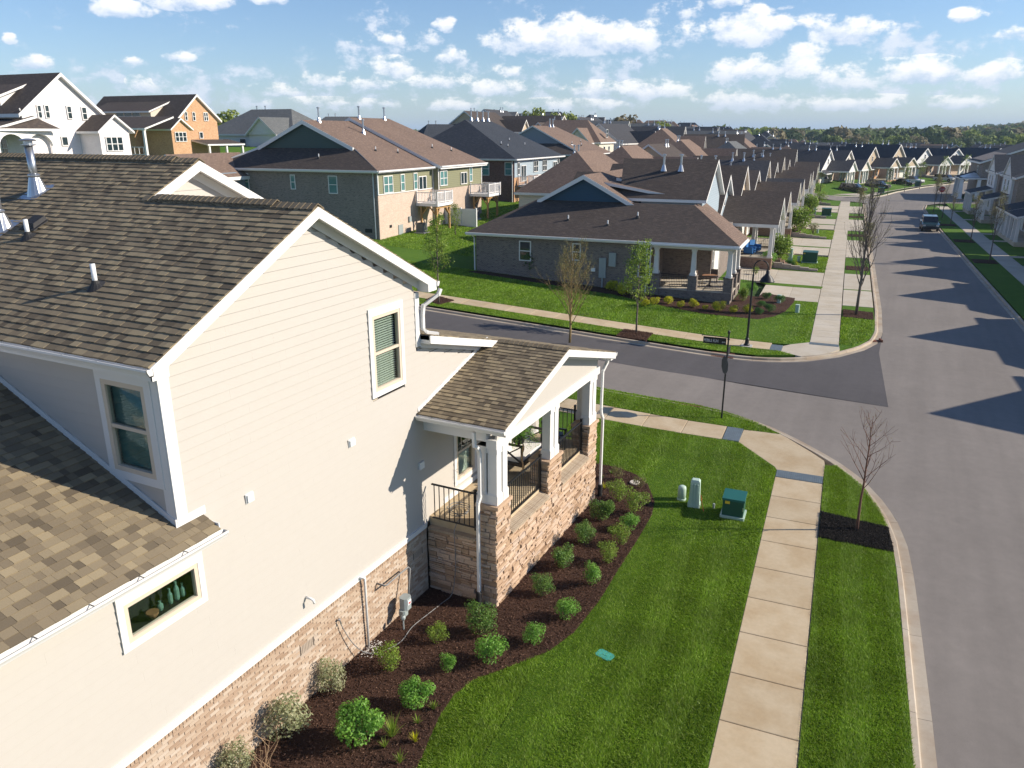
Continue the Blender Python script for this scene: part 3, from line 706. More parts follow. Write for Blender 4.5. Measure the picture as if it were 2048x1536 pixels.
bed(B_BED, 'mulch_soil', 1, 'mulch', 9000)
bed([(.7, 52.6), (2.5, 52.4), (2.5, 54.6), (.7, 54.9)], 'mulch_soil', 1, 'mulch', 1500)
for t in (72, 96.5, 119): bed([(.72, t), (2.5, t), (2.5, t+2.2), (.72, t+2.2)], 'mulch_soil', 1, 'mulch', 500)
for t in (80.5, 95.8, 112.6): bed([(11.35, t), (13.25, t), (13.25, t+2.4), (11.35, t+2.4)], 'mulch_soil', 1, 'mulch', 500)
# storm drains in the gutter: throat and grate
def storm_drain(s, t, w, rz, label):
    o = thing('storm_drain', label, 'drain', S(s, t, -KZ), rz)
    mb = MB(); mb.box((-w/2, -.02, -.02), (w/2, .07, .13)); mb.build('hood', 'drain_rust', o)
    mb = MB()
    for i in range(12): x = -w/2+.04+i*(w-.08)/11; mb.box((x-.018, -.42, .016), (x+.018, -.02, .032))
    mb.box((-w/2, -.45, .012), (w/2, -.41, .034)); mb.build('grate', 'drain_rust', o)
storm_drain(-5.0, 40.72, 1.15, SA, 'rusty storm drain in the kerb behind the street name sign')
storm_drain(-5.25, 31.75, 1.2, SA+PI-.1, 'rusty storm drain along the kerb on the house side of the side street')
storm_drain(2.75, 47.3, .5, SA-PI/2.4, 'small rusty drain at the end of the curved kerb by the main street')

# grass blades where single tufts can still be made out
def turf(name, polys, n, h, w, holes=(), mat='grass_blades'):
    Q = []
    for poly in polys:
        lo = np.min(poly, 0); hi = np.max(poly, 0); k = int(n*(hi-lo)[0]*(hi-lo)[1]); q_ = NR.uniform(lo, hi, (k, 2)); q_ = q_[inside(poly, q_)]
        for hl in holes: q_ = q_[~inside(hl, q_)]
        Q.append(q_)
    Q = np.concatenate(Q); m = len(Q); z = np.array([land(a, b) for a, b in Q]) if Q[:, 0].min() < -3.2 else np.zeros(m)
    P = np.stack([Q[:, 0]*SC-Q[:, 1]*SS, Q[:, 0]*SS+Q[:, 1]*SC, z], 1)
    a = NR.uniform(0, 2*PI, m); c = np.stack([np.cos(a), np.sin(a), 0*a], 1)*(w*NR.uniform(.6, 1.3, m))[:, None]
    # mown in passes: the blades of one pass lean together
    lean = np.where(np.sin(Q[:, 0]*2*PI/1.1+np.sin(Q[:, 1]*.7)*.5) > 0, 1.0, -1.0)
    tip = NR.normal(0, .55, (m, 3)); tip[:, 1] += lean*.45; tip[:, 2] = 1; tip *= (h*NR.uniform(.45, 1.2, m))[:, None]
    V = np.stack([P-c, P+c, P+tip], 1).reshape(-1, 3); F = np.arange(3*m).reshape(-1, 3)
    link('grass', np_mesh('grass', V, F, mat, np.clip(NR.beta(2.2, 2.6, m), 0, 1)), None, kind='stuff')
turf('grass', [STRIP2[1:] + STRIP2[:1]], 5200, .055, .0065, [[(.44, 21.77), (2.40, 21.69), (2.31, 23.2), (.44, 23.49)], [(-1, -9), (4, -9), (4, 10.5), (-1, 10.5)]])
turf('grass', [[(-6.8, 9), (-1.1, 9), (-1.1, 20), (-6.8, 20)]], 4600, .055, .0065, [MAIN_BED])
turf('grass', [[(-9, 20), (-1.1, 20), (-1.1, 26.3), (-2.63, 28.36), (-9, 28.36)]], 2600, .055, .009, [MAIN_BED])
turf('grass', [STRIP1, [(-14, 29.95), (-5, 29.95), (-5, 31.98), (-14, 31.98)]], 1800, .055, .011)
turf('grass', [[(-30, 41.14), (-3.4, 41.14), (-1.6, 42), (-2.2, 42.5), (-30, 42.5)]], 800, .06, .018, [[(-10.88, 42.6), (-9.2, 42.65), (-9.2, 40.85), (-10.9, 40.83)], [(-23.78, 43.69), (-22.09, 43.13), (-22.32, 41.56), (-23.62, 42.08)]])
turf('grass', [[(-36, 44.15), (-2.3, 44.15), (-.95, 45.2), (-.95, 56.6), (-6, 56.6), (-6, 53), (-36, 53)]], 420, .07, .024, [B_BED])
turf('grass', [[(.64, 45.2), (1.3, 45.2), (2.2, 47.4), (2.55, 51), (2.55, 52.3), (.64, 52.5)], [(-6, 69.7), (-.92, 69.7), (-.85, 78.9), (-6, 78.9)], [(-6, 92.8), (-.85, 92.8), (-.8, 101.7), (-6, 101.7)]], 300, .08, .03)
turf('grass', [[(-40, 58), (-26, 58), (-26, 92), (-38, 92)]], 120, .09, .045)
# ---------------------------------------------------------------- the cream house (house axes = world axes)
WX = -9.66                                   # face of the side wall
house = thing('cream_house', 'cream lap sided house with brown shingle roof and tan brick base at the near left', 'house', (WX, 14.46, 0))
HI = Matrix.Translation((-WX, -14.46, 0))
def part(name, mb, mats, parent=None, label=None, **k):
    o = mb.build(name, mats, parent or house, label=label, **k)
    if parent is None: o.matrix_parent_inverse = HI
    return o
def sub(name, data, parent): return link(name, data, parent)
Y0, Y1 = 7.44, 14.46                          # two-storey part
# cores behind the cladding
mb = MB()
CX = WX-.56
mb.box((-30, 1, 0), (CX, 14.40, 4.3)); mb.box((-30, 14.40, 0), (CX, 21.2, 4.78)); mb.box((-30, Y0+.3, 4.3), (CX, Y1-.03, 7.72))
mb.prism([(WX-.035, Y0+.1, 7.72), (WX-.035, Y1-.1, 7.72), (WX-.035, 10.95, 9.6)], (-4.2, 0, 0))
mb.prism([(WX-.035, Y1-.03, 4.7), (WX-.035, 21, 4.7), (WX-.035, 17.8, 5.6), (WX-.035, Y1-.03, 6.45)], (-4, 0, 0))
mb.prism([(-13.99, Y0+.2, 7.8), (-13.99, 14.4, 7.8), (-13.99, 14.4, 9.1), (-13.99, 12.3, 10.2)], (-14, 0, 0))
part('wall', mb, 'siding_cream')
# lap siding, board by board; holes where windows sit
def lap_board(y0, y1, z, x=WX, h=.178, m=None):
    m = m or MB(); m.mesh([(x-.03, y0, z), (x+.012, y0, z), (x+.012, y0, z+.010), (x-.002, y0, z+h+.012), (x-.03, y0, z+h+.012),
                           (x-.03, y1, z), (x+.012, y1, z), (x+.012, y1, z+.010), (x-.002, y1, z+h+.012), (x-.03, y1, z+h+.012)],
                          [(4,3,2,1,0), (5,6,7,8,9), (0,1,6,5), (1,2,7,6), (2,3,8,7), (3,4,9,8), (4,0,5,9)]); return m
HOLES = [(12.60, 13.80, 5.78, 7.62), (6.22, 7.74, 3.70, 4.52), (15.88, 17.0, 2.44, 3.92)]
EXP = .178; z = 1.90; row = 0
while z < 9.75:
    top = z+EXP
    if z < 4.75: ya, yb = 2.0, 21.1
    else: ya, yb = Y0+.2, Y1-.16
    if z > 7.55:                                # gable: follow the rake
        k = (9.62-top)/.51; ya, yb = max(ya, 10.98-k), min(yb, 10.98+k)
    elif z >= 4.75: yb = Y1-.16 if top > 6.45 else min(21.0, 14.47+(6.45-top)/.27)
    if yb-ya > .1:
        y = ya; first = R.uniform(.6, 3.6)
        while y < yb-.02:
            e = min(yb, y+first); first = 3.66
            if yb-e < .25: e = yb
            cuts_ = [(y, e)]
            for (h0, h1, v0, v1) in HOLES:
                if v0 < top-.02 and v1 > z+.03:
                    nc = []
                    for a, b in cuts_:
                        if b <= h0 or a >= h1: nc.append((a, b)); continue
                        if a < h0: nc.append((a, h0))
                        if b > h1: nc.append((h1, b))
                    cuts_ = nc
            for a, b in cuts_:
                if b-a > .03: part('siding_board', lap_board(a+.0003, b-.0003, z), 'cream_siding')
            y = e
    z = top; row += 1
# shaded wall that faces the lower roof
xb = WX-.05; z = 5.0
while z < 7.70:
    xl = max(-16, WX-(z-5.0)/.465-.3)
    mb = MB(); a = xl-1.2
    for c0, c1 in (((a, -11.06), (-9.80, WX)) if 5.75 < z < 7.6 else ((a, WX),)):
        if c1-c0 > .05: mb.mesh([(c0, Y0+.03, z), (c0, Y0-.012, z), (c0, Y0-.012, z+.01), (c0, Y0+.002, z+.19), (c0, Y0+.03, z+.19), (c1, Y0+.03, z), (c1, Y0-.012, z), (c1, Y0-.012, z+.01), (c1, Y0+.002, z+.19), (c1, Y0+.03, z+.19)],
                                [(0,1,2,3,4), (9,8,7,6,5), (5,6,1,0), (6,7,2,1), (7,8,3,2), (8,9,4,3)])
    part('siding_board', mb, 'cream_siding'); z += EXP
# white trim
mb = MB(); mb.box((WX, 1.5, 1.79), (WX+.035, 14.45, 1.90)); mb.box((WX, 1.5, 1.90), (WX+.055, 14.45, 1.925)); mb.box((WX, 15.3, 2.06), (WX+.035, 21, 2.2)); part('water_table', mb, 'white_trim')
mb = MB(); mb.box((WX-.002, Y0-.016, 5.2), (WX+.026, Y0+.19, 7.70)); mb.box((WX-.19, Y0-.022, 5.2), (WX-.003, Y0+.01, 7.70)); part('corner_board', mb, 'white_trim')
mb = MB(); mb.box((WX, Y1-.155, 6.45), (WX+.026, Y1+.012, 7.70)); mb.box((WX-.16, Y1-.01, 6.5), (WX-.002, Y1+.016, 7.7)); part('corner_board', mb, 'white_trim')
def rk(y): return 7.93+.51*(min(y, 2*10.98-y)-7.16)
mb = MB()                                      # frieze boards under the rake
for y0, y1 in ((Y0, 10.98), (10.98, Y1)):
    mb.prism([(WX+.004, y0, rk(y0)-.33), (WX+.004, y1, rk(y1)-.33), (WX+.004, y1, rk(y1)-.13), (WX+.004, y0, rk(y0)-.13)], (.022, 0, 0))
part('frieze_board', mb, 'white_trim')
# roof decks, soffits, fascias: solid slabs 4 cm under the shingle tops
RE = -9.36                                     # rake face
mb = MB(); T = .03
P = lambda x, y, d: (x, y, rk(y)-d)
mb.mesh([P(RE-.03, 7.18, T), P(RE-.03, 10.98, T), P(-22, 10.98, T), P(-22, 7.18, T), P(RE-.03, 7.18, .15), P(RE-.03, 10.98, .15), P(-22, 10.98, .15), P(-22, 7.18, .15)],
        [(0,1,2,3), (7,6,5,4), (0,4,5,1), (1,5,6,2), (2,6,7,3), (3,7,4,0)])
mb.mesh([P(RE-.03, 14.78, T), P(RE-.03, 10.98, T), P(-14, 10.98, T), P(-14, 14.78, T), P(RE-.03, 14.78, .15), P(RE-.03, 10.98, .15), P(-14, 10.98, .15), P(-14, 14.78, .15)],
        [(3,2,1,0), (4,5,6,7), (1,5,4,0), (2,6,5,1), (3,7,6,2), (0,4,7,3)])
def rk2(y): return 7.93+.51*(min(y, 24.64-y)-7.16)   # the wider, higher roof behind; ridge at y = 12.32
for ya, yb in ((10.98, 12.32), (14.75, 12.32)):
    q_ = [(-13.66, ya, rk2(ya)-T), (-13.66, yb, rk2(yb)-T), (-34, yb, rk2(yb)-T), (-34, ya, rk2(ya)-T)]; q2 = [(a, b, c-.12) for a, b, c in q_]
    mb.mesh(q_+q2, [(0,1,2,3), (7,6,5,4), (0,4,5,1), (1,5,6,2), (2,6,7,3), (3,7,4,0)])
mb.mesh([(-22, 7.18, rk(7.18)-T), (-22, 12.32, rk2(12.32)-T), (-34, 12.32, rk2(12.32)-T), (-34, 7.18, rk(7.18)-T)], [(0, 1, 2, 3)])
roof = part('roof', mb, 'white_trim')
for y0, y1 in ((7.14, 10.98), (10.98, 14.80)):      # rake boards: front gable and the set-back gable
    mb = MB(); mb.prism([(RE-.03, y0, rk(y0)-.21), (RE-.03, y1, rk(y1)-.21), (RE-.03, y1, rk(y1)-.012), (RE-.03, y0, rk(y0)-.012)], (.03, 0, 0)); part('rake_board', mb, 'white_trim', roof)
mb = MB(); mb.prism([(RE-.3, 7.14, rk(7.14)-.21), (RE-.3, 7.14, rk(7.14)-.03), (RE-.3, Y0, rk(Y0)-.15), (RE-.3, Y0, rk(7.14)-.21)], (.298, 0, 0)); part('eave_return', mb, 'white_trim', roof)
mb = MB(); mb.prism([(RE-.3, 14.80, rk(14.80)-.21), (RE-.3, Y1, rk(14.80)-.21), (RE-.3, Y1, rk(Y1)-.15), (RE-.3, 14.80, rk(14.80)-.03)], (.298, 0, 0)); part('eave_return', mb, 'white_trim', roof)
X2 = -13.63
for y0, y1 in ((10.9, 12.32), (12.32, 14.75)):
    mb = MB(); mb.prism([(X2-.03, y0, rk2(y0)-.22), (X2-.03, y1, rk2(y1)-.22), (X2-.03, y1, rk2(y1)-.012), (X2-.03, y0, rk2(y0)-.012)], (.03, 0, 0)); part('rake_board', mb, 'white_trim', roof); mb = MB()
    mb.prism([(X2-.32, y0, rk2(y0)-.36), (X2-.32, y1, rk2(y1)-.36), (X2-.32, y1, rk2(y1)-.16), (X2-.32, y0, rk2(y0)-.16)], (.02, 0, 0)); part('frieze_board', mb, 'white_trim', roof)
mb = MB(); zz = 9.4
while zz < 10.4:
    k = (10.3-zz)/.51; m_ = lap_board(12.32-min(k, 2), 12.32+k, zz, X2-.33); mb.mesh(m_.v, m_.f); zz += EXP
part('gable_siding', mb, 'cream_siding')
mb = MB(); mb.box((-34, 7.14, 7.72), (RE-.302, 7.165, 7.90)); mb.box((-34, 7.165, 7.72), (RE-.302, Y0-.03, 7.735)); part('fascia', mb, 'white_trim', roof)
# gutters with hangers
def gutter(name, a, b, out, parent, drop=.0):
    """K-profile trough along a-b; out = the side it opens away from the house"""
    a, b, o = Vector(a), Vector(b), Vector(out); pr = [(0, .0), (0, -.115), (.075, -.115), (.092, -.075), (.118, -.035), (.118, 0), (.105, 0), (.105, -.03), (.07, -.10), (.008, -.10), (.008, 0)]
    m = MB(); V = [p+o*u+Vector((0, 0, w)) for p in (a, b) for u, w in pr]; n = len(pr); F = [(i, (i+1) % n, (i+1) % n+n, i+n) for i in range(n)]+[tuple(range(n)), tuple(range(n, 2*n))[::-1]]
    m.mesh(V, F)
    for k in (a, b): m.mesh([k+o*u+Vector((0, 0, w)) for u, w in pr[:6]], [(0, 1, 2, 3, 4, 5)])
    g = part(name, m, 'white_trim', parent); h = MB(); L_ = (b-a).length; d = (b-a).normalized()
    for i in range(int(L_/.8)):
        c = a+d*(.4+.8*i); h.bar(c+Vector((0, 0, .004)), c+o*.112+Vector((0, 0, .004)), .02, .006)
    h.build('hanger', 'galvanised', g); return g
gutter('gutter', (-22, 7.16, 7.905), (RE+.02, 7.16, 7.905), (0, -1, 0), roof)
gutter('gutter', (-14, 14.80, 7.905), (RE+.02, 14.80, 7.905), (0, 1, 0), roof)
# shingles: tabs of uneven width in courses, thick tabs lying on thin ones
def shingle_course(o, u, v, n, width, length, exposure=.143, tabs=(.09, .25), clip=None, lift=0.0):
    """o = lower left corner, u along the eave, v up the slope, n = normal; returns tab records"""
    out = []; o, u, v, n = Vector(o), Vector(u).normalized(), Vector(v).normalized(), Vector(n).normalized()
    rows = int(length/exposure)+1
    for r in range(rows):
        x = -R.uniform(0, .3); last = .5
        while x < width:
            w = R.uniform(*tabs); a, b = max(0, x), min(width, x+w)
            if clip:
                c = clip(r*exposure)
                if c: a, b = max(a, c[0]), min(b, c[1])
            if b-a > .025:
                thick = R.random() < .52; up = min(exposure+.03, length-r*exposure)
                tone = min(1, max(0, .48+.27*(R.random()-.5)*2+(.14 if thick else -.12)))
                if up > .02: out.append((o+u*a+v*(r*exposure), u*(b-a), v*up, n, .022 if thick else .016, tone))
            x += w
    return out
def tab_faces(m, rec, g=.0015):
    o, du, dv, n, th, tone = rec; e = du.normalized()*g; sh_ = dv.normalized()*.006*R.uniform(-1, .6)
    a, b = o+e+sh_, o+du-e+sh_; c, d = o+du-e+dv, o+e+dv; lo = n*-.012
    V = [a+lo, b+lo, c+lo, d+lo, a+n*th, b+n*th, c+n*.0, d+n*.0]
    m.mesh(V, [(4,5,6,7), (0,1,5,4), (1,2,6,5), (3,0,4,7)], tone=tone)
S5 = math.atan(.51); cs, sn = math.cos(S5), math.sin(S5)
tabs = []
def clip_hi(d):
    y = 7.16+d*cs
    return (0, 12.6-(4.27 if y > 10.96 else 0))
# main near slope: runs on up to the higher ridge beyond the set-back gable
tabs += shingle_course((-21.96, 7.13, rk(7.13)), (1, 0, 0), (0, cs, sn), (0, -sn, cs), 12.6, (12.32-7.13)/cs, clip=clip_hi)
n0 = len(tabs)
tabs += shingle_course((RE, 14.83, rk(14.83)), (-1, 0, 0), (0, -cs, sn), (0, sn, cs), 4.2, (14.83-10.98)/cs)
# ridge caps
def ridge_caps(a, b, tilt, w=.30, step=.14, vent=False):
    a, b = Vector(a), Vector(b); d = (b-a).normalized(); L_ = (b-a).length; n = int(L_/step); m = MB(); side = d.cross(Vector((0, 0, 1))).normalized()
    for i in range(n):
        p = a+d*(i*step); q_ = p+d*(step+.06); h0, h1 = .05+(.0), .035
        if vent: h0 += .035; h1 += .035
        for sgn in (1, -1):
            e = side*sgn*w/2-Vector((0, 0, w/2*tilt))
            V = [p+Vector((0, 0, h0)), p+e+Vector((0, 0, h0-.012)), q_+e+Vector((0, 0, h1-.012)), q_+Vector((0, 0, h1))]
            V2 = [x-Vector((0, 0, .02)) for x in V]; f = [(0,1,2,3), (7,6,5,4), (0,4,5,1), (1,5,6,2), (2,6,7,3)]
            m.mesh(V+V2, f if sgn*1 < 0 else [t_[::-1] for t_ in f], tone=.28+.35*R.random())
    return m
m = ridge_caps((RE, 10.98, 9.88), (-13.7, 10.98, 9.88), .51); m2 = ridge_caps((-10.3, 10.98, 9.88), (-13.4, 10.98, 9.88), .51, .29, vent=True); m.mesh(m2.v, m2.f, tone=.4)
mb = m; part('ridge_cap', mb, 'shingle_near', roof)
m = ridge_caps((-13.63, 12.32, rk2(12.32)), (-24, 12.32, rk2(12.32)), .51); m2 = ridge_caps((-14.3, 12.32, rk2(12.32)), (-24, 12.32, rk2(12.32)), .51, .29, vent=True); m.mesh(m2.v, m2.f, tone=.4)
part('ridge_cap', m, 'shingle_near', roof)
# ---- low roof at the near left: falls towards the side wall
LE = -9.29; lz = lambda x: 5.0+.465*(LE-x)
S4_ = math.atan(.465); c4, s4 = math.cos(S4_), math.sin(S4_)
mb = MB(); V = [(LE-.02, 1, lz(LE-.02)-T), (LE-.02, 7.42, lz(LE-.02)-T), (-20, 7.42, lz(-20)-T), (-20, 1, lz(-20)-T)]; mb.mesh(V+[(a, b, c-.14) for a, b, c in V], [(0,1,2,3), (7,6,5,4), (0,4,5,1), (1,5,6,2), (2,6,7,3), (3,7,4,0)])
V = [(LE-.02, 7.42, lz(LE-.02)-T), (LE-.02, 7.93, lz(LE-.02)-T), (WX+.03, 7.93, lz(WX+.03)-T), (WX+.03, 7.42, lz(WX+.03)-T)]; mb.mesh(V+[(a, b, c-.14) for a, b, c in V], [(0,1,2,3), (7,6,5,4), (0,4,5,1), (1,5,6,2), (2,6,7,3), (3,7,4,0)])
low_roof = part('low_roof', mb, 'white_trim')
gutter('gutter', (LE-.02, 1.2, lz(LE)-.05), (LE-.02, 8.0, lz(LE)-.05), (1, 0, 0), low_roof)
mb = MB(); mb.box((WX, Y0-.05, lz(WX)+.0), (WX+.02, 7.98, lz(WX)+.14)); mb.box((WX+.02, 7.93, lz(WX)-.09), (LE-.03, 7.95, lz(LE)-.0))
a = Vector((WX, Y0-.025, lz(WX)+.05)); b = Vector((-16, Y0-.025, lz(-16)+.05)); mb.bar(a, b, .02, .13); part('step_flashing', mb, 'white_trim', low_roof)
low = shingle_course((LE+.02, 2.0, lz(LE+.02)), (0, 1, 0), (-c4, 0, s4), (s4, 0, c4), 5.93, 5.4, tabs=(.10, .27), clip=lambda d: (0, 5.93 if LE-d*c4 > WX+.05 else 5.42))
# ---- porch roof and the lower front roof it grows out of
PY, PZ, PS = 17.82, 5.83, .27
S3 = math.atan(PS); c3, s3 = math.cos(S3), math.sin(S3)
pr = lambda y: PZ-PS*abs(y-PY)
PX = -7.32
mb = MB()
V = [(PX-.03, 14.27, pr(14.27)-T), (PX-.03, PY, PZ-T), (WX+.0, PY, PZ-T), (WX+.0, 14.27, pr(14.27)-T)]; mb.mesh(V+[(a, b, c-.10) for a, b, c in V], [(0,1,2,3), (7,6,5,4), (0,4,5,1), (1,5,6,2), (2,6,7,3), (3,7,4,0)])
V = [(PX-.03, 21.5, pr(21.5)-T), (PX-.03, PY, PZ-T), (-16.2, PY, PZ-T), (-12.7, 21.5, pr(21.5)-T)]; mb.mesh(V+[(a, b, c-.10) for a, b, c in V], [(3,2,1,0), (4,5,6,7), (1,5,4,0), (2,6,5,1), (3,7,6,2), (0,4,7,3)])
zt = PZ+PS*(PY-14.47)
V = [(WX+.28, PY, PZ-T), (WX+.28, 14.47, zt-T), (-14, 14.47, zt-T), (-14, PY, PZ-T)]; mb.mesh(V+[(a, b, c-.10) for a, b, c in V], [(0,1,2,3), (7,6,5,4), (0,4,5,1), (1,5,6,2), (2,6,7,3), (3,7,4,0)])
porch_roof = part('porch_roof', mb, 'white_trim')
ptabs = shingle_course((WX+.02, 14.22, pr(14.22)), (1, 0, 0), (0, c3, s3), (0, -s3, c3), PX-WX-.02, (PY-14.22)/c3)
# far slope: seen almost edge-on, one sheet of joined tabs
ftabs = shingle_course((PX, 21.54, pr(21.54)), (-1, 0, 0), (0, -c3, s3), (0, s3, c3), 7.2, (21.54-PY)/c3, clip=lambda d: (0, 5.3+d*.9))
ftabs += shingle_course((WX+.31, PY, PZ), (-1, 0, 0), (0, -c3, s3), (0, s3, c3), 4.2, (PY-14.47)/c3)
part('ridge_cap', ridge_caps((PX+.0, PY, PZ), (WX+.35, PY, PZ), PS, .30, .14), 'shingle_near', porch_roof)
mb = MB()
for y0, y1 in ((14.24, PY), (PY, 21.53)):
    mb = MB(); mb.prism([(PX-.03, y0, pr(y0)-.20), (PX-.03, y1, pr(y1)-.20), (PX-.03, y1, pr(y1)-.012), (PX-.03, y0, pr(y0)-.012)], (.03, 0, 0)); part('rake_board', mb, 'white_trim', porch_roof)
mb = MB(); mb.prism([(WX+.28, 14.46, zt-.2), (WX+.28, PY, PZ-.2), (WX+.28, PY, PZ-.012), (WX+.28, 14.46, zt-.012)], (.03, 0, 0)); part('rake_board', mb, 'white_trim', porch_roof); mb = MB()
mb.prism([(WX+.0, 14.47, zt-.33), (WX+.0, PY, PZ-.33), (WX+.0, PY, PZ-.14), (WX+.0, 14.47, zt-.14)], (.03, 0, 0)); part('frieze_board', mb, 'white_trim', porch_roof)
mb = MB(); mb.box((WX+.0, 14.47, zt-.22), (WX+.279, 14.49, zt-.03)); mb.box((PX-.34, 14.25, pr(14.24)-.2), (PX-.031, 14.6, pr(14.24)-.14)); mb.box((PX-.34, 21.2, pr(21.5)-.2), (PX-.031, 21.52, pr(21.5)-.14)); part('eave_return', mb, 'white_trim', porch_roof)
mb = MB(); a = Vector((WX+.012, 14.28, pr(14.28)+.05)); b = Vector((WX+.012, PY-.1, PZ+.03)); mb.bar(a, b, .02, .11); part('step_flashing', mb, 'white_trim', porch_roof)
gutter('gutter', (WX+.03, 14.24, pr(14.24)-.03), (PX+.01, 14.24, pr(14.24)-.03), (0, -1, 0), porch_roof); gutter('gutter', (PX+.01, 21.53, pr(21.53)-.03), (-12.4, 21.53, pr(21.53)-.03), (0, 1, 0), porch_roof)
# porch gable front, beams, ceiling
mb = MB(); GX = -7.72
mb.prism([(GX-.06, 14.6, 4.40), (GX-.06, 21.1, 4.40), (GX-.06, 21.1, pr(21.1)-.13), (GX-.06, PY, PZ-.13), (GX-.06, 14.6, pr(14.6)-.13)], (.05, 0, 0), m=0); part('gable_panel', mb, 'cream_siding', porch_roof)
mb = MB(); mb.box((GX-.24, 14.50, 4.20), (GX+.03, 21.2, 4.42)); mb.box((WX, 14.50, 4.36), (GX-.241, 14.72, 4.58)); mb.box((WX, 20.98, 4.36), (GX-.241, 21.2, 4.58)); part('beam', mb, 'white_trim', porch_roof)
for y0, y1 in ((14.6, PY), (PY, 21.1)):
    mb = MB(); mb.prism([(GX, y0, pr(y0)-.30), (GX, y1, pr(y1)-.30), (GX, y1, pr(y1)-.12), (GX, y0, pr(y0)-.12)], (.022, 0, 0)); part('frieze_board', mb, 'white_trim', porch_roof)
mb = MB(); mb.box((WX, 14.73, 4.60), (GX-.07, 20.97, 4.63)); part('ceiling', mb, 'white_trim', porch_roof)
# ---- the 300 tabs that show largest stand alone, the rest are one part
cam_p = Vector((0, 0, CAM_H))
def px_size(c, area): d = (c-cam_p).length; return area/d/d
alltabs = []
for grp, lst, par in ((0, low, low_roof), (1, tabs, roof), (2, ptabs, porch_roof), (3, ftabs, porch_roof)):
    for r_ in lst:
        c = r_[0]+r_[1]/2+r_[2]/2; vis = max(0, (cam_p-c).normalized().dot(r_[3])); k = px_size(c, r_[1].length*r_[2].length)*vis
        if (grp < 2 and c.x < -13.8) or (grp == 0 and c.y < 4.2): k *= .1
        alltabs.append((k, r_, par))
alltabs.sort(key=lambda x: -x[0])
for _, r_, par in alltabs[:300]:
    m = MB(); tab_faces(m, r_); m.build('shingle', 'shingle_near', par, uv=False)
m = MB()
for _, r_, par in alltabs[300:]: tab_faces(m, r_)
part('shingles', m, 'shingle_near', None, kind='stuff', uv=False)
# ---- roof furniture (all part of the house)
def on_roof(x, y): return Vector((x, y, rk2(y) if y > 10.98 else rk(y)))
def flue(x, y, h=1.05):
    p = on_roof(x, y); o = link('flue_pipe', None, house); o.matrix_parent_inverse = HI; o.location = p
    m = MB(); prof = []; n = 16
    V = []
    for r0, zz in ((.21, 0), (.10, .36)):
        for j in range(n): a_ = 2*PI*j/n; x_, y_ = r0*math.cos(a_), r0*math.sin(a_); V.append((x_, y_, (zz if zz else .51*y_-.0)))
    m.mesh(V, [(j, (j+1) % n, (j+1) % n+n, j+n) for j in range(n)]); m.mesh([(-.3, -.28, -.51*.28+.02), (.3, -.28, -.51*.28+.02), (.3, .28, .51*.28+.02), (-.3, .28, .51*.28+.02)], [(0, 1, 2, 3)])
    m.build('flashing_cone', 'galvanised', o, smooth=False); m = MB(); m.lathe([(.115, .33), (.125, .36), (.125, .38), (.10, .40)]); m.build('storm_collar', 'galvanised', o)
    m = MB(); m.tube([(0, 0, .1), (0, 0, h)], .082, 16); m.build('pipe', 'galvanised', o, smooth=True)
    m = MB(); m.lathe([(.07, h), (.15, h+.02), (.15, h+.035), (.09, h+.04), (.09, h+.10), (.16, h+.105), (.17, h+.125), (.10, h+.15), (.02, h+.16)]); m.build('cap', 'galvanised', o)
flue(-17.2, 10.95, .98); flue(-16.62, 9.70, .98)
def vent_pipe(x, y, h=.36):
    p = on_roof(x, y); o = link('vent_pipe', None, house); o.matrix_parent_inverse = HI; o.location = p
    m = MB(); m.tube([(0, 0, -.05), (0, 0, h)], .042, 12); m.build('pipe', 'white_pvc', o, smooth=True)
    m = MB(); n = 14; V = []
    for r0, zz, k in ((.15, .012, 1), (.075, .07, .5), (.05, .12, 0)):
        for j in range(n): a_ = 2*PI*j/n; V.append((r0*math.cos(a_), r0*math.sin(a_)*1.05, zz+.51*r0*math.sin(a_)*k))
    m.mesh(V, [(i*n+j, i*n+(j+1) % n, (i+1)*n+(j+1) % n, (i+1)*n+j) for i in range(2) for j in range(n)]); m.build('boot', 'rubber_black', o)
vent_pipe(-12.2, 8.49, .40); vent_pipe(-15.5, 9.53, .36); vent_pipe(-16.05, 8.95, .36)
m = MB(); p = on_roof(-15.75, 9.86); V = [(-.19, -.16), (.19, -.16), (.19, .17), (-.19, .17)]
m.mesh([(x, y, .51*y+.01) for x, y in V]+[(x*.85, y*.8, .51*y*.8+.15) for x, y in V], [(4,5,6,7), (0,1,5,4), (1,2,6,5), (2,3,7,6), (3,0,4,7)])
m.box((-.24, -.2, .045), (.24, .2, .055), Matrix.Rotation(math.atan(.51), 4, 'X')); o = m.build('exhaust_hood', 'rubber_black', house); o.matrix_parent_inverse = HI; o.location = p
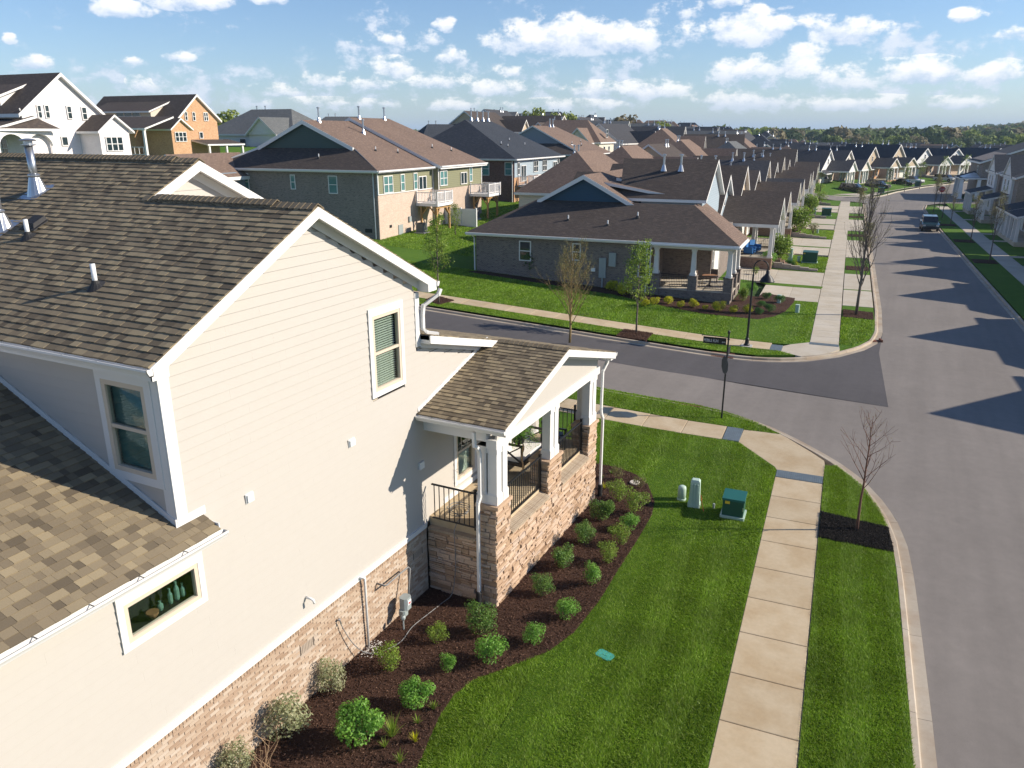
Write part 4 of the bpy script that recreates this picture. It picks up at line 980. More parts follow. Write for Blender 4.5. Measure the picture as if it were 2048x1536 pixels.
# ---- windows with real depth: casing, sash, panes, blinds, dark room behind
def near_window(y0, y1, z0, z1, case, head, kind, blinds, parent=None, face='x', x0=WX, label=None):
    """opening y0..y1, z0..z1 in the side wall (or along x in the shaded wall)"""
    if face == 'x': M = Matrix.Translation((x0, 0, 0))
    else: M = Matrix.Translation((0, x0, 0)) @ Matrix.Rotation(-PI/2, 4, 'Z')
    m = MB()                                      # white casing
    m.box((0.012, y0-case, z1), (.04, y1+case, z1+head), M); m.box((.012, y0-case, z0-case), (.036, y1+case, z0), M)
    m.box((.012, y0-case, z0), (.036, y0, z1), M); m.box((.012, y1, z0), (.036, y1+case, z1), M)
    w = part('window', m, 'white_trim', None, label)
    f = .075; m = MB()
    m.box((-.06, y0, z1-f), (.028, y1, z1), M); m.box((-.06, y0, z0), (.028, y1, z0+f), M); m.box((-.06, y0, z0+f), (.028, y0+f, z1-f), M); m.box((-.06, y1-f, z0+f), (.028, y1, z1-f), M)
    zm = (z0+z1)/2
    if kind == 'hung': m.box((-.045, y0+f, zm-.03), (.02, y1-f, zm+.03), M)
    m.build('frame', 'tan_frame', w)
    for a, b, dx in (((z0+f, zm-.03, -.035), (zm+.03, z1-f, -.015)) if kind == 'hung' else ((z0+f, z1-f, -.02),)):
        g = MB(); g.box((dx-.003, y0+f, a), (dx+.003, y1-f, b), M); g.build('pane', 'clear_pane', w)
    m = MB(); m.mesh([M @ Vector(p) for p in ((-.5, y0, z0), (-.5, y1, z0), (-.5, y1, z1), (-.5, y0, z1), (-.055, y0, z0), (-.055, y1, z0), (-.055, y1, z1), (-.055, y0, z1))], [(0,1,2,3), (0,4,5,1), (1,5,6,2), (2,6,7,3), (3,7,4,0)]); m.build('room', 'dark_interior', w)
    if blinds:
        b0, b1, tilt = blinds; z = b0
        while z < b1:
            s_ = MB(); d = .022; s_.mesh([M @ Vector(p) for p in ((-.10-d, y0+f*.6, z-tilt*d), (-.10+d, y0+f*.6, z+tilt*d), (-.10+d, y1-f*1.2, z+tilt*d), (-.10-d, y1-f*1.2, z-tilt*d))], [(0, 1, 2, 3)]); s_.build('blind_slat', 'blind_slat', w); z += .052
        s_ = MB()
        for yy in (y0+.3*(y1-y0), y0+.72*(y1-y0)): s_.bar(M @ Vector((-.07, yy, b0)), M @ Vector((-.07, yy, z1)), .006)
        s_.build('blind_cord', 'blind_slat', w)
    return w
near_window(12.69, 13.70, 5.84, 7.49, .115, .165, 'hung', (5.92, 7.45, -.42), label='tall window with half open slat blinds high in the cream wall')
w = near_window(6.28, 7.67, 3.75, 4.42, .11, .155, 'fixed', None, label='low wide window under the gutter of the low roof')
m = MB()
for i, (yy, c_, hh) in enumerate(((7.05, .05, .16), (7.25, .04, .28), (7.38, .045, .34), (7.5, .04, .24))): m.lathe([(c_*.7, 3.82), (c_, 3.86), (c_, 3.82+hh*.6), (c_*.4, 3.82+hh*.8), (c_*.5, 3.82+hh)], (WX-.2, yy, 0), 10)
m.build('glass_jar', 'glass_green', w)
m = MB(); m.lathe([(.05, 3.80), (.09, 3.86), (.1, 3.9)], (WX-.17, 6.88, 0), 12); m.build('bowl', 'patio_wood', w)
w = near_window(15.95, 16.90, 2.42, 3.92, .115, .13, 'hung', (2.48, 3.2, -1.4), label='porch window in the cream wall behind the stone porch')
m = MB()
for k in (1, 2): m.box((WX-.02, 15.95+k*.95/3-.01, 3.2), (WX-.005, 15.95+k*.95/3+.01, 3.86))
m.build('muntin', 'tan_frame', w)
def shade_window():
    y = Y0; x0, x1, z0, z1 = -10.93, -9.95, 5.93, 7.47; f = .085
    m = MB(); m.box((x0-.12, y-.036, z1), (-9.80, y-.008, 7.7)); m.box((x0-.12, y-.034, z0-.14), (-9.80, y-.008, z0)); m.box((x0-.12, y-.034, z0), (x0, y-.008, z1)); m.box((x1, y-.034, z0), (-9.80, y-.008, z1))
    w = part('window', m, 'white_trim', None, 'shaded double hung window beside the corner above the low roof')
    m = MB(); zm = (z0+z1)/2
    m.box((x0, y-.028, z1-f), (x1, y+.06, z1)); m.box((x0, y-.028, z0), (x1, y+.06, z0+f)); m.box((x0, y-.028, z0+f), (x0+f, y+.06, z1-f)); m.box((x1-f, y-.028, z0+f), (x1, y+.06, z1-f)); m.box((x0+f, y-.02, zm-.03), (x1-f, y+.045, zm+.03)); m.build('frame', 'tan_frame', w)
    for a, b, d in ((z0+f, zm-.03, .03), (zm+.03, z1-f, .01)): g = MB(); g.box((x0+f, y+d-.003, a), (x1-f, y+d+.003, b)); g.build('pane', 'clear_pane', w)
    m = MB(); m.mesh([(x0, y+.25, z0), (x1, y+.25, z0), (x1, y+.25, z1), (x0, y+.25, z1)], [(3, 2, 1, 0)]); m.build('room', 'glass_teal', w)
    z = z0+f
    while z < z1-f:
        s_ = MB(); s_.mesh([(x0+.05, y+.09, z), (x1-.05, y+.09, z), (x1-.05, y+.11, z+.045), (x0+.05, y+.11, z+.045)], [(0, 1, 2, 3)]); s_.build('blind_slat', 'glass_teal', w); z += .052
shade_window()
# ---- brick base, brick by brick
mb = MB(); mb.box((-10.2, 1.5, 0), (WX+.006, 14.45, 1.79)); part('foundation', mb, 'mortar')
BR = []
course = .0677; r_ = 0; z = .01
while z < 1.66:
    y = 2.0-(r_ % 2)*.108
    while y < 14.44:
        e = min(y+.206, 14.44)
        hit = any(a < e-.02 and b > y+.02 and c < z+.05 and d > z+.01 for a, b, c, d in ((9.77, 10.20, 1.14, 1.37), (13.82, 14.24, 1.17, 1.36)))
        if e-y > .03 and not hit: BR.append((y, e, z, z+.058, R.uniform(-.003, .004), R.random()*.8+.1))
        y += .216
    z += course; r_ += 1
y = 2.0
while y < 14.4: BR.append((y, y+.062, z, 1.785, R.uniform(-.002, .006), R.random()*.5+.05)); y += .072
def brick_mb(b, m): m.mesh([(WX, b[0], b[2]), (WX, b[1], b[2]), (WX, b[1], b[3]), (WX, b[0], b[3]), (WX+.016+b[4], b[0]+.003, b[2]+.003), (WX+.016+b[4], b[1]-.003, b[2]+.003), (WX+.016+b[4], b[1]-.003, b[3]-.003), (WX+.016+b[4], b[0]+.003, b[3]-.003)], [(4,5,6,7), (0,1,5,4), (1,2,6,5), (2,3,7,6), (3,0,4,7)], tone=b[5])
def frame_ok(y, z): return y > 5.4+(1.8-z)*1.9
BR.sort(key=lambda b: -((b[1]-b[0])/((b[0]**2+WX**2+(CAM_H-b[2])**2))*(1 if frame_ok(b[0], b[2]) else 0)))
base = link('brick_base', None, house); base.matrix_parent_inverse = HI
for b in BR[:300]: m = MB(); brick_mb(b, m); m.build('brick', 'brick_near', base, uv=False)
m = MB()
for b in BR[300:]: brick_mb(b, m)
m.build('bricks', 'brick_near', base, uv=False, kind='stuff')
for y0, y1, z0, z1 in ((9.78, 10.19, 1.15, 1.36), (13.83, 14.23, 1.18, 1.35)):
    m = MB(); m.box((WX-.06, y0, z0), (WX-.04, y1, z1)); m.box((WX-.05, y0, z0), (WX+.012, y0+.012, z1)); m.box((WX-.05, y1-.012, z0), (WX+.012, y1, z1)); v = part('air_vent', m, 'black_metal')
    m = MB()
    for i in range(9): yy = y0+.03+i*(y1-y0-.06)/8; m.box((WX-.03, yy-.006, z0+.01), (WX+.006, yy+.006, z1-.01))
    m.build('louvre', 'black_metal', v)
# small fittings on the wall
for y0, z0, y1, z1 in ((8.84, 4.94, 9.02, 5.12), (11.69, 4.94, 11.89, 5.11)):
    m = MB(); m.box((WX+.012, y0, z0), (WX+.03, y1, z1)); m.box((WX+.03, y0+.02, z0+.02), (WX+.06, y1-.02, z1-.02))
    for i in range(3): m.box((WX+.06, y0+.03, z0+.03+i*.045), (WX+.066, y1-.03, z0+.045+i*.045))
    part('wall_vent', m, 'white_pvc')
m = MB(); m.box((WX+.012, 14.21, 3.43), (WX+.06, 14.40, 3.60)); part('junction_box', m, 'white_pvc')
m = MB(); m.tube([(WX-.02, 10.08, 2.34), (WX+.12, 10.08, 2.34), (WX+.18, 10.09, 2.32), (WX+.20, 10.10, 2.24)], .026, 10); part('overflow_pipe', m, 'white_pvc', smooth=True)
m = MB(); m.tube([(WX, 11.70, 1.88), (WX+.10, 11.74, 1.88), (WX+.115, 11.80, 1.85), (WX+.10, 11.82, 1.75), (WX+.07, 11.84, .05)], .028, 10); part('condensate_pipe', m, 'white_pvc', smooth=True)
m = MB(); m.tube([(WX, 12.33, 1.38), (WX+.22, 12.36, 1.36), (WX+.24, 12.42, 1.36), (WX+.2, 12.9, 1.33), (WX+.22, 13.30, 1.33), (WX+.24, 13.34, 1.28), (WX+.3, 13.12, .55)], .022, 8); gp_ = part('gas_pipe', m, 'grey_pipe', smooth=True)
m = MB(); m.tube([(WX+.42, 12.72, .0), (WX+.42, 12.72, .42)], .02, 8); m.lathe([(.04, .30), (.06, .34), (.06, .38), (.03, .42)], (WX+.42, 12.72, 0), 10); m.build('riser', 'meter_grey', gp_)
m = MB(); m.cbox((WX+.2, 12.86, .42), (WX+.42, 13.12, .74), .05); m.lathe([(.085, 0), (.085, .05), (.05, .06)], (0, 0, 0), 14); m.cbox((WX+.22, 12.8, .30), (WX+.40, 13.0, .44), .04); m.build('meter_body', 'meter_grey', gp_)
m = MB(); m.box((WX+.421, 12.93, .56), (WX+.432, 13.06, .68)); m.build('dial', 'sign_white', gp_); m = MB(); m.box((WX+.433, 12.96, .585), (WX+.436, 13.03, .63)); m.build('badge', 'sign_red', gp_)
# downspouts
def spout(pts, mats='white_trim', r=.045, boot=None):
    m = MB()
    for a, b in zip(pts[:-1], pts[1:]): m.bar(a, b, .085, .065)
    for p in pts[1:-1]: m.lathe([(.01, -.05), (.048, -.035), (.05, 0), (.048, .035), (.01, .05)], p, 8)
    d = part('downspout', m, mats)
    if boot: m = MB(); m.lathe([(.075, 0), (.075, .42), (.06, .45)], boot, 12); m.build('boot', 'rubber_black', d)
spout([(WX+.36, 14.86, 7.74), (WX+.34, 14.80, 7.62), (WX+.10, 14.53, 7.38), (WX+.07, 14.53, 7.15), (WX+.07, 14.53, 6.85), (WX+.12, 14.60, 6.75), (WX+.28, 14.84, 6.68)])
spout([(-8.10, 14.18, 4.68), (-8.10, 14.20, 4.35), (-8.10, 14.36, 4.22), (-8.10, 14.44, 4.05), (-8.10, 14.44, 2.98), (-8.12, 14.36, 2.82), (-8.12, 14.36, .3)], boot=(-8.12, 14.34, 0))
spout([(-7.55, 21.58, 4.65), (-7.58, 21.55, 4.5), (-7.64, 21.32, 4.25), (-7.64, 21.30, 3.05), (-7.64, 21.34, 2.85), (-7.62, 21.42, 2.7), (-7.62, 21.42, .4)], boot=(-7.62, 21.42, 0))
# ---------------------------------------------------------------- stone porch (part of the house)
porch = link('porch', None, house); porch.matrix_parent_inverse = HI
def pp(name, mb, mats, **k): return mb.build(name, mats, porch, **k)
FX = -7.68
m = MB(); m.box((-8.16, 14.53, 0), (FX-.06, 21.13, 1.80)); m.box((WX, 14.53, 0), (-8.17, 14.9, 1.70)); m.box((WX, 20.8, 0), (-8.17, 21.13, 1.7))
PIERS = [(14.53, 15.22), (17.50, 18.36), (20.46, 21.15)]
for a, b in PIERS: m.box((-8.22, a+.03, 1.7), (FX-.06, b-.03, 2.66))
pp('stone_core', m, 'stone_gap')
ST = []                                        # (origin, u, up, normal, width, height, depth, tone)
def veneer(o, u, n, width, z0, z1, skip=None):
    o, u, n = Vector(o), Vector(u), Vector(n); z = z0
    while z < z1-.02:
        h = R.choice((.062, .075, .092, .11, .135)); h = min(h, z1-z); h = z1-z if z1-z-h < .03 else h; x = 0
        while x < width-.01:
            w = R.uniform(.14, .52)*(1.2 if h > .09 else .9); w = width-x if width-x-w < .1 else min(w, width-x)
            if not (skip and skip(x, x+w, z, z+h)):
                if h > .1 and R.random() < .45 and w > .25:      # split into two thin stones
                    k = R.uniform(.4, .6)*h
                    for a, b in ((0, k), (k, h)): ST.append((o+u*x+Vector((0, 0, z+a)), u, n, w, b-a, R.uniform(.015, .055), R.random()))
                else: ST.append((o+u*x+Vector((0, 0, z)), u, n, w, h, R.uniform(.012, .06), R.random()))
            x += w
        z += h
veneer((FX-.06, 14.50, 0), (0, 1, 0), (1, 0, 0), 6.66, 0, 1.74)
for a, b in PIERS:
    veneer((FX-.06, a-.02, 0), (0, 1, 0), (1, 0, 0), b-a+.04, 1.74, 2.66)
    veneer((-8.25, a+.02, 0), (1, 0, 0), (0, -1, 0), .53, 1.80 if a > 15 else 1.74, 2.66); veneer((-8.20, b-.02, 0), (0, -1, 0), (-1, 0, 0), b-a-.04, 1.9, 2.66)
veneer((WX+.02, 14.53, 0), (1, 0, 0), (0, -1, 0), 1.94, 0, 1.74); veneer((FX-.05, 21.13, 0), (-1, 0, 0), (0, 1, 0), 1.9, 0, 1.74); veneer((FX-.05, 21.13, 0), (-1, 0, 0), (0, 1, 0), .5, 1.74, 2.66)
def stone(rec, m):
    o, u, n, w, h, d, tone = rec; g = .005; j = lambda k: R.uniform(-k, k); z = Vector((0, 0, 1))
    B = [o+u*g+z*g, o+u*(w-g)+z*g, o+u*(w-g)+z*(h-g), o+u*g+z*(h-g)]
    f = [B[0]+u*.006+z*.004, B[1]-u*.006+z*.004, B[2]-u*.006-z*.004, B[3]+u*.006-z*.004]; f = [p+n*(d+j(.012))+z*j(.006)+u*j(.008) for p in f]
    c = sum(f, Vector())/4+n*j(.014)+u*w*j(.2)
    m.mesh(B+f+[c], [(4,5,8), (5,6,8), (6,7,8), (7,4,8), (0,1,5,4), (1,2,6,5), (2,3,7,6), (3,0,4,7)], tone=tone)
def st_key(s_):
    c = s_[0]+s_[1]*s_[3]/2; d = (cam_p-c); return -(s_[3]*s_[4]*max(0, d.normalized().dot(s_[2]))/d.length_squared)
ST.sort(key=st_key)
for s_ in ST[:300]: m = MB(); stone(s_, m); m.build('stone', 'stone_near', porch, uv=False)
m = MB()
for s_ in ST[300:]: stone(s_, m)
pp('stones', m, 'stone_near', uv=False, kind='stuff')
for a, b in PIERS:                              # cap stones
    m = MB(); m.mesh([(-8.28, a-.05, 2.66), (FX+.03, a-.05, 2.66), (FX+.03, b+.05, 2.66), (-8.28, b+.05, 2.66), (-8.27, a-.04, 2.74), (FX+.02, a-.04, 2.74), (FX+.02, b+.04, 2.74), (-8.27, b+.04, 2.74)], [(4,5,6,7), (0,1,5,4), (1,2,6,5), (2,3,7,6), (3,0,4,7), (3,2,1,0)], tone=.35); pp('pier_cap', m, 'stone_near')
# sloped rowlock brick caps on the walls between piers, brick by brick
CB = [(MB(), 0)]
def rowlock(a, b, o, along, out, slope_z):
    n = int((b-a)/.075)
    for i in range(n):
        c = a+i*.075; m = MB(); A = Vector(o)+Vector(along)*c; u = Vector(along)*.066; q_ = Vector(out)
        V = [A, A+u, A+u+q_*.36-Vector((0, 0, slope_z)), A+q_*.36-Vector((0, 0, slope_z))]; m.mesh([p+Vector((0, 0, .07)) for p in V]+V, [(0,1,2,3)[::-1], (4,5,1,0)[::-1], (5,6,2,1)[::-1], (6,7,3,2)[::-1], (7,4,0,3)[::-1]], tone=R.random()); m.build('cap_brick', 'cap_brick', porch, uv=False)
rowlock(0, 2.26, (-8.0, 15.23, 1.80), (0, 1, 0), (1, 0, 0), .10); rowlock(0, 2.08, (-8.0, 18.37, 1.80), (0, 1, 0), (1, 0, 0), .10)
m = MB(); m.box((WX, 14.62, 1.70), (-8.2, 20.9, 2.02)); m.box((-8.2, 14.9, 1.7), (-8.02, 20.8, 2.02)); m.box((-8.02, 15.23, 1.8), (-7.93, 17.49, 1.93)); m.box((-8.02, 18.37, 1.8), (-7.93, 20.45, 1.93)); pp('floor', m, 'concrete')
n = int(1.40/.075)
for i in range(n):
    x = WX+.06+i*.075; m = MB(); m.box((x, 14.44, 1.74), (x+.066, 14.72, 1.80), tone=R.random()*.5); m.build('cap_brick', 'cap_brick', porch, uv=False)
# columns
def column(x, y, w=.235, z0=2.74, z1=4.20):
    c = link('column', None, porch); c.location = (x, y, 0)
    m = MB(); h = w/2; m.box((-h, -h, z0), (h, h, z1)); m.build('shaft', 'white_trim', c)
    m = MB(); m.box((-h-.025, -h-.025, z0), (h+.025, h+.025, z0+.24)); m.box((-h-.012, -h-.012, z0+.24), (h+.012, h+.012, z0+.265)); m.build('plinth', 'white_trim', c)
    m = MB(); m.box((-h-.02, -h-.02, z1-.16), (h+.02, h+.02, z1)); m.build('capital', 'white_trim', c)
for a, b in PIERS:
    mid = (a+b)/2; d = .155
    column(-7.86, mid-d); column(-7.86, mid+d)
column(-8.14, 14.72); column(-8.14, 20.95)
# railings: rails, posts and each baluster
def railing(a, b, z0, z1, posts, n, parent, name='railing'):
    r_ = link(name, None, parent); a, b = Vector(a), Vector(b)
    m = MB(); zv = Vector((0, 0, 1)); m.bar(a+zv*z1, b+zv*z1, .05, .03); m.build('top_rail', 'black_metal', r_); m = MB(); m.bar(a+zv*z0, b+zv*z0, .035, .03); m.build('bottom_rail', 'black_metal', r_)
    base = MB(); base.box((-.009, -.009, z0), (.009, .009, z1-.01)); bd = base.data('baluster', 'black_metal')
    for i in range(n): o = link('baluster', bd, r_); o.location = a.lerp(b, (i+.5)/n)
    for p, top in posts: m = MB(); m.box((p[0]-.03, p[1]-.03, z0-.1), (p[0]+.03, p[1]+.03, top)); m.box((p[0]-.036, p[1]-.036, top), (p[0]+.036, p[1]+.036, top+.02)); m.build('post', 'black_metal', r_)
    return r_
railing((-7.93, 15.24, 0), (-7.93, 17.48, 0), 1.97, 2.86, [((-7.93, 17.44), 2.92), ((-7.93, 15.28), 2.9)], 20, porch)
railing((-7.93, 18.38, 0), (-7.93, 20.45, 0), 1.97, 2.86, [((-7.93, 20.41), 2.94), ((-7.93, 18.42), 2.9)], 19, porch)
railing((WX+.14, 14.55, 0), (-8.26, 14.55, 0), 2.05, 2.95, [((-8.32, 14.60), 3.0)], 9, porch)
railing((-9.3, 21.05, 0), (-8.3, 21.05, 0), 2.05, 2.95, [((-8.4, 21.05), 3.1)], 7, porch)
# door end of the porch, with its stone chimney-like pier against the wall
m = MB(); m.box((WX+.0, 19.0, 2.02), (WX+.05, 20.0, 4.2)); pp('door', m, 'door_brown')
# garden hose coiled on the floor of the porch and trailed over the bed to the tap
h = thing('garden_hose', 'grey garden hose trailing from the porch rail across the mulch to the wall tap', 'hose', (WX+.5, 12, 0))
m = MB(); pts = []
for k in range(40): a = k/39*2*PI*2.6; pts.append((-9.05+math.cos(a)*(.2+.02*k/10), 15.05+math.sin(a)*.3, 2.05+.012*math.sin(3*a)+.004*k))
pts += [(-8.85, 14.78, 2.1), (-8.83, 14.58, 2.06), (-8.83, 14.42, 1.86), (-8.83, 14.44, 1.5), (-8.84, 14.45, .8), (-8.9, 14.36, .15), (-8.98, 14.05, .06), (-9.05, 13.42, .06), (-9.10, 12.85, .06), (-9.02, 12.32, .06), (-9.12, 11.92, .07), (-9.30, 11.66, .08), (-9.45, 11.46, .2), (-9.53, 11.2, .6), (-9.56, 11.0, 1.05), (-9.58, 10.95, 1.22)]
def smoothpath(p, k=4):
    p = [Vector(x) for x in p]; out = []
    for i in range(len(p)-1):
        a, b, c, d = p[max(0, i-1)], p[i], p[i+1], p[min(len(p)-1, i+2)]
        for j in range(k): t = j/k; out.append(.5*((2*b)+(c-a)*t+(2*a-5*b+4*c-d)*t*t+(3*b-a-3*c+d)*t*t*t))
    return out+[p[-1]]
m.tube(smoothpath(pts, 3), .011, 6); o = m.build('tube', 'grey_pipe', h, smooth=True); o.matrix_parent_inverse = Matrix.Translation((-(WX+.5), -12, 0))
m = MB(); m.tube([(WX, 10.93, 1.28), (WX+.09, 10.93, 1.28), (WX+.10, 10.94, 1.20)], .016, 8); m.lathe([(.03, 0), (.035, .01), (.03, .02)], (WX+.07, 10.93, 1.31), 10); part('tap', m, 'galvanised')
# ---------------------------------------------------------------- things on the porch
# swing bed hung on ropes
sw = thing('porch_swing', 'dark timber swing bed with white cushion hung on thick ropes in the porch', 'swing', (-8.95, 18.35, 2.02)); m = MB()
m.box((-.42, -.75, .34), (.42, .75, .44)); m.build('base', 'dark_timber', sw)
for sy in (-.75, .71):
    m = MB(); m.box((-.42, sy, .44), (-.36, sy+.05, .98)); m.box((.36, sy, .44), (.42, sy+.05, .98)); m.box((-.42, sy, .92), (.42, sy+.05, .98)); m.bar((-.36, sy+.025, .46), (.36, sy+.025, .92), .05, .03); m.bar((-.36, sy+.02, .92), (.36, sy+.02, .46), .05, .03); m.build('arm', 'dark_timber', sw)
m = MB(); m.box((-.42, -.70, .44), (-.37, .70, .98)); m.build('back', 'dark_timber', sw)
m = MB(); m.cbox((-.34, -.69, .44), (.34, .69, .54), .04); m.build('cushion', 'cushion_white', sw)
for y_ in (-.35, .35): m = MB(); m.cbox((-.36, y_-.26, .54), (-.22, y_+.26, .90), .06); m.build('pillow', 'cushion_white', sw)
for x_ in (-.40, .46):
    for y_ in (-.82, .80):
        m = MB(); pts = [(x_+.02*math.sin(k*1.1), y_+.02*math.cos(k*1.1), .30+k*.1) for k in range(23)]; m.tube(pts, [.026+.008*math.sin(k*2.2) for k in range(23)], 7); m.lathe([(.01, .18), (.06, .22), (.065, .27), (.02, .32)], (x_, y_, 0), 9); m.build('rope', 'rope', sw)
# hanging fern
fern = thing('hanging_fern', 'fern in a black pot hanging inside the porch by the corner column', 'plant', (-8.35, 17.0, 3.33))
m = MB(); m.lathe([(.09, 0), (.15, .05), (.17, .2), (.18, .22)], (0, 0, 0), 14); m.build('pot', 'pot_black', fern)
m = MB(); [m.bar((.15*math.cos(a), .15*math.sin(a), .2), (0, 0, .95), .006) for a in (0, 2.1, 4.2)]; m.bar((0, 0, .95), (0, 0, 1.35), .006); m.build('hanger', 'black_metal', fern)
P_ = []; T_ = []
for k in range(130):
    a = R.uniform(0, 2*PI); L_ = R.uniform(.3, .62); rise = R.uniform(.1, .5)
    for j in range(16): t = j/15; P_.append((math.cos(a)*L_*t+R.gauss(0, .012), math.sin(a)*L_*t+R.gauss(0, .012), .2+rise*math.sin(t*2.6)*1.0-.25*t*t)); T_.append(R.random())
P_ = np.array(P_); link('fronds', leaf_soup(P_, np.tile([0, 0, 1.], (len(P_), 1)), .055, np.array(T_), 'leaf_bright', 'fronds', aspect=.3), fern)
# black chair and topiary by the far opening
ch = thing('porch_chair', 'black wooden armchair standing at the far end of the porch', 'chair', (-8.55, 19.75, 2.02), .1); m = MB(); m.box((-.3, -.3, .36), (.3, .3, .42)); m.build('seat', 'black_metal', ch)
m = MB()
for i in range(5): m.box((-.28, -.3+i*.13, .42), (-.24, -.22+i*.13, 1.02))
m.box((-.29, -.32, .98), (-.23, .32, 1.06)); m.build('backrest', 'black_metal', ch)
for sy in (-.32, .28): m = MB(); m.box((-.28, sy, .62), (.3, sy+.06, .66)); m.build('armrest', 'black_metal', ch)
for sx in (-.3, .25):
    for sy in (-.32, .27): m = MB(); m.box((sx, sy, 0), (sx+.05, sy+.05, .64)); m.build('leg', 'black_metal', ch)
tp = thing('topiary_tree', 'small potted tree with a twisted stem at the far corner of the porch', 'plant', (-8.75, 20.55, 2.02)); m = MB(); m.tube([(.03*math.sin(k*.9), .03*math.cos(k*.9), .2+k*.08) for k in range(15)], .018, 6); m.build('stem', 'bark_grey', tp)
m = MB(); m.lathe([(.12, 0), (.17, .25), (.18, .28)], (0, 0, 0), 14); m.build('pot', 'pot_black', tp)
P_, D_, r_ = clump_points(1400, [(0, 0, 1.5, .30, .30, .24), (.1, .05, 1.65, .2, .2, .18), (-.12, -.05, 1.38, .2, .22, .16)], .7); link('foliage', leaf_soup(P_, D_, .055, tones(P_, r_), 'leaf_bright', 'foliage', aspect=.35), tp)
# ---------------------------------------------------------------- shrubs of the near bed: six builds, copied with labels of their own
def shrub_proto(name, label, blobs, n, size, mat, stem='bark_brown', aspect=.55, fill=.65, group=None, category='shrub', stems=7):
    o = thing(name, label, category, (0, 0, -50), 0, group)
    P_, D_, r_ = clump_points(n, blobs, fill); D_ = D_*.7+np.array([0, 0, .5])
    link('foliage', leaf_soup(P_, D_, size, tones(P_, r_), mat, 'foliage', aspect=aspect), o)
    m = MB()
    for k in range(stems):
        b = blobs[k % len(blobs)]; m.tube([(0, 0, 0), (b[0]*.5+R.gauss(0, .03), b[1]*.5+R.gauss(0, .03), b[2]*.6), (b[0]+R.gauss(0, b[3]*.4), b[1]+R.gauss(0, b[4]*.4), b[2]+b[5]*.5)], [.012, .009, .004], 5, cap=False)
    m.build('stem', stem, o); return o
def rb(n, w, h, seed):
    rr = random.Random(seed); B = [(0, 0, h*.5, w*.36, w*.36, h*.45)]
    for k in range(n): a = rr.uniform(0, 2*PI); d = rr.uniform(.12, .36)*w; B.append((d*math.cos(a), d*math.sin(a), h*rr.uniform(.35, .85), w*rr.uniform(.14, .24), w*rr.uniform(.14, .24), h*rr.uniform(.16, .28)))
    return B
PROTO = {}
def shrub_at(kind, x, y, w, label, group=None, z=0.03, name=None):
    if kind not in PROTO:
        spec = dict(round_=('round_shrub', rb(9, 1, .95, 1), 2600, .05, 'leaf_dark'), round2=('round_shrub', rb(10, 1, .9, 2), 2300, .062, 'leaf_dark'), loose=('leafy_shrub', rb(8, 1, .85, 3), 1500, .065, 'leaf_bright'),
                    loose2=('leafy_shrub', rb(7, 1, 1.0, 4), 1400, .065, 'leaf_bright'), lime=('leafy_shrub', rb(7, 1, .95, 5), 1300, .06, 'leaf_lime'), lobed=('leafy_shrub', rb(7, 1, .75, 6), 2600, .062, 'leaf_bright'),
                    pale=('variegated_shrub', rb(9, 1, 1.0, 7), 1500, .06, 'leaf_pale'), gold=('golden_shrub', rb(6, 1, .7, 8), 1300, .07, 'leaf_yellow'), wall=('dark_shrub', rb(6, 1, .9, 9), 1300, .09, 'leaf_mid'),
                    bush=('bright_shrub', rb(9, 1, 1.1, 10), 2200, .075, 'leaf_lime'), sparse=('thin_shrub', rb(5, 1, 1.0, 12), 420, .08, 'leaf_olive'), mound=('grassy_mound', rb(5, 1, .6, 13), 1500, .11, 'leaf_daylily'))[kind]
        o = shrub_proto(spec[0], label, spec[1], spec[2], spec[3], spec[4], group=group, aspect=.14 if kind == 'mound' else .55)
        PROTO[kind] = (o, tree_of(o)); put(o, (x, y, z+hxy(x, y)), R.uniform(0, 6), w)
        if group: o['group'] = group
        return o
    o, kids = PROTO[kind]; c = copy_tree(o, kids, (x, y, z+hxy(x, y)), R.uniform(0, 6), label, group, w)
    if group is None and 'group' in c: del c['group']
    return c
G1 = 'shrubs in the mulch bed around the stone porch'
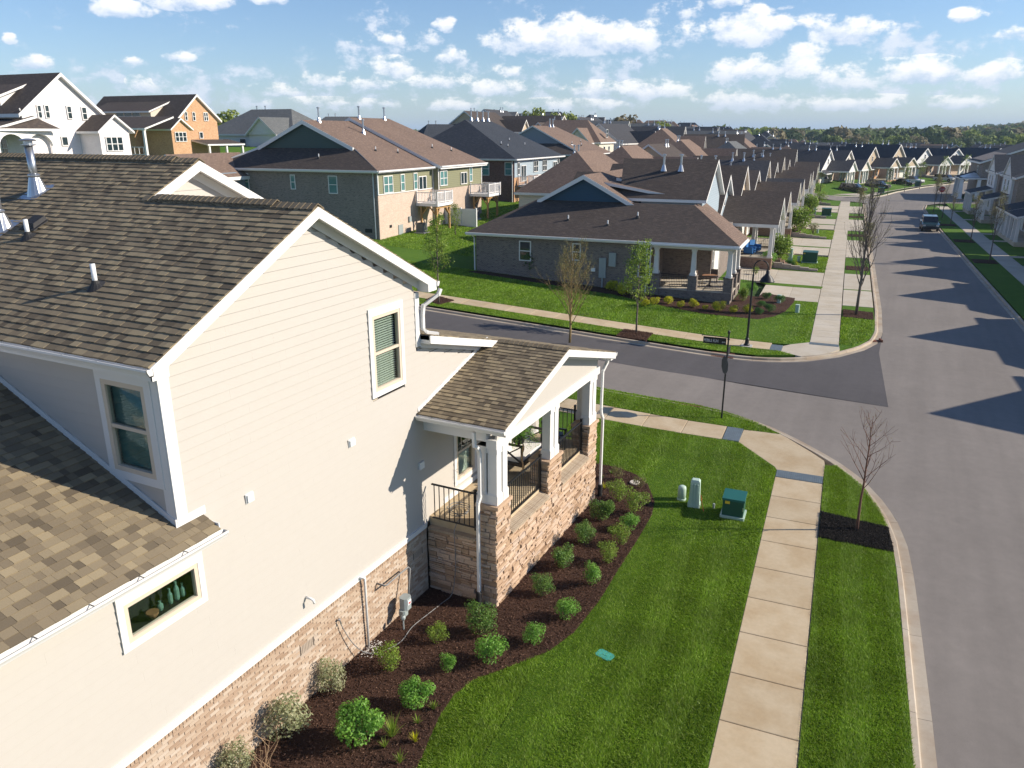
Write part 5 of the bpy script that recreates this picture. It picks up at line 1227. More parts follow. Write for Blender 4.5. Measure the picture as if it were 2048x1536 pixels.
for kind, (x, y), w, label in [
    ('round_', (-7.56, 13.38), 0.89, 'rounded glossy shrub at the foot of the porch corner downspout'),
    ('lime', (-8.27, 12.65), 0.53, 'small yellowish shrub in the mulch just beyond the trailing hose'),
    ('loose', (-6.87, 12.58), 0.84, 'light green shrub in front of the porch corner, next to the rounded one'),
    ('lime', (-8.68, 11.38), 0.68, 'yellow green shrub beside the pebbles under the wall pipe'),
    ('loose2', (-7.54, 11.9), 0.48, 'small narrow bright shrub alone in the middle of the mulch'),
    ('loose', (-6.28, 13.61), 0.63, 'ragged light shrub near the inner bend of the lawn edge'),
    ('lobed', (-7.56, 10.66), 0.80, 'low lobed bright shrub in the lower middle of the bed'),
    ('lobed', (-8.01, 9.36), 1.08, 'largest bright green bush near the bottom of the bed'),
    ('round_', (-6.93, 15.46), 0.67, 'tall glossy shrub along the stone wall, nearest the porch corner'),
    ('loose', (-6.0, 14.81), 0.69, 'light shrub of the outer row nearest the porch corner'),
    ('round2', (-6.96, 16.9), 0.75, 'second glossy shrub along the stone wall from the porch corner'),
    ('loose2', (-5.99, 16.48), 0.66, 'airy light shrub second in the outer row'),
    ('round_', (-6.92, 18.37), 0.76, 'third glossy shrub along the stone wall from the porch corner'),
    ('lime', (-5.98, 17.68), 0.66, 'light shrub third in the outer row'),
    ('round2', (-6.99, 19.89), 0.77, 'fourth glossy shrub along the stone wall, by the far downspout'),
    ('lime', (-6.01, 18.75), 0.69, 'light shrub fourth in the outer row'),
    ('lime', (-6.98, 21.3), 0.77, 'yellowish shrub past the far downspout of the porch'),
    ('loose', (-6.05, 19.66), 0.68, 'small light shrub close to the curved edge of the bed'),
    ('lime', (-6.26, 20.78), 0.85, 'shrub at the outer curve of the bed under the far end'),
    ('sparse', (-7.49, 22.85), 0.58, 'thin dark stemmed shrub at the far tip of the bed'),
    ('sparse', (-6.64, 22.54), 0.53, 'sparse little shrub beside the pale round lid'),
    ('pale', (-9.32, 10.29), 0.80, 'cream variegated shrub against the brick below the air vent'),
    ('pale', (-9.3, 8.91), 1.03, 'widest cream variegated shrub against the brick base'),
    ('pale', (-9.45, 7.67), 0.84, 'cream variegated shrub cut by the bottom edge of the picture'),
]: shrub_at(kind, x, y, w, label, G1)
def tuft(x, y, h, mat, label, n=60, w=.012, group='small leafy tufts in the mulch bed'):
    o = thing('grass_tuft', label, 'plant', (x, y, .03+hxy(x, y)), R.uniform(0, 6), group); m = MB()
    for k in range(n):
        a = R.uniform(0, 2*PI); L_ = h*R.uniform(.6, 1.2); s_ = R.uniform(.15, .9); c, d = math.cos(a), math.sin(a); u = Vector((-d, c, 0))*w*.5; pts = [Vector((c*L_*s_*t*.9, d*L_*s_*t*.9, L_*(t*1.15-.5*s_*t*t))) for t in (0, .5, 1)]
        m.mesh([pts[0]-u, pts[0]+u, pts[1]+u, pts[1]-u, pts[2]], [(0, 1, 2, 3), (3, 2, 4)], tone=R.random())
    m.build('leaves', mat, o, uv=False); return o
for (x, y), h, mat, label, n in [
    ((-7.5, 9.78), 0.42, 'leaf_lime', 'spiky grass tuft between the largest bush and the lawn', 110),
    ((-7.04, 9.87), 0.24, 'leaf_yellow', 'yellow tipped tuft by the lawn edge near the bottom', 50),
    ((-7.19, 10.78), 0.22, 'leaf_lime', 'small tuft near the lawn edge beside the low lobed shrub', 36),
    ((-7.26, 10.31), 0.20, 'leaf_lime', 'tiny green tuft right of the spiky grass tuft', 26),
    ((-7.47, 9.5), 0.20, 'leaf_lime', 'tiny tuft under the spiky grass tuft', 30),
    ((-7.0, 9.31), 0.26, 'leaf_lime', 'yellow green tuft cut by the bottom edge', 40),
    ((-8.0, 22.64), 0.20, 'leaf_lime', 'lime tuft nearest the far porch pier', 34),
    ((-7.85, 23.16), 0.20, 'leaf_lime', 'lime tuft second at the far tip of the bed', 34),
    ((-7.67, 21.96), 0.24, 'leaf_yellow', 'yellow lime tuft beside the far downspout', 40),
]: tuft(x, y, h, mat, label, n)
# tall dry stems at the bottom edge
st_ = thing('dry_stems', 'tall dry straw coloured stems rising by the brick base at the bottom edge', 'plant', (-8.9, 7.9, .03)); m = MB()
for k in range(16): a = R.uniform(0, 6.3); l_ = R.uniform(.7, 1.5); m.tube([(R.gauss(0, .12), R.gauss(0, .18), 0), (math.cos(a)*.12+R.gauss(0, .1), math.sin(a)*.15+R.gauss(0, .2), l_*.6), (math.cos(a)*.3, math.sin(a)*.35, l_)], [.006, .004, .002], 4, cap=False)
m.build('stem', 'rope', st_, uv=False)
# pebbles under the condensate pipe
pb = thing('pebble_patch', 'patch of small grey pebbles in the mulch under the white wall pipe', 'pebbles', (-9.5, 11.82, .03)); m = MB()
for k in range(130):
    x, y = R.gauss(0, .12), R.gauss(0, .17); r_ = R.uniform(.012, .026); m.lathe([(r_*.5, 0), (r_, r_*.5), (r_*.55, r_*.95)], (x, y, .01), 6, tone=R.random())
m.build('pebbles', 'pebbles', pb, uv=False, kind='stuff')
# pale disc (cleanout lid) in the bed
ld = thing('cleanout_lid', 'pale round lid lying in the mulch at the far end of the bed', 'lid', (-6.91, 22.80, .06)); m = MB(); m.lathe([(.17, 0), (.17, .03), (.15, .045), (.03, .05)], (0, 0, 0), 20); m.build('disc', 'disc_pale', ld)
# teal valve cover in the lawn
vc = thing('valve_cover', 'teal rectangular valve box lid set in the near lawn', 'valve cover', (-4.71, 13.98, .0), math.radians(-14)); m = MB(); m.cbox((-.2, -.135, -.1), (.2, .135, .03), .05); m.build('lid', 'valve_teal', vc); m = MB()
m.cbox((-.06, -.02, .03), (.06, .02, .036), .01); [m.box((-.17+i*.034, -.11, .03), (-.155+i*.034, -.06, .034)) for i in range(11)]; m.build('grip', 'valve_teal', vc)
# utility boxes
def transformer(name, label, loc, rz, w=.62, d=.56, h=.72, group=None):
    o = thing(name, label, 'utility box', loc, rz, group); m = MB(); m.cbox((-w/2-.05, -d/2-.05, 0), (w/2+.05, d/2+.05, .09), .02); m.build('pad', 'pedestal_green', o)
    m = MB(); m.box((-w/2, -d/2, .09), (w/2, d/2, h-.10)); m.build('cabinet', 'cabinet_green', o)
    m = MB(); m.mesh([(-w/2-.02, -d/2-.03, h-.13), (w/2+.02, -d/2-.03, h-.13), (w/2+.02, d/2+.02, h-.07), (-w/2-.02, d/2+.02, h-.07), (-w/2-.02, -d/2-.03, h-.06), (w/2+.02, -d/2-.03, h-.06), (w/2+.02, d/2+.02, h), (-w/2-.02, d/2+.02, h)], [(4,5,6,7), (0,1,5,4), (1,2,6,5), (2,3,7,6), (3,0,4,7), (3,2,1,0)]); m.box((-.006, -d/2, h-.07), (.006, d/2, h+.002)) if False else None; m.build('lid', 'lid_teal' if name == 'transformer_box' else 'cabinet_green', o)
    m = MB(); m.box((-w/2+.07, -d/2-.004, h-.24), (-w/2+.21, -d/2, h-.15)); m.build('sticker', 'label_yellow', o); m = MB(); m.box((w/2-.03, -d/2-.02, .3), (w/2, -d/2, .42)); m.build('latch', 'galvanised', o); return o
tb = transformer('transformer_box', 'dark green transformer box with yellow sticker on the near lawn beside the walk', (-3.54, 22.08, 0), SA)
pd = thing('tall_pedestal', 'tall pale green utility pedestal with ribbed sides and orange flag tape', 'utility box', (-4.76, 22.14, 0), math.radians(8)); m = MB(); m.mesh([(-.17, -.15, 0), (.17, -.15, 0), (.17, .15, 0), (-.17, .15, 0), (-.14, -.12, .86), (.14, -.12, .86), (.14, .12, .86), (-.14, .12, .86), (-.10, -.09, .92), (.10, -.09, .92), (.10, .09, .92), (-.10, .09, .92)], [(0,1,5,4), (1,2,6,5), (2,3,7,6), (3,0,4,7), (4,5,9,8), (5,6,10,9), (6,7,11,10), (7,4,8,11), (8,9,10,11)]); m.build('cover', 'pedestal_green', pd)
m = MB()
for x in (-.09, 0, .09): m.box((x-.018, -.166, .10), (x+.018, -.118, .80)); m.box((x-.018, .118, .10), (x+.018, .166, .80))
m.build('rib', 'pedestal_green', pd); m = MB(); m.cbox((-.19, -.17, 0), (.19, .17, .12), .03); m.build('base', 'pedestal_green', pd)
m = MB(); m.bar((.19, -.12, .02), (.24, -.16, .34), .025, .004); m.bar((.24, -.16, .34), (.2, -.2, .5), .03, .004); m.bar((.22, -.2, .36), (.33, -.34, .03), .022, .004); m.build('flag_tape', 'flag_orange', pd)
p2 = thing('round_pedestal', 'short rounded pale green pedestal beside the tall ribbed one', 'utility box', (-5.22, 22.38, 0)); m = MB(); m.lathe([(.13, 0), (.13, .40), (.115, .47), (.07, .50)], (0, 0, 0), 18); m.build('cover', 'pedestal_green', p2, smooth=True); m = MB(); m.lathe([(.145, 0), (.145, .07), (.13, .08)], (0, 0, 0), 18); m.build('base', 'pedestal_green', p2)
mk = thing('marker_stub', 'short grey stub pipe in the lawn between the green utility boxes', 'pipe', (-4.17, 22.25, 0)); m = MB(); m.lathe([(.035, 0), (.035, .16), (.03, .17)], (0, 0, 0), 10); m.build('pipe', 'meter_grey', mk)
# street name sign with the stop sign turned away
sg = thing('street_sign', 'black street name sign on a tall post with a stop sign seen from behind', 'sign', (-5.71, 30.45, 0), SA); m = MB(); m.lathe([(.045, 0), (.038, .05), (.034, .1), (.034, 3.30), (.05, 3.32), (.05, 3.36), (.034, 3.4), (.03, 3.55), (.055, 3.6), (.05, 3.66), (.01, 3.72)], (0, 0, 0), 12); m.build('post', 'sign_black', sg, smooth=False)
m = MB(); m.bar((0, 0, 3.42), (-1.02, 0, 3.42), .022); m.lathe([(.01, -.03), (.03, 0), (.01, .03)], (-1.03, 0, 3.42), 8); m.build('arm', 'sign_black', sg)
m = MB(); m.box((-.98, -.012, 3.10), (-.08, .012, 3.37)); pl = m.build('name_plate', 'sign_black', sg)
m = MB(); m.box((-.975, -.0145, 3.105), (-.085, -.0125, 3.115)); m.box((-.975, -.0145, 3.355), (-.085, -.0125, 3.365)); m.build('plate_border', 'sign_white', pl) if False else None
def lettering(text, size, loc, rot, parent, mat, name='lettering', align='LEFT', squeeze=1.0):
    cu = bpy.data.curves.new(name, 'FONT'); cu.body = text; cu.size = size; cu.extrude = .0015; cu.align_x = align; cu.space_character = 1.02
    tmp = bpy.data.objects.new(name, cu); COL.objects.link(tmp); dg = bpy.context.evaluated_depsgraph_get(); me = bpy.data.meshes.new_from_object(tmp.evaluated_get(dg)); bpy.data.objects.remove(tmp)
    me.materials.clear(); me.materials.append(MATS[mat]); o = link(name, me, parent); o.location = loc; o.rotation_euler = rot; o.scale = (squeeze, 1, 1); return o
lettering('PEBBLE RUN', .165, (-.95, -.0145, 3.175), (PI/2, 0, 0), pl, 'sign_white', squeeze=.62); lettering('BEND', .075, (-.245, -.0145, 3.175), (PI/2, 0, 0), pl, 'sign_white', squeeze=.68)
m = MB(); m.bar((0, -.07, 2.88), (0, .85, 2.88), .022); m.box((-.012, .08, 2.62), (.012, .80, 2.85)); m.build('cross_plate', 'sign_black', sg)
m = MB(); oc = [(.375*math.cos(PI/8+k*PI/4), .375*math.sin(PI/8+k*PI/4)) for k in range(8)]; Mx = Matrix.Translation((-.055, .0, 2.27)) @ Matrix.Rotation(math.radians(-62), 4, 'Z') @ Matrix.Rotation(PI/2, 4, 'X')
m.mesh([Mx @ Vector((a, b, -.006)) for a, b in oc]+[Mx @ Vector((a, b, .006)) for a, b in oc], [tuple(range(8))[::-1], tuple(range(8, 16))]+[(i, (i+1) % 8, (i+1) % 8+8, i+8) for i in range(8)]); m.build('stop_plate', 'sign_back', sg)
# street lamps: goose neck with bell shade
def street_lamp(label, s, t, side=1, h=4.25, group='goose neck street lamps', rz=SA, z=0):
    o = thing('street_lamp', label, 'street lamp', S(s, t, z), rz, group)
    m = MB(); m.cbox((-.3, -.3, -.05), (.3, .3, .04), .08); m.build('footing', 'concrete_pad', o)
    m = MB(); m.lathe([(.16, .03), (.16, .10), (.11, .16), (.10, .36), (.12, .40), (.075, .46), (.062, .6), (.05, h-.6), (.05, h-.58), (.06, h-.56), (.045, h-.5)], (0, 0, 0), 14); m.build('post', 'sign_black', o)
    r_ = .36; pts = [(0, 0, h-.55), (0, 0, h-.1)]+[(side*(r_-r_*math.cos(a)), 0, h-.1+r_*math.sin(a)) for a in [PI*k/10 for k in range(1, 11)]]+[(side*2*r_, 0, h-.3)]; m = MB(); m.tube(pts, .032, 8); m.build('neck', 'sign_black', o, smooth=True)
    m = MB(); m.lathe([(.05, -.25), (.10, -.30), (.09, -.40), (.13, -.46), (.15, -.50), (.30, -.66), (.335, -.78), (.40, -.83), (.39, -.845), (.31, -.80), (.10, -.55)], (side*2*r_, 0, h), 20); m.build('shade', 'sign_black', o, smooth=True); m = MB(); m.lathe([(.02, -.62), (.08, -.68), (.09, -.80), (.03, -.86)], (side*2*r_, 0, h), 10); m.build('bulb_glass', 'lamp_clear', o); return o
street_lamp('black goose neck street lamp on the corner lawn across the side street', *(-4.06, 42.82), h=4.45)
street_lamp('far goose neck street lamp standing at the second cross street corner', -4.2, 146, 1, h=4.6)
# stop sign facing us by the second crossing
ss = thing('stop_sign', 'red octagonal stop sign facing us beyond the parked dark car', 'sign', S(*(13.44, 138.27)), SA+math.radians(4)); m = MB(); m.tube([(0, 0, 0), (0, 0, 3.4)], .045, 8); m.build('post', 'sign_black', ss)
oc = [(.46*math.cos(PI/8+k*PI/4), .46*math.sin(PI/8+k*PI/4)) for k in range(8)]; m = MB(); m.mesh([(a, -.06, 2.95+b) for a, b in oc]+[(a, -.05, 2.95+b) for a, b in oc], [tuple(range(8)), tuple(range(8, 16))[::-1]]+[(i, i+8, (i+1) % 8+8, (i+1) % 8) for i in range(8)]); pl = m.build('plate', 'sign_red', ss); lettering('STOP', .36, (0, -.064, 2.82), (PI/2, 0, 0), pl, 'sign_white', align='CENTER', squeeze=.8)
# ---------------------------------------------------------------- young street trees: tapered trunk, forked limbs, twigs, buds or leaves
def grow(h, trunk_r, first, spread, n_limb, rise, twig_n, seed, depth=2, lean=0.0, curve=.07):
    """returns (list of (points, radii)), list of twig tip points"""
    rr = random.Random(seed); B = []; tips = []
    tp = [Vector((lean*h*(k/7)**1.5+rr.gauss(0, .012), rr.gauss(0, .012), h*.93*k/7)) for k in range(8)]; tr = [trunk_r*(1-.86*k/7) for k in range(8)]; B.append((tp, tr))
    def branch(p, d, L_, r_, lev):
        pts = [p]; n = 5; dd = d.copy()
        for k in range(n):
            dd = (dd+Vector((rr.gauss(0, .10), rr.gauss(0, .10), rise*curve))).normalized(); pts.append(pts[-1]+dd*L_/n)
        B.append((pts, [r_*(1-.85*k/n) for k in range(n+1)])); tips.extend(pts[2:])
        if lev > 0:
            for k in range(twig_n):
                f = rr.uniform(.25, .95); i = min(n-1, int(f*n)); q_ = pts[i].lerp(pts[i+1], f*n-i); u = Vector((rr.gauss(0, 1), rr.gauss(0, 1), rr.gauss(.5, .6))).normalized(); branch(q_, (dd*.8+u*.75).normalized(), L_*rr.uniform(.28, .5), r_*.42, lev-1)
    for k in range(n_limb):
        f = first+(1-first)*(k+rr.random()*.6)/n_limb*.93; i = min(6, int(f*7)); p = tp[i].lerp(tp[i+1], f*7-i); a = k*2.4+rr.uniform(-.5, .5); L_ = spread*(1-.62*(f-first)/(1-first))*rr.uniform(.8, 1.2); d = Vector((math.cos(a), math.sin(a), rise*rr.uniform(.8, 1.3))).normalized(); branch(p, d, L_, trunk_r*.42*(1-.5*f), depth-1)
    return B, tips
def tree(name, label, loc, h, r_, first, spread, limbs, rise, twigs, bark, leafmat, nleaf, lsize, seed, group=None, depth=2, lean=0.0, stake=False, aspect=.55, jitter=.09, wood='branches'):
    o = thing(name, label, 'tree', loc, R.uniform(0, 6), group); B, tips = grow(h, r_, first, spread, limbs, rise, twigs, seed, depth, lean)
    m = MB(); m.tube(*B[0], 9, smooth=None) if False else m.tube(B[0][0], B[0][1], 9); m.build('trunk', bark, o, smooth=True); m = MB()
    for p, q_ in B[1:]: m.tube(p, [max(.0035, x) for x in q_], 4 if q_[0] < .02 else 6, cap=False)
    m.build(wood, bark, o, uv=False)
    if nleaf:
        T_ = np.array([tuple(p) for p in tips]); k = NR.integers(0, len(T_), nleaf); P_ = T_[k]+NR.normal(0, jitter, (nleaf, 3)); D_ = NR.normal(0, 1, (nleaf, 3)); D_[:, 2] = abs(D_[:, 2])+.3
        link('crown', leaf_soup(P_, D_, lsize, np.clip(NR.normal(.5, .25, nleaf)+.25*np.sin(P_[:, 0]*5+P_[:, 2]*4), 0, 1), leafmat, 'crown', aspect=aspect), o)
    return o
tree('bare_tree', 'small bare red twigged tree in the black mulch square by the near kerb', S(1.44, 22.69, 0), 3.85, .045, .36, 1.35, 17, 1.15, 4, 'twig_red', 'leaf_bud', 160, .03, 3, depth=2)
tree('budding_tree', 'yellowish budding tree spreading beside the side street behind the porch roof', S(*(-12.69, 38.2, 0)), 4.9, .07, .20, 2.5, 30, 1.25, 7, 'twig_olive', 'leaf_olive', 6500, .05, 5, depth=2, jitter=.05)
tree('leafy_tree', 'slim young green leafed tree in the mulch square before the porch of the blue house', S(*(-10.09, 42.21, 0)), 5.3, .06, .30, 1.35, 20, 1.0, 5, 'bark_grey', 'leaf_lime', 3000, .105, 7, jitter=.10)
tree('leafy_tree', 'young green leafed tree in the mulch square at the eave corner of the cream house', S(*(-22.61, 41.99, 0)), 5.6, .06, .30, 1.3, 20, 1.1, 5, 'bark_grey', 'leaf_lime', 2600, .11, 8, jitter=.11)
tree('upright_tree', 'tall bare upright tree in the strip between walk and street before the row houses', S(1.5, 53.6, 0), 8.6, .10, .20, 3.2, 34, 2.2, 8, 'bark_grey', 'leaf_olive', 1400, .06, 9, depth=2, jitter=.05)
EG = 'young trees along the shaded right hand kerb'
for (s, t), h, nm, lab in (((12.6, 81.2), 6.2, 1100, 'largest tree of the shaded right hand strip, nearest of its row'), ((12.9, 96.6), 5.0, 1300, 'round headed budding tree second in the shaded right hand strip'), ((12.6, 113.4), 4.2, 300, 'thin bare tree third in the shaded right hand strip'), ((12.5, 122.8), 4.6, 300, 'thin bare tree beyond the parked dark car on the right'), ((12.2, 132.5), 4.8, 350, 'small tree in the strip just before the second crossing')):
    tree('street_tree', lab, S(s, t, 0), h, .06, .30, h*.34, 22, 1.9, 5, 'bark_grey', 'leaf_olive', nm, .09, int(t), EG, jitter=.08)
for (s, t), h, lab, mt in (((2.0, 73), 4.0, 'thin bare tree in the mulch strip before the second driveway pair', 'leaf_olive'), ((1.9, 120), 4.4, 'thin budding tree in the strip near the second crossing', 'leaf_olive'), ((7.2, 167.5), 5.2, 'thin tree at the bend of the street beside the black van', 'leaf_mid'), ((10.5, 176), 5.6, 'green tree at the bend before the black pickup', 'leaf_lime'), ((14.0, 188), 6.0, 'green tree further round the bend of the street', 'leaf_lime'), ((19, 199), 6.5, 'bushy green tree beside the white pickup', 'leaf_lime'), ((25, 214), 6.5, 'bushy green tree at the far end of the bend', 'leaf_lime'), ((14.5, 156.5), 4.6, 'small bare tree behind the red stop sign', 'leaf_olive'), ((22.0, 166), 7.0, 'reddish bare tree in front of the brick end house on the right', 'leaf_bud')):
    tree('street_tree', lab, S(s, t, 0), h, .06, .3, h*.30, 18, 1.5, 5, 'bark_grey', mt, 900 if mt != 'leaf_bud' else 500, .13, int(s*9+t), 'young trees along the far bend', jitter=.12)
# tree and shrubs by the deck of the green house
tree('leafy_tree', 'bushy sapling under the nearer deck of the green sided house', S(-33.8, 66.5, 0), 3.0, .05, .1, .9, 14, 1.2, 5, 'bark_grey', 'leaf_lime', 1100, .11, 21, jitter=.12)
# golden and green shrubs before the blue gabled house
for i, ((x, y), w, lab) in enumerate([
    ((-14.6, 48.13), 0.85, 'largest golden shrub behind the slim green tree'),
    ((-14.16, 48.95), 0.81, 'golden shrub joined to the largest one on its right'),
    ((-13.42, 49.8), 0.86, 'golden shrub under the left bay of the porch'),
    ((-12.55, 49.36), 0.67, 'upright golden shrub under the middle pier of the porch'),
    ((-11.84, 49.95), 0.85, 'golden shrub under the right bay of the porch'),
    ((-11.02, 49.83), 0.49, 'smallest golden shrub of the row'),
    ((-10.18, 49.94), 1.06, 'wide golden shrub before the porch corner'),
    ((-9.28, 50.06), 0.75, 'low golden shrub just right of the porch corner'),
    ((-8.47, 50.52), 0.88, 'golden shrub behind the black lamp post'),
    ((-16.7, 50.3), 1.37, 'shaded golden shrub left of the slim green tree'),
    ((-17.83, 51.14), 1.19, 'shaded golden shrub by the meter pipe of the brick wall'),
]): shrub_at('gold', x, y, w, lab, 'golden shrubs before the brick porch across the side street')
for kind, (s, t), w, lab in [
    ('bush', (-5.72, 54.68), 0.92, 'lime bush left of the lamp post against the porch side'),
    ('loose', (-5.53, 58.09), 0.97, 'taller green bush behind the lime one by the porch rail'),
    ('mound', (-4.33, 56.35), 0.82, 'grassy green mound left of the lamp shade foot'),
    ('mound', (-4.41, 53.52), 0.73, 'grassy green mound in front of the first one'),
    ('mound', (-3.31, 55.42), 0.97, 'largest grassy green mound at the right end of the bed'),
    ('mound', (-3.67, 52.07), 0.97, 'low grassy plants at the front edge of the bed'),
    ('mound', (-4.25, 51.04), 0.75, 'grassy tuft mound right beside the lamp post'),
    ('lime', (-6.08, 65.88), 0.70, 'small green shrub by the white garage door driveway'),
    ('wall', (-8.85, 67.95), 1.07, 'dark green hedge shrub seen through the open porch'),
    ('wall', (-20.93, 53.75), 2.62, 'dark shaded bush under the first window of the brick wall'),
    ('wall', (-19.01, 56.21), 2.30, 'dark shaded bush under the small window of the brick wall'),
    ('wall', (-24.29, 53.94), 1.91, 'dark low bush at the left corner of the brick wall'),
    ('wall', (-19.65, 54.06), 2.24, 'dark shaded bush between the two windows of the brick wall'),
    ('sparse', (-7.4, 53.39), 0.89, 'thin twiggy shrub against the porch corner pier'),
    ('sparse', (-10.34, 53.47), 0.77, 'thin twiggy shrub under the porch wall'),
]:
    p = S(s, t); shrub_at(kind, p.x, p.y, w, lab, None)
# ---------------------------------------------------------------- houses built in street coordinates
class House:
    def __init__(self, name, label, s, t, z, cat='house', group=None):
        self.o = thing(name, label, cat, Z(s, t, z), SA, group); self.inv = Matrix.Translation((-s, -t, -z)); self.roofs = MB(); self.walls = {}
    def part(self, name, mb, mats, parent=None, **k):
        o = mb.build(name, mats, parent or self.o, **k)
        if parent is None: o.matrix_parent_inverse = self.inv
        return o
    def roof(self, *polys, mat='roof_brown', th=.2, name='roof', trim='white_trim'):
        m = MB()
        for P_ in polys:
            P_ = [Vector(p) for p in P_]; n = (P_[1]-P_[0]).cross(P_[2]-P_[0])
            if n.z < 0: P_ = P_[::-1]
            m.face(P_, m=0); k = len(P_); Q = [p-Vector((0, 0, th)) for p in P_]; m.face(Q[::-1], m=1)
            for i in range(k): m.face([Q[i], Q[(i+1) % k], P_[(i+1) % k], P_[i]], m=1)
        return self.part(name, m, [mat, trim])
    def wall(self, mat, *boxes, prisms=(), name='wall'):
        m = MB()
        for a, b in boxes: m.box(a, b)
        for poly, d in prisms: m.prism(poly, d)
        return self.part(name, m, mat)
    def window(self, c, face, w, h, kind='hung', glass='glass_dark', frame='white_trim', parent=None, depth=.06, name='window', lab=None):
        """c = centre on the wall face (s, t, z); face '+s' '-t' ..."""
        n = Vector({'+s': (1, 0, 0), '-s': (-1, 0, 0), '+t': (0, 1, 0), '-t': (0, -1, 0)}[face]); u = Vector((0, 0, 1)).cross(n); c = Vector(c); z = Vector((0, 0, 1)); f = .075
        def bx(m, u0, u1, z0, z1, d0, d1):
            V = [c+u*a+z*b+n*d for d in (d0, d1) for a, b in ((u0, z0), (u1, z0), (u1, z1), (u0, z1))]; m.mesh(V, [(3,2,1,0), (4,5,6,7), (0,1,5,4), (1,2,6,5), (2,3,7,6), (3,0,4,7)])
        m = MB(); a, b = w/2, h/2
        bx(m, -a, a, b-f, b, 0, depth); bx(m, -a, a, -b, -b+f, 0, depth); bx(m, -a, -a+f, -b+f, b-f, 0, depth); bx(m, a-f, a, -b+f, b-f, 0, depth)
        if kind in ('hung', 'double', 'triple'): bx(m, -a+f, a-f, -.03, .03, 0, depth*.8)
        nn = dict(double=2, slider=2, triple=3).get(kind, 1)
        for i in range(1, nn): x = -a+2*a*i/nn; bx(m, x-.05, x+.05, -b+f, b-f, 0, depth*.95)
        wd = self.part(name, m, frame, parent, label=lab); p = MB(); bx(p, -a+f*.5, a-f*.5, -b+f*.5, b-f*.5, -.02, depth*.35); p.build('pane', glass, wd)
        return wd
    def gutter_line(self, *segs, z=.0, r=.11):
        m = MB()
        for a, b in segs: m.bar(a, b, r, r)
        return self.part('gutter', m, 'white_trim')
    def spouts(self, *lines):
        for pts in lines:
            m = MB()
            for a, b in zip(pts[:-1], pts[1:]): m.bar(a, b, .09, .07)
            self.part('downspout', m, 'white_trim')
    def vents(self, pts, kind='pipe', h=.35):
        for p in pts:
            o = link('vent_pipe' if kind == 'pipe' else 'flue_pipe', None, self.o); o.matrix_parent_inverse = self.inv; o.location = p; m = MB()
            if kind == 'pipe': m.tube([(0, 0, -.1), (0, 0, h)], .05, 8); m.build('pipe', 'white_pvc', o); m = MB(); m.lathe([(.15, -.08), (.12, .03), (.06, .1)], (0, 0, 0), 8); m.build('boot', 'rubber_black', o)
            else: m.tube([(0, 0, -.1), (0, 0, h)], .085, 10); m.build('pipe', 'galvanised', o); m = MB(); m.lathe([(.24, -.12), (.1, .34), (.09, .36)], (0, 0, 0), 10); m.build('flashing_cone', 'galvanised', o); m = MB(); m.lathe([(.08, h), (.16, h+.02), (.16, h+.1), (.05, h+.14)], (0, 0, 0), 10); m.build('cap', 'galvanised', o)
    def column(self, s, t, z0, z1, w0=.34, w1=.26, name='column'):
        m = MB(); a, b = w0/2, w1/2; V = [(s-a, t-a, z0), (s+a, t-a, z0), (s+a, t+a, z0), (s-a, t+a, z0), (s-b, t-b, z1), (s+b, t-b, z1), (s+b, t+b, z1), (s-b, t+b, z1)]; m.mesh(V, [(0,1,5,4), (1,2,6,5), (2,3,7,6), (3,0,4,7), (4,5,6,7)]); k = a+.04
        m.box((s-k, t-k, z0), (s+k, t+k, z0+.16)); k = b+.04; m.box((s-k, t-k, z1-.14), (s+k, t+k, z1)); return self.part(name, m, 'white_trim')
    def rail(self, a, b, z0, z1, n, mat='black_metal', w=.016, name='railing', top=.045):
        r_ = link(name, None, self.o); r_.matrix_parent_inverse = self.inv; a, b = Vector(a), Vector(b); zv = Vector((0, 0, 1)); m = MB(); m.bar(a+zv*z1, b+zv*z1, top, top*.7); m.build('top_rail', mat, r_); m = MB(); m.bar(a+zv*z0, b+zv*z0, top*.8, top*.7); m.build('bottom_rail', mat, r_)
        bb = MB(); bb.box((-w/2, -w/2, z0), (w/2, w/2, z1)); bd = bb.data('baluster', mat)
        for i in range(n): o = link('baluster', bd, r_); o.location = a.lerp(b, (i+.5)/n)
        return r_
# ---- the blue gabled corner house with the brick porch
h = House('blue_gabled_house', 'grey brick corner house with dark blue gable and open hip roofed porch', -12, 53, .4)
h.wall('brick_grey', ((-25.2, 53, 0), (-12, 70, 4.05)), ((-12, 57.6, 0), (-8.5, 68, 4.05)))
m = MB(); m.prism([(-21.9, 57.02, 6.2), (-14.3, 57.02, 6.2), (-18.1, 57.02, 8.15)], (0, .2, 0)); m.box((-15.9, 58.4, 5.2), (-10.4, 61, 6.45)); h.part('gable_wall', m, 'siding_blue')
m = MB(); m.box((-14, 58, 4), (-9.5, 66, 6.5)); m.prism([(-9.5, 58, 6.5), (-9.5, 66, 6.5), (-9.5, 62, 9.0)], (-5, 0, 0)); h.part('front_gable_wall', m, 'siding_paleblue')
h.roof([(-25.85, 52.55, 4.1), (-6.0, 52.55, 4.1), (-9.9, 57.0, 6.27), (-21.9, 57.0, 6.27)], [(-25.85, 52.55, 4.1), (-21.75, 57.0, 6.27), (-21.75, 56.7, 6.25), (-18.1, 56.7, 8.19), (-18.1, 70, 8.19), (-25.85, 70, 4.1)], mat='roof_brown')  # slopes turned from the sun: shade put into a darker shingle colour
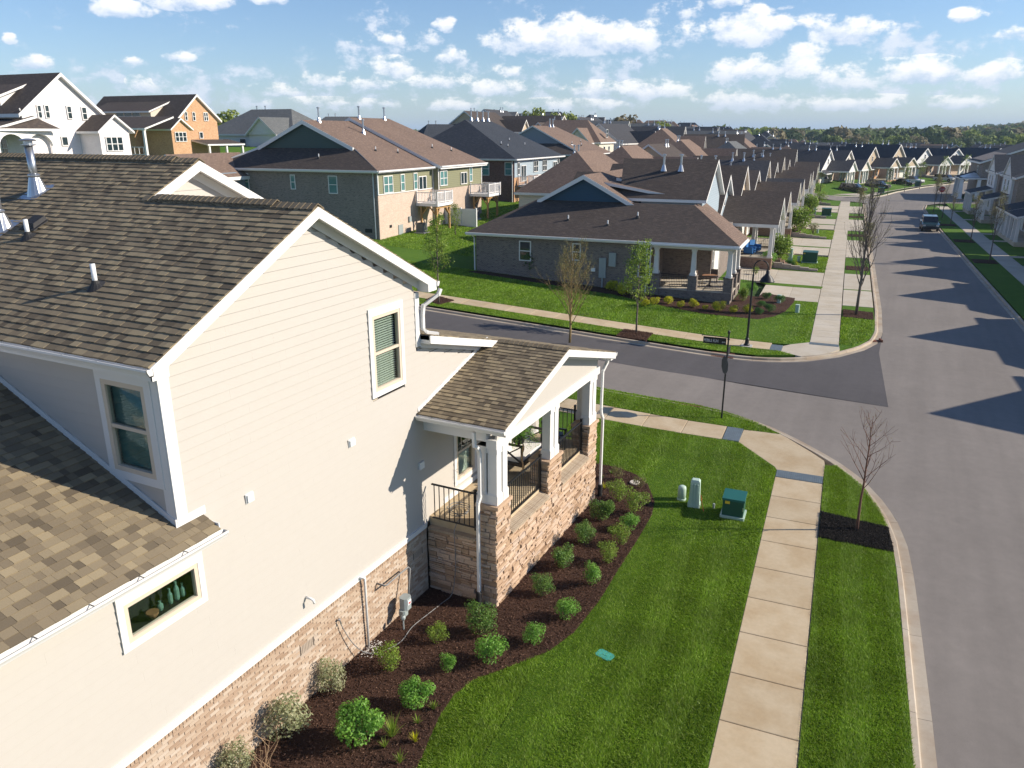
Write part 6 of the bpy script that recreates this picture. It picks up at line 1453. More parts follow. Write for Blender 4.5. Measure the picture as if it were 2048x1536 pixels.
h.roof([(-18.1, 56.7, 8.19), (-14.4, 56.7, 6.25), (-10.35, 57.1, 4.14), (-10.35, 70, 4.12), (-18.1, 70, 8.19)], [(-16.9, 58.1, 7.62), (-10.1, 58.1, 6.55), (-10.1, 62, 6.55), (-16.9, 62, 7.62)], [(-16.5, 60.0, 7.85), (-9.9, 60.0, 6.9), (-9.9, 63, 6.9), (-16.5, 63, 7.85)], mat='roof_tan', name='side_roof')  # same shingles on the sunward slopes, with sunlight put into the colour
h.roof([(-6.0, 52.55, 4.1), (-6.0, 57.2, 4.1), (-9.6, 60, 6.25), (-9.9, 57.0, 6.27)], mat='roof_tan', name='porch_roof')  # sunward porch slope, lightened in colour the same way
h.roof([(-15.5, 57.55, 6.55), (-9.15, 57.55, 6.55), (-9.15, 62, 9.25), (-16.5, 62, 9.25)], [(-15.5, 66.4, 6.55), (-9.15, 66.4, 6.55), (-9.15, 62, 9.25), (-16.5, 62, 9.25)], mat='roof_brown', name='front_gable_roof')
for s0, s1 in ((-21.75, -18.1), (-18.1, -14.4)):
    m = MB(); f = lambda s: 8.17-.525*abs(s+18.1); m.prism([(s0, 56.68, f(s0)-.3), (s1, 56.68, f(s1)-.3), (s1, 56.68, f(s1)), (s0, 56.68, f(s0))], (0, .04, 0)); h.part('rake_board', m, 'white_trim')
for c, w_, h_ in (((-21.23, 2.91), 0.94, 1.46), ((-17.27, 3.06), 0.65, 1.23), ((-12.32, 2.81), 0.87, 2.5)): h.window((c[0], 53, c[1]), '-t', w_, h_, 'hung', 'glass_green' if w_ > 1 else 'glass_dark')
h.gutter_line(((-25.85, 52.5, 4.05), (-12.2, 52.5, 4.05)), ((-12.2, 52.5, 3.95), (-6, 52.5, 3.95)), ((-5.95, 52.5, 3.95), (-5.95, 57.2, 3.95)))
h.spouts([(-25.5, 52.6, 4.0), (-25.3, 52.9, 3.7), (-25.3, 52.92, 1.25)], [(-12.2, 52.6, 3.9), (-12.15, 52.85, 3.5), (-12.15, 52.9, .5)], [(-6.3, 52.55, 3.9), (-6.45, 52.8, 3.6), (-6.45, 52.84, 1.9)])
m = MB(); m.box((-12, 53.05, 0), (-6.4, 57.6, .86)); h.part('porch_base', m, 'brick_grey'); m = MB(); m.box((-12, 53.0, .861), (-6.33, 57.6, .93)); h.part('porch_floor', m, 'concrete_pale')
for s, t in ((-11.55, 53.28), (-9.0, 53.28), (-6.62, 53.28), (-6.62, 55.3), (-6.62, 57.3)):
    m = MB(); m.box((s-.3, t-.28, .4), (s+.3, t+.28, 1.83)); m.box((s-.34, t-.32, 1.831), (s+.34, t+.32, 1.89)); h.part('pier', m, 'brick_grey'); h.column(s, t, 1.89, 3.66)
m = MB(); m.box((-12, 53.1, 3.66), (-6.45, 53.45, 3.95)); m.box((-6.78, 53.451, 3.66), (-6.45, 57.6, 3.95)); m.box((-12, 53.46, 3.8), (-6.79, 57.6, 3.84)); h.part('beam', m, 'white_trim')
for a, b in (((-11.2, 53.3, 0), (-9.35, 53.3, 0)), ((-8.65, 53.3, 0), (-6.95, 53.3, 0)), ((-6.6, 53.6, 0), (-6.6, 55, 0)), ((-6.6, 55.6, 0), (-6.6, 57, 0))): h.rail(a, b, 1.05, 1.88, 16)
h.rail((-6.2, 57.6, 0), (-4.6, 58.6, -.0), .9, 1.7, 10)
h.window((-8.5, 60.0, 2.1), '+s', 2.6, 2.3, 'none', 'garage_white', name='garage_door'); h.window((-8.5, 57.9+.2, 2.2), '+s', .5, 1.6)
h.vents([(-18.5, 54.6, 5.1), (-13.5, 55.2, 5.45), (-15.4, 54.2, 4.9)]); h.vents([(-13.0, 60.6, 8.5), (-11.7, 60.6, 8.5)], 'flue', 1.0)
m = MB(); m.box((-15.55, 52.85, 1.35), (-15.05, 53, 2.75)); m.box((-15.35, 52.88, .6), (-15.25, 52.98, 1.35)); h.part('meter_box', m, 'meter_grey'); m = MB(); m.box((-14.85, 52.85, 2.2), (-14.35, 53, 3.15)); h.part('breaker_box', m, 'meter_grey'); m = MB(); m.box((-16.15, 52.9, 1.75), (-15.85, 53, 2.0)); h.part('phone_box', m, 'white_pvc')
tb_ = thing('patio_table', 'bronze patio table on the porch of the blue gabled house', 'table', Z(-8.1, 55.0, .93), SA); m = MB(); m.lathe([(.55, .70), (.56, .72), (.55, .74)], (0, 0, 0), 20); m.build('tabletop', 'patio_wood', tb_); m = MB(); m.lathe([(.28, 0), (.05, .05), (.04, .7)], (0, 0, 0), 10); m.build('pedestal', 'bronze_metal', tb_)
def patio_chair(label, s, t, z, rz, mat='bronze_metal', cat='chair'):
    c = thing('patio_chair', label, cat, Z(s, t, z), SA+rz); m = MB(); m.cbox((-.25, -.25, .40), (.25, .25, .46), .04); m.build('seat', mat, c); m = MB(); m.cbox((-.25, .20, .46), (.25, .26, .98), .02); m.build('backrest', mat, c)
    for x in (-.22, .19):
        for y in (-.22, .19): m = MB(); m.box((x, y, 0), (x+.03, y+.03, .40)); m.build('leg', mat, c)
patio_chair('patio chair left of the bronze table on the porch of the blue gabled house', -8.9, 55.1, .93, 1.3); patio_chair('patio chair behind the bronze table on the porch of the blue gabled house', -8.0, 56.1, .93, .1)
# ---- the green sided pair with two rear decks
h = House('green_sided_house', 'tan brick house with olive siding, green gable and two white railed rear decks', -38.1, 60.1, 2.0)
h.wall('brick_dusk', ((-56, 60.1, .5), (-38.13, 69, 7.9))); m = MB(); m.box((-38.13, 60.13, .3), (-38.1, 70.3, 5.95)); h.part('rear_wall', m, 'brick_pink'); m = MB(); m.box((-39, 70.3, .3), (-37.5, 80.4, 5.8)); h.part('rear_wall', m, 'brick_tan')  # side wall is a dark copy of the rear brick: shade painted in
m = MB(); m.box((-38.12, 60.16, 5.96), (-38.06, 70.3, 7.95)); m.box((-39, 70.3, 5.82), (-37.46, 80.4, 8.0)); m.box((-39, 70.25, .8), (-37.5, 70.299, 8.0)); h.part('siding', m, 'siding_green')
m = MB(); m.box((-38.12, 60.08, 5.9), (-38.03, 60.2, 8)); m.box((-37.47, 70.24, 5.8), (-37.42, 70.36, 8)); m.box((-37.48, 80.3, 5.8), (-37.42, 80.42, 8)); m.box((-38.1, 60.1, 5.9), (-38.02, 70.2, 5.98)); h.part('corner_board', m, 'white_trim')
m = MB(); m.prism([(-52.7, 62.62, 9.7), (-42.0, 62.62, 9.7), (-47.3, 62.62, 12.2)], (0, .2, 0)); h.part('gable_wall', m, 'siding_deepgreen')
h.roof([(-57, 59.6, 8), (-37.65, 59.6, 8), (-42.0, 62.6, 9.8), (-52.8, 62.6, 9.8)], mat='roof_brown', name='skirt_roof')  # skirt slope of the same tan roof, its shade painted as darker shingles
h.roof([(-37.65, 59.6, 8.0), (-37.65, 70.3, 8.0), (-47.3, 70.3, 12.3), (-47.3, 62.3, 12.3), (-41.9, 62.3, 9.9), (-41.95, 62.6, 9.85)], [(-57, 59.6, 8), (-52.7, 62.3, 9.85), (-47.3, 62.3, 12.3), (-47.3, 70.3, 12.3), (-57, 70.3, 8)], mat='roof_tan')
h.roof([(-37.0, 70.0, 8.05), (-37.0, 80.9, 8.05), (-47.3, 77.6, 12.65), (-47.3, 70.0, 12.65)], [(-57, 70, 8.1), (-47.3, 70, 12.65), (-47.3, 77.6, 12.65), (-57, 80.9, 8.1)], [(-57, 80.9, 8.1), (-47.3, 77.6, 12.65), (-37.0, 80.9, 8.05)], mat='roof_tan', th=.3)
for s0, s1 in ((-52.7, -47.3), (-47.3, -41.9)):
    m = MB(); f = lambda s: 12.28-.445*abs(s+47.3); m.prism([(s0, 62.28, f(s0)-.35), (s1, 62.28, f(s1)-.35), (s1, 62.28, f(s1)), (s0, 62.28, f(s0))], (0, .04, 0)); h.part('rake_board', m, 'white_trim')
h.gutter_line(((-57, 59.55, 7.95), (-37.65, 59.55, 7.95)), ((-37.6, 59.55, 7.95), (-37.6, 70.1, 7.95)), ((-36.95, 70.1, 8.0), (-36.95, 80.9, 8.0)), r=.14)
h.spouts([(-38.2, 59.6, 7.9), (-38.45, 60.0, 7.5), (-38.45, 60.02, 2.1)], [(-38.0, 70.15, 7.9), (-38.0, 70.2, 2)])
for c, w_, h_, k in ([((61.78, 6.75), 1.59, 1.52, 'double'), ((64.32, 6.78), 0.73, 1.52, 'hung'), ((66.71, 6.78), 0.72, 1.55, 'hung'), ((68.07, 6.54), 1.52, 1.3, 'slider')]): h.window((-38.06, c[0], c[1]), '+s', w_, h_, k, 'glass_teal' if k != 'slider' else 'glass_dark', depth=.08)
for c, w_, h_, k in ([((71.3, 6.84), 1.55, 1.47, 'double'), ((75.86, 6.63), 1.48, 1.23, 'slider'), ((77.56, 6.92), 0.7, 1.49, 'hung')]): h.window((-37.44, c[0], c[1]), '+s', w_, h_, k, 'glass_teal' if k != 'slider' else 'glass_dark', depth=.08)
for c, w_, h_ in ([((-52.67, 6.75), 0.86, 1.59), ((-47.14, 6.85), 0.56, 1.33), ((-42.75, 6.71), 0.97, 1.59)]): h.window((c[0], 60.1, c[1]), '-t', w_, h_, 'hung', 'glass_teal')
h.vents([(-47.0, 64.5, 12.2), (-44.6, 68.3, 11.15), (-47.1, 71.5, 12.5), (-47.0, 76.2, 12.5)], 'flue', 1.15); h.vents([(-41.2, 65, 9.6), (-40.6, 68.0, 9.35), (-40.6, 75, 9.7), (-39.8, 77.8, 9.35), (-44.9, 61.2, 9.0)])
m = MB(); m.box((-38.1, 63.3, 2.1), (-38.04, 64.1, 3.0)); h.part('crawl_door', m, 'meter_grey'); m = MB(); m.box((-38.1, 61.8, 2.9), (-38.05, 62.15, 3.15)); m.box((-39.6, 60.05, 2.6), (-38.9, 60.1, 2.95)); h.part('air_vent', m, 'black_metal'); m = MB(); m.box((-38.1, 65.2, 3.1), (-37.95, 65.6, 3.6)); h.part('meter_box', m, 'meter_grey')
def deck(label, s0, s1, t0, t1, z, gz):
    """a white railed platform on timber posts"""
    d = House('rear_deck', label, s1, (t0+t1)/2, gz, 'deck', 'raised rear decks'); m = MB(); m.box((s0, t0, z-.28), (s1, t1, z)); d.part('platform', m, 'deck_white')
    for a, b, n in (((s0+.05, t0+.05, 0), (s1-.05, t0+.05, 0), 14), ((s1-.05, t0+.05, 0), (s1-.05, t1-.05, 0), 18), ((s1-.05, t1-.05, 0), (s0+.05, t1-.05, 0), 14)): d.rail(a, b, z+.12, z+1.0, n, 'deck_white', .045, top=.09)
    for s, t in ((s0+.08, t0+.05), (s1-.05, t0+.05), (s1-.05, (t0+t1)/2), (s1-.05, t1-.05)): m = MB(); m.box((s-.06, t-.06, z), (s+.06, t+.06, z+1.1)); d.part('rail_post', m, 'deck_white')
    for s, t in ((s1-.3, t0+.3), (s1-.3, t1-.3), (s0+.4, t0+.3)):
        m = MB(); m.box((s-.09, t-.09, gz-.6), (s+.09, t+.09, z-.28)); d.part('post', m, 'deck_timber')
        m = MB(); m.bar((s, t, z-1.2), (s-.8 if s > s0+1 else s+.8, t, z-.3), .1); m.bar((s, t, z-1.2), (s, t+(.8 if t < (t0+t1)/2 else -.8), z-.3), .1); d.part('brace', m, 'deck_timber')
    m = MB(); m.box((s1-.4, t0+.1, z-.5), (s1-.2, t1-.1, z-.281)); d.part('beam', m, 'deck_timber')
deck('nearer white railed deck on timber posts behind the olive sided house', -38.05, -35.7, 66.7, 69.9, 4.75, 1.9); deck('farther white railed deck on timber posts behind the olive sided house', -37.4, -35.1, 77.2, 80.3, 4.95, 2.4)
def condenser(label, s, t):
    c = thing('air_conditioner', label, 'air conditioner', S(s, t, 0), SA); m = MB(); m.box((-.55, -.55, -.02), (.55, .55, .08)); m.build('pad', 'concrete_pad', c); m = MB(); m.cbox((-.42, -.42, .08), (.42, .42, .92), .06)
    m.build('casing', 'condenser_grey', c); m = MB(); m.lathe([(.36, .92), (.36, .95), (.05, .97)], (0, 0, 0), 14); m.build('fan_grille', 'rubber_black', c)
condenser('grey air conditioner by the tan brick rear wall of the green house', -36.9, 65.6); condenser('grey air conditioner beyond the white screen panel', -36.4, 76.3)
f = House('screen_fence', 'white vinyl screen panel standing between the two rear decks', -36, 71.6, 2.0, 'fence'); m = MB(); m.box((-37.4, 71.55, 1.6), (-34.0, 71.62, 3.9)); f.part('panel', m, 'vinyl_fence')
for s in (-37.4, -35.7, -34.0): m = MB(); m.box((s-.07, 71.5, 1.4), (s+.07, 71.67, 4.0)); f.part('post', m, 'vinyl_fence')
# ---- the dark roofed pair behind it
h = House('slate_roofed_house', 'red brick and blue sided house with dark hip roof beyond the green house', -38.1, 91.3, 2.6)
h.wall('brick_red', ((-54, 91.3, 1), (-38.13, 100, 8.0))); m = MB(); m.box((-38.13, 91.33, 1), (-38.1, 99.6, 5.9)); h.part('rear_wall', m, 'brick_orange'); m = MB(); m.box((-40, 99.6, 1), (-38.08, 108, 5.9)); h.part('rear_wall', m, 'brick_white'); m = MB(); m.box((-38.12, 91.36, 5.91), (-38.06, 108, 8.05)); m.box((-40, 99.7, 5.91), (-38.07, 108.02, 8.05)); h.part('siding', m, 'siding_paleblue')  # sunlit rear of the red brick gets a brighter copy: light in the colour
h.roof([(-54.5, 90.7, 8.1), (-37.55, 90.7, 8.1), (-47.6, 97.2, 12.85)], [(-37.55, 90.7, 8.1), (-37.55, 108.6, 8.1), (-47.6, 105, 12.85), (-47.6, 97.2, 12.85)], [(-54.5, 90.7, 8.1), (-47.6, 97.2, 12.85), (-47.6, 105, 12.85), (-57, 108.6, 8.1)], [(-57, 108.6, 8.1), (-47.6, 105, 12.85), (-37.55, 108.6, 8.1)], mat='roof_slate')
h.gutter_line(((-54, 90.65, 8.05), (-37.55, 90.65, 8.05)), ((-37.5, 90.65, 8.05), (-37.5, 108.6, 8.05)), r=.15); h.spouts([(-38.3, 91.2, 8), (-38.3, 91.22, 2.6)])
for c, w_, h_, k in ([((92.55, 6.94), 0.72, 1.5, 'hung'), ((94.2, 6.31), 1.61, 1.96, 'slider'), ((98.49, 7.02), 1.6, 1.43, 'double'), ((101.8, 7.02), 1.61, 1.42, 'double'), ((105.9, 6.75), 1.51, 1.32, 'slider'), ((107.3, 7.1), 0.8, 1.38, 'hung')]): h.window((-38.04, c[0], c[1]), '+s', w_, h_, k, 'glass_dark', depth=.08)
for c, w_, h_ in ([((-41.94, 6.91), 1.01, 1.61), ((-38.86, 6.94), 0.97, 1.56)]): h.window((c[0], 91.3, c[1]), '-t', w_, h_, 'hung', 'glass_teal')
h.vents([(-47.2, 98.3, 12.8), (-47.2, 100.2, 12.8), (-47.2, 102.0, 12.8), (-47.2, 103.8, 12.8)], 'flue', 1.1); h.vents([(-41, 94, 9.8), (-40.5, 95, 9.5), (-42, 99, 10.2), (-40.8, 101.5, 9.6)])
deck('white deck on the red brick rear wall of the slate roofed house', -38.0, -35.9, 92.4, 95.6, 5.0, 2.8); deck('white deck on the white brick rear wall of the slate roofed house', -38.0, -35.9, 104.4, 107.4, 5.0, 3.0)
# ---- tan roofed pair farther on
h = House('grey_gabled_house', 'white sided house with tan roof and grey gable behind the slate roofed house', -38.1, 118, 3.2)
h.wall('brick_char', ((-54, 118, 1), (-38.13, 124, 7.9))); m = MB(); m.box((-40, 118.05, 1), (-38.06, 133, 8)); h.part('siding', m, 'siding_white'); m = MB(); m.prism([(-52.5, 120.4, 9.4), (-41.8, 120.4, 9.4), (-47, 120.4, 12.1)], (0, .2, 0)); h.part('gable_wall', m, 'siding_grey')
h.roof([(-56.5, 117.5, 8), (-37.6, 117.5, 8), (-42, 120.4, 9.6), (-52, 120.4, 9.6)], mat='roof_brown', name='skirt_roof'); h.roof([(-37.6, 117.5, 8), (-37.6, 133.6, 8), (-47, 130.5, 12.3), (-47, 120.1, 12.3), (-42, 120.1, 9.75)], [(-56.5, 117.5, 8), (-52, 120.1, 9.75), (-47, 120.1, 12.3), (-47, 130.5, 12.3), (-56.5, 133.6, 8)], [(-56.5, 133.6, 8), (-47, 130.5, 12.3), (-37.6, 133.6, 8)], mat='roof_tan')  # skirt is the tan roof's shaded slope, darkened by colour
for t, k in ((120, 'hung'), (121.8, 'slider'), (124.2, 'hung'), (126.2, 'hung'), (129.8, 'slider'), (131.8, 'hung')): h.window((-38.04, t, 6.75), '+s', 1.5 if k == 'slider' else .9, 1.5, k)
h.window((-40, 118, 6.8), '-t', 1.1, 1.6); h.vents([(-46.6, 127, 12.2), (-46.6, 128.5, 12.2)], 'flue', 1.1); h.vents([(-41, 122, 9.6), (-40.4, 125, 9.3), (-41.5, 128, 9.8)]); h.gutter_line(((-54, 117.45, 7.95), (-37.6, 117.45, 7.95)), ((-37.55, 117.5, 7.95), (-37.55, 133.6, 7.95)), r=.15)
deck('small white deck on the white sided rear wall of the grey gabled house', -38.0, -35.9, 118.6, 122, 5.1, 3.2)
# ---- small tan gabled wing in front of the green house
h = House('tan_roofed_bungalow', 'low grey gabled bungalow half hidden behind the ridge of the cream house', -56, 52, 3.0)
h.wall('siding_grey', ((-58.6, 54, 2), (-52.6, 60, 7.6)), prisms=[([(-58.6, 54.0, 7.6), (-52.6, 54.0, 7.6), (-55.6, 54.0, 9.2)], (0, 5, 0))]); h.roof([(-59.1, 53.6, 7.3), (-55.6, 53.6, 9.35), (-55.6, 63, 9.35), (-59.1, 63, 7.3)], [(-52.1, 53.6, 7.3), (-55.6, 53.6, 9.35), (-55.6, 63, 9.35), (-52.1, 63, 7.3)], mat='roof_tan', th=.3)
# ---- the white brick house on the rise, top left
FS = -68
h = House('white_brick_house', 'white brick two storey house with arched porch on the rise at the top left', FS, 55, 7.0)
f0, f1, fa = ((50.05, 13.21), (58.47, 12.85), (54.25, 16.41))                              # left eave, right eave, apex as (t, z)
k0 = (f0[0], f0[1]); ga = fa
h.wall('brick_white', ((FS-16, f0[0], 3), (FS, f1[0], f0[1])), prisms=[([(FS, f0[0], f0[1]), (FS, f1[0], f0[1]), (FS, fa[0], fa[1]-.15)], (-16, 0, 0))])
sl0 = (fa[1]-f0[1])/(fa[0]-f0[0]); sl1 = (fa[1]-f1[1])/(f1[0]-fa[0])
h.roof([(FS-16.5, f0[0]-.6, f0[1]-.6*sl0), (FS+.4, f0[0]-.6, f0[1]-.6*sl0), (FS+.4, fa[0], fa[1]), (FS-16.5, fa[0], fa[1])], [(FS-16.5, f1[0]+.6, f1[1]-.6*sl1), (FS+.4, f1[0]+.6, f1[1]-.6*sl1), (FS+.4, fa[0], fa[1]), (FS-16.5, fa[0], fa[1])], mat='roof_brown', th=.3)
mid = lambda q: f0[0]+(fa[0]-f0[0])*q
m = MB(); m.prism([(FS-3, mid(.08), f0[1]-.4), (FS-3, mid(.75), f0[1]+(fa[1]-f0[1])*.62), (FS-3, mid(.08), f0[1]+(fa[1]-f0[1])*.36)], (-9, 0, 0)); h.part('dormer_wall', m, 'siding_white')
h.roof([(FS-12.5, mid(-.05), f0[1]+(fa[1]-f0[1])*.33), (FS-2.6, mid(-.05), f0[1]+(fa[1]-f0[1])*.33), (FS-2.6, mid(.78), f0[1]+(fa[1]-f0[1])*.74), (FS-12.5, mid(.78), f0[1]+(fa[1]-f0[1])*.74)], mat='roof_brown', name='dormer_roof')
h.window((FS-4.5, mid(.08), f0[1]+.55), '-t', 2.6, 1.5, 'triple')
for c, w_, h_, k in ([((51.73, 12.97), 0.45, 1.17, 'hung'), ((52.49, 12.99), 0.48, 1.18, 'hung'), ((54.77, 12.97), 0.53, 1.18, 'hung'), ((56.36, 12.92), 0.58, 1.19, 'hung'), ((53.78, 10.42), 0.69, 0.85, 'none'), ((56.5, 10.39), 0.64, 0.86, 'none')]): h.window((FS+.01, c[0], c[1]), '+s', w_, h_, k, 'glass_dark', depth=.1)
w0, w1, wa = ((55.51, 11.58), (58.91, 11.54), (57.23, 12.82))
WS = FS+2.6
h.wall('brick_white', ((FS, w0[0], 3), (WS, w1[0], w0[1])), prisms=[([(WS, w0[0], w0[1]), (WS, w1[0], w0[1]), (WS, wa[0], wa[1]-.1)], (-4, 0, 0))], name='wing_wall')
s0_ = (wa[1]-w0[1])/(wa[0]-w0[0]); h.roof([(FS-1, w0[0]-.4, w0[1]-.4*s0_), (WS+.35, w0[0]-.4, w0[1]-.4*s0_), (WS+.35, wa[0], wa[1]), (FS-1, wa[0], wa[1])], [(FS-1, w1[0]+.4, w0[1]-.4*s0_), (WS+.35, w1[0]+.4, w0[1]-.4*s0_), (WS+.35, wa[0], wa[1]), (FS-1, wa[0], wa[1])], mat='roof_brown', name='wing_roof')
for c, w_, h_, k in ([((57.02, 10.15), 1.93, 1.34, 'triple')]): h.window((WS+.01, c[0], c[1]), '+s', w_, h_, k, 'glass_dark', depth=.1)
# arched porch on the near side
pz = 11.51
h.roof([(FS-14, f0[0]-3.4, pz), (FS+.6, f0[0]-3.4, pz), (FS+.6, f0[0]+.9, pz+1.1), (FS-14, f0[0], pz+1.1)], [(FS+.6, f0[0]-3.4, pz), (FS+1.2, f0[0]+2.6, pz+.0), (FS+.0, f0[0]+.9, pz+1.1)], mat='roof_brown', name='porch_roof')
def arch_panel(s0, s1, t, z0, z1, th=.3, axis='s'):
    """a spandrel with a round arch cut under it, post at each side"""
    m = MB(); w = (s1-s0)/2; c = (s0+s1)/2; r_ = w-.18; zc = z1-.35-r_*.9; N_ = 10
    A = [(c+r_*math.cos(PI-PI*i/N_), zc+r_*.9*math.sin(PI-PI*i/N_)) for i in range(N_+1)]
    pts = lambda a, b, d: (a, t+d, b) if axis == 's' else (t+d, a, b)
    for d, rev in ((0, False), (th, True)):
        for i in range(N_):
            q_ = [pts(*A[i], d), pts(*A[i+1], d), pts(A[i+1][0], z1, d), pts(A[i][0], z1, d)]; m.face(q_[::-1] if rev else q_)
        for a, b in ((s0, A[0][0]), (A[-1][0], s1)): q_ = [pts(a, z0, d), pts(b, z0, d), pts(b, z1, d), pts(a, z1, d)]; m.face(q_[::-1] if rev else q_)
    for i in range(N_): m.face([pts(*A[i], 0), pts(*A[i], th), pts(*A[i+1], th), pts(*A[i+1], 0)])
    return m
for i in range(3): h.part('porch_arch', arch_panel(FS-8.6+i*2.9, FS-5.7+i*2.9, f0[0]-3.1, pz-3.6, pz-.1), 'white_trim')
for i in range(2): h.part('porch_arch', arch_panel(f0[0]-3.1+i*2.7, f0[0]-.4+i*2.7, FS+.2, pz-3.6, pz-.1, axis='t'), 'white_trim')
h.spouts([(FS+.2, f0[0]-.3, f0[1]), (FS+.1, f0[0]-.1, pz+.9)]); h.window((FS-3, f0[0], pz-1.7), '-t', .9, 1.7)
m = MB(); m.box((FS-4, f1[0], 4), (FS+1.5, f1[0]+3.6, 8)); h.part('side_porch', m, 'white_trim')
# ---- the brown brick house beside it
GS = -86
h = House('brown_brick_house', 'brown brick house with steep roof and shed dormer on the rise beside the white house', GS, 88, 8.0)
g0, g1, ga = ((85.94, 13.38), (93.42, 13.35), (89.64, 16.35))
h.wall('brick_orange', ((GS-17, g0[0], 4), (GS, g1[0], g0[1])), prisms=[([(GS, g0[0], g0[1]), (GS, g1[0], g0[1]), (GS, ga[0], ga[1]-.15)], (-17, 0, 0))])
sl0 = (ga[1]-g0[1])/(ga[0]-g0[0])
h.roof([(GS-17.5, g0[0]-.6, g0[1]-.6*sl0), (GS+.4, g0[0]-.6, g0[1]-.6*sl0), (GS+.4, ga[0], ga[1]), (GS-17.5, ga[0], ga[1])], [(GS-17.5, g1[0]+.6, g0[1]-.6*sl0), (GS+.4, g1[0]+.6, g0[1]-.6*sl0), (GS+.4, ga[0], ga[1]), (GS-17.5, ga[0], ga[1])], mat='roof_brown', th=.3)
mid = lambda q: g0[0]+(ga[0]-g0[0])*q; H_ = ga[1]-g0[1]
m = MB(); m.prism([(GS-4, mid(-.2), g0[1]-.5*H_*.3), (GS-4, mid(.72), g0[1]+H_*.6), (GS-4, mid(-.2), g0[1]+H_*.26)], (-10.5, 0, 0)); h.part('dormer_wall', m, 'siding_cream')
h.roof([(GS-15.4, mid(-.4), g0[1]+H_*.22), (GS-3.5, mid(-.4), g0[1]+H_*.22), (GS-3.5, mid(.76), g0[1]+H_*.72), (GS-15.4, mid(.76), g0[1]+H_*.72)], mat='roof_brown', name='dormer_roof'); h.window((GS-8.2, mid(-.2), g0[1]-.0), '-t', 4.6, 1.7, 'triple')
for c, w_, h_, k in ([((87.51, 13.41), 0.5, 1.17, 'hung'), ((88.97, 13.39), 0.52, 1.19, 'hung'), ((91.26, 13.38), 0.85, 1.17, 'double'), ((89.94, 10.87), 0.71, 0.9, 'none')]): h.window((GS+.01, c[0], c[1]), '+s', w_, h_, k, 'glass_dark', depth=.1)
v0, v1, va = ((81.42, 11.94), (84.63, 11.96), (82.99, 13.06))
VS = GS+3.2; s0_ = (va[1]-v0[1])/(va[0]-v0[0])
h.wall('brick_orange', ((GS-2, v0[0], 4), (VS, v1[0], v0[1])), prisms=[([(VS, v0[0], v0[1]), (VS, v1[0], v0[1]), (VS, va[0], va[1]-.1)], (-5, 0, 0))], name='wing_wall')
h.roof([(GS-2, v0[0]-.4, v0[1]-.4*s0_), (VS+.35, v0[0]-.4, v0[1]-.4*s0_), (VS+.35, va[0], va[1]), (GS-2, va[0], va[1])], [(GS-2, v1[0]+.4, v0[1]-.4*s0_), (VS+.35, v1[0]+.4, v0[1]-.4*s0_), (VS+.35, va[0], va[1]), (GS-2, va[0], va[1])], mat='roof_brown', name='wing_roof')
for c, w_, h_, k in ([((82.89, 10.68), 2.0, 1.24, 'triple')]): h.window((VS+.01, c[0], c[1]), '+s', w_, h_, k, 'glass_dark', depth=.1)
pz = v0[1]-.2; h.roof([(GS-16, v0[0]-4.5, pz), (VS+.2, v0[0]-4.5, pz), (VS+.2, v0[0]+.5, pz+1.5), (GS-16, v0[0]+.5, pz+1.5)], mat='roof_brown', name='porch_roof')
for s in (GS-14, GS-10, GS-6, GS-1.5, VS-.3): h.column(s, v0[0]-4.2, pz-3.4, pz-.2, .3, .28)
m = MB(); m.box((GS-17, v0[0]-1.2, 4), (GS-2.1, v0[0]+.2, pz+.2)); h.part('porch_wall', m, 'brick_orange'); h.window((GS-8, v0[0]-1.2, pz-1.4), '-t', 4.5, 2.2, 'triple'); h.rail((GS-16, v0[0]-4.2, 0), (VS-.4, v0[0]-4.2, 0), pz-3.2, pz-2.3, 24, 'deck_white', .05, top=.09)
h.roof([(GS, g1[0]-5.5, g0[1]-3.1), (GS+3.0, g1[0]-5.5, g0[1]-3.7), (GS+3.0, g1[0]+2, g0[1]-3.7), (GS, g1[0]+2, g0[1]-3.1)], mat='roof_brown', name='side_porch_roof')
for t in (g1[0]-5, g1[0]-1.6, g1[0]+1.7): h.column(GS+2.7, t, g0[1]-6.6, g0[1]-3.8, .3, .26)
# white vinyl fence panels between the two
f = House('white_fence', 'white vinyl fence running from the white house towards the brown one', -62, 71, 6.3, 'fence')
FP = [(-64, 62), (-60, 66), (-60, 72), (-60, 80), (-62, 88)]
for i in range(len(FP)-1):
    a, b = Vector(FP[i]), Vector(FP[i+1]); n = max(1, round((b-a).length/2.4))
    for k in range(n):
        p, q_ = a.lerp(b, k/n), a.lerp(b, (k+1)/n); m = MB(); m.bar((p.x, p.y, 7.2), (q_.x, q_.y, 7.2), .05, 1.7); f.part('panel', m, 'vinyl_fence'); m = MB(); m.box((p.x-.07, p.y-.07, 6), (p.x+.07, p.y+.07, 8.2)); m.box((p.x-.1, p.y-.1, 8.2), (p.x+.1, p.y+.1, 8.28)); f.part('post', m, 'vinyl_fence')
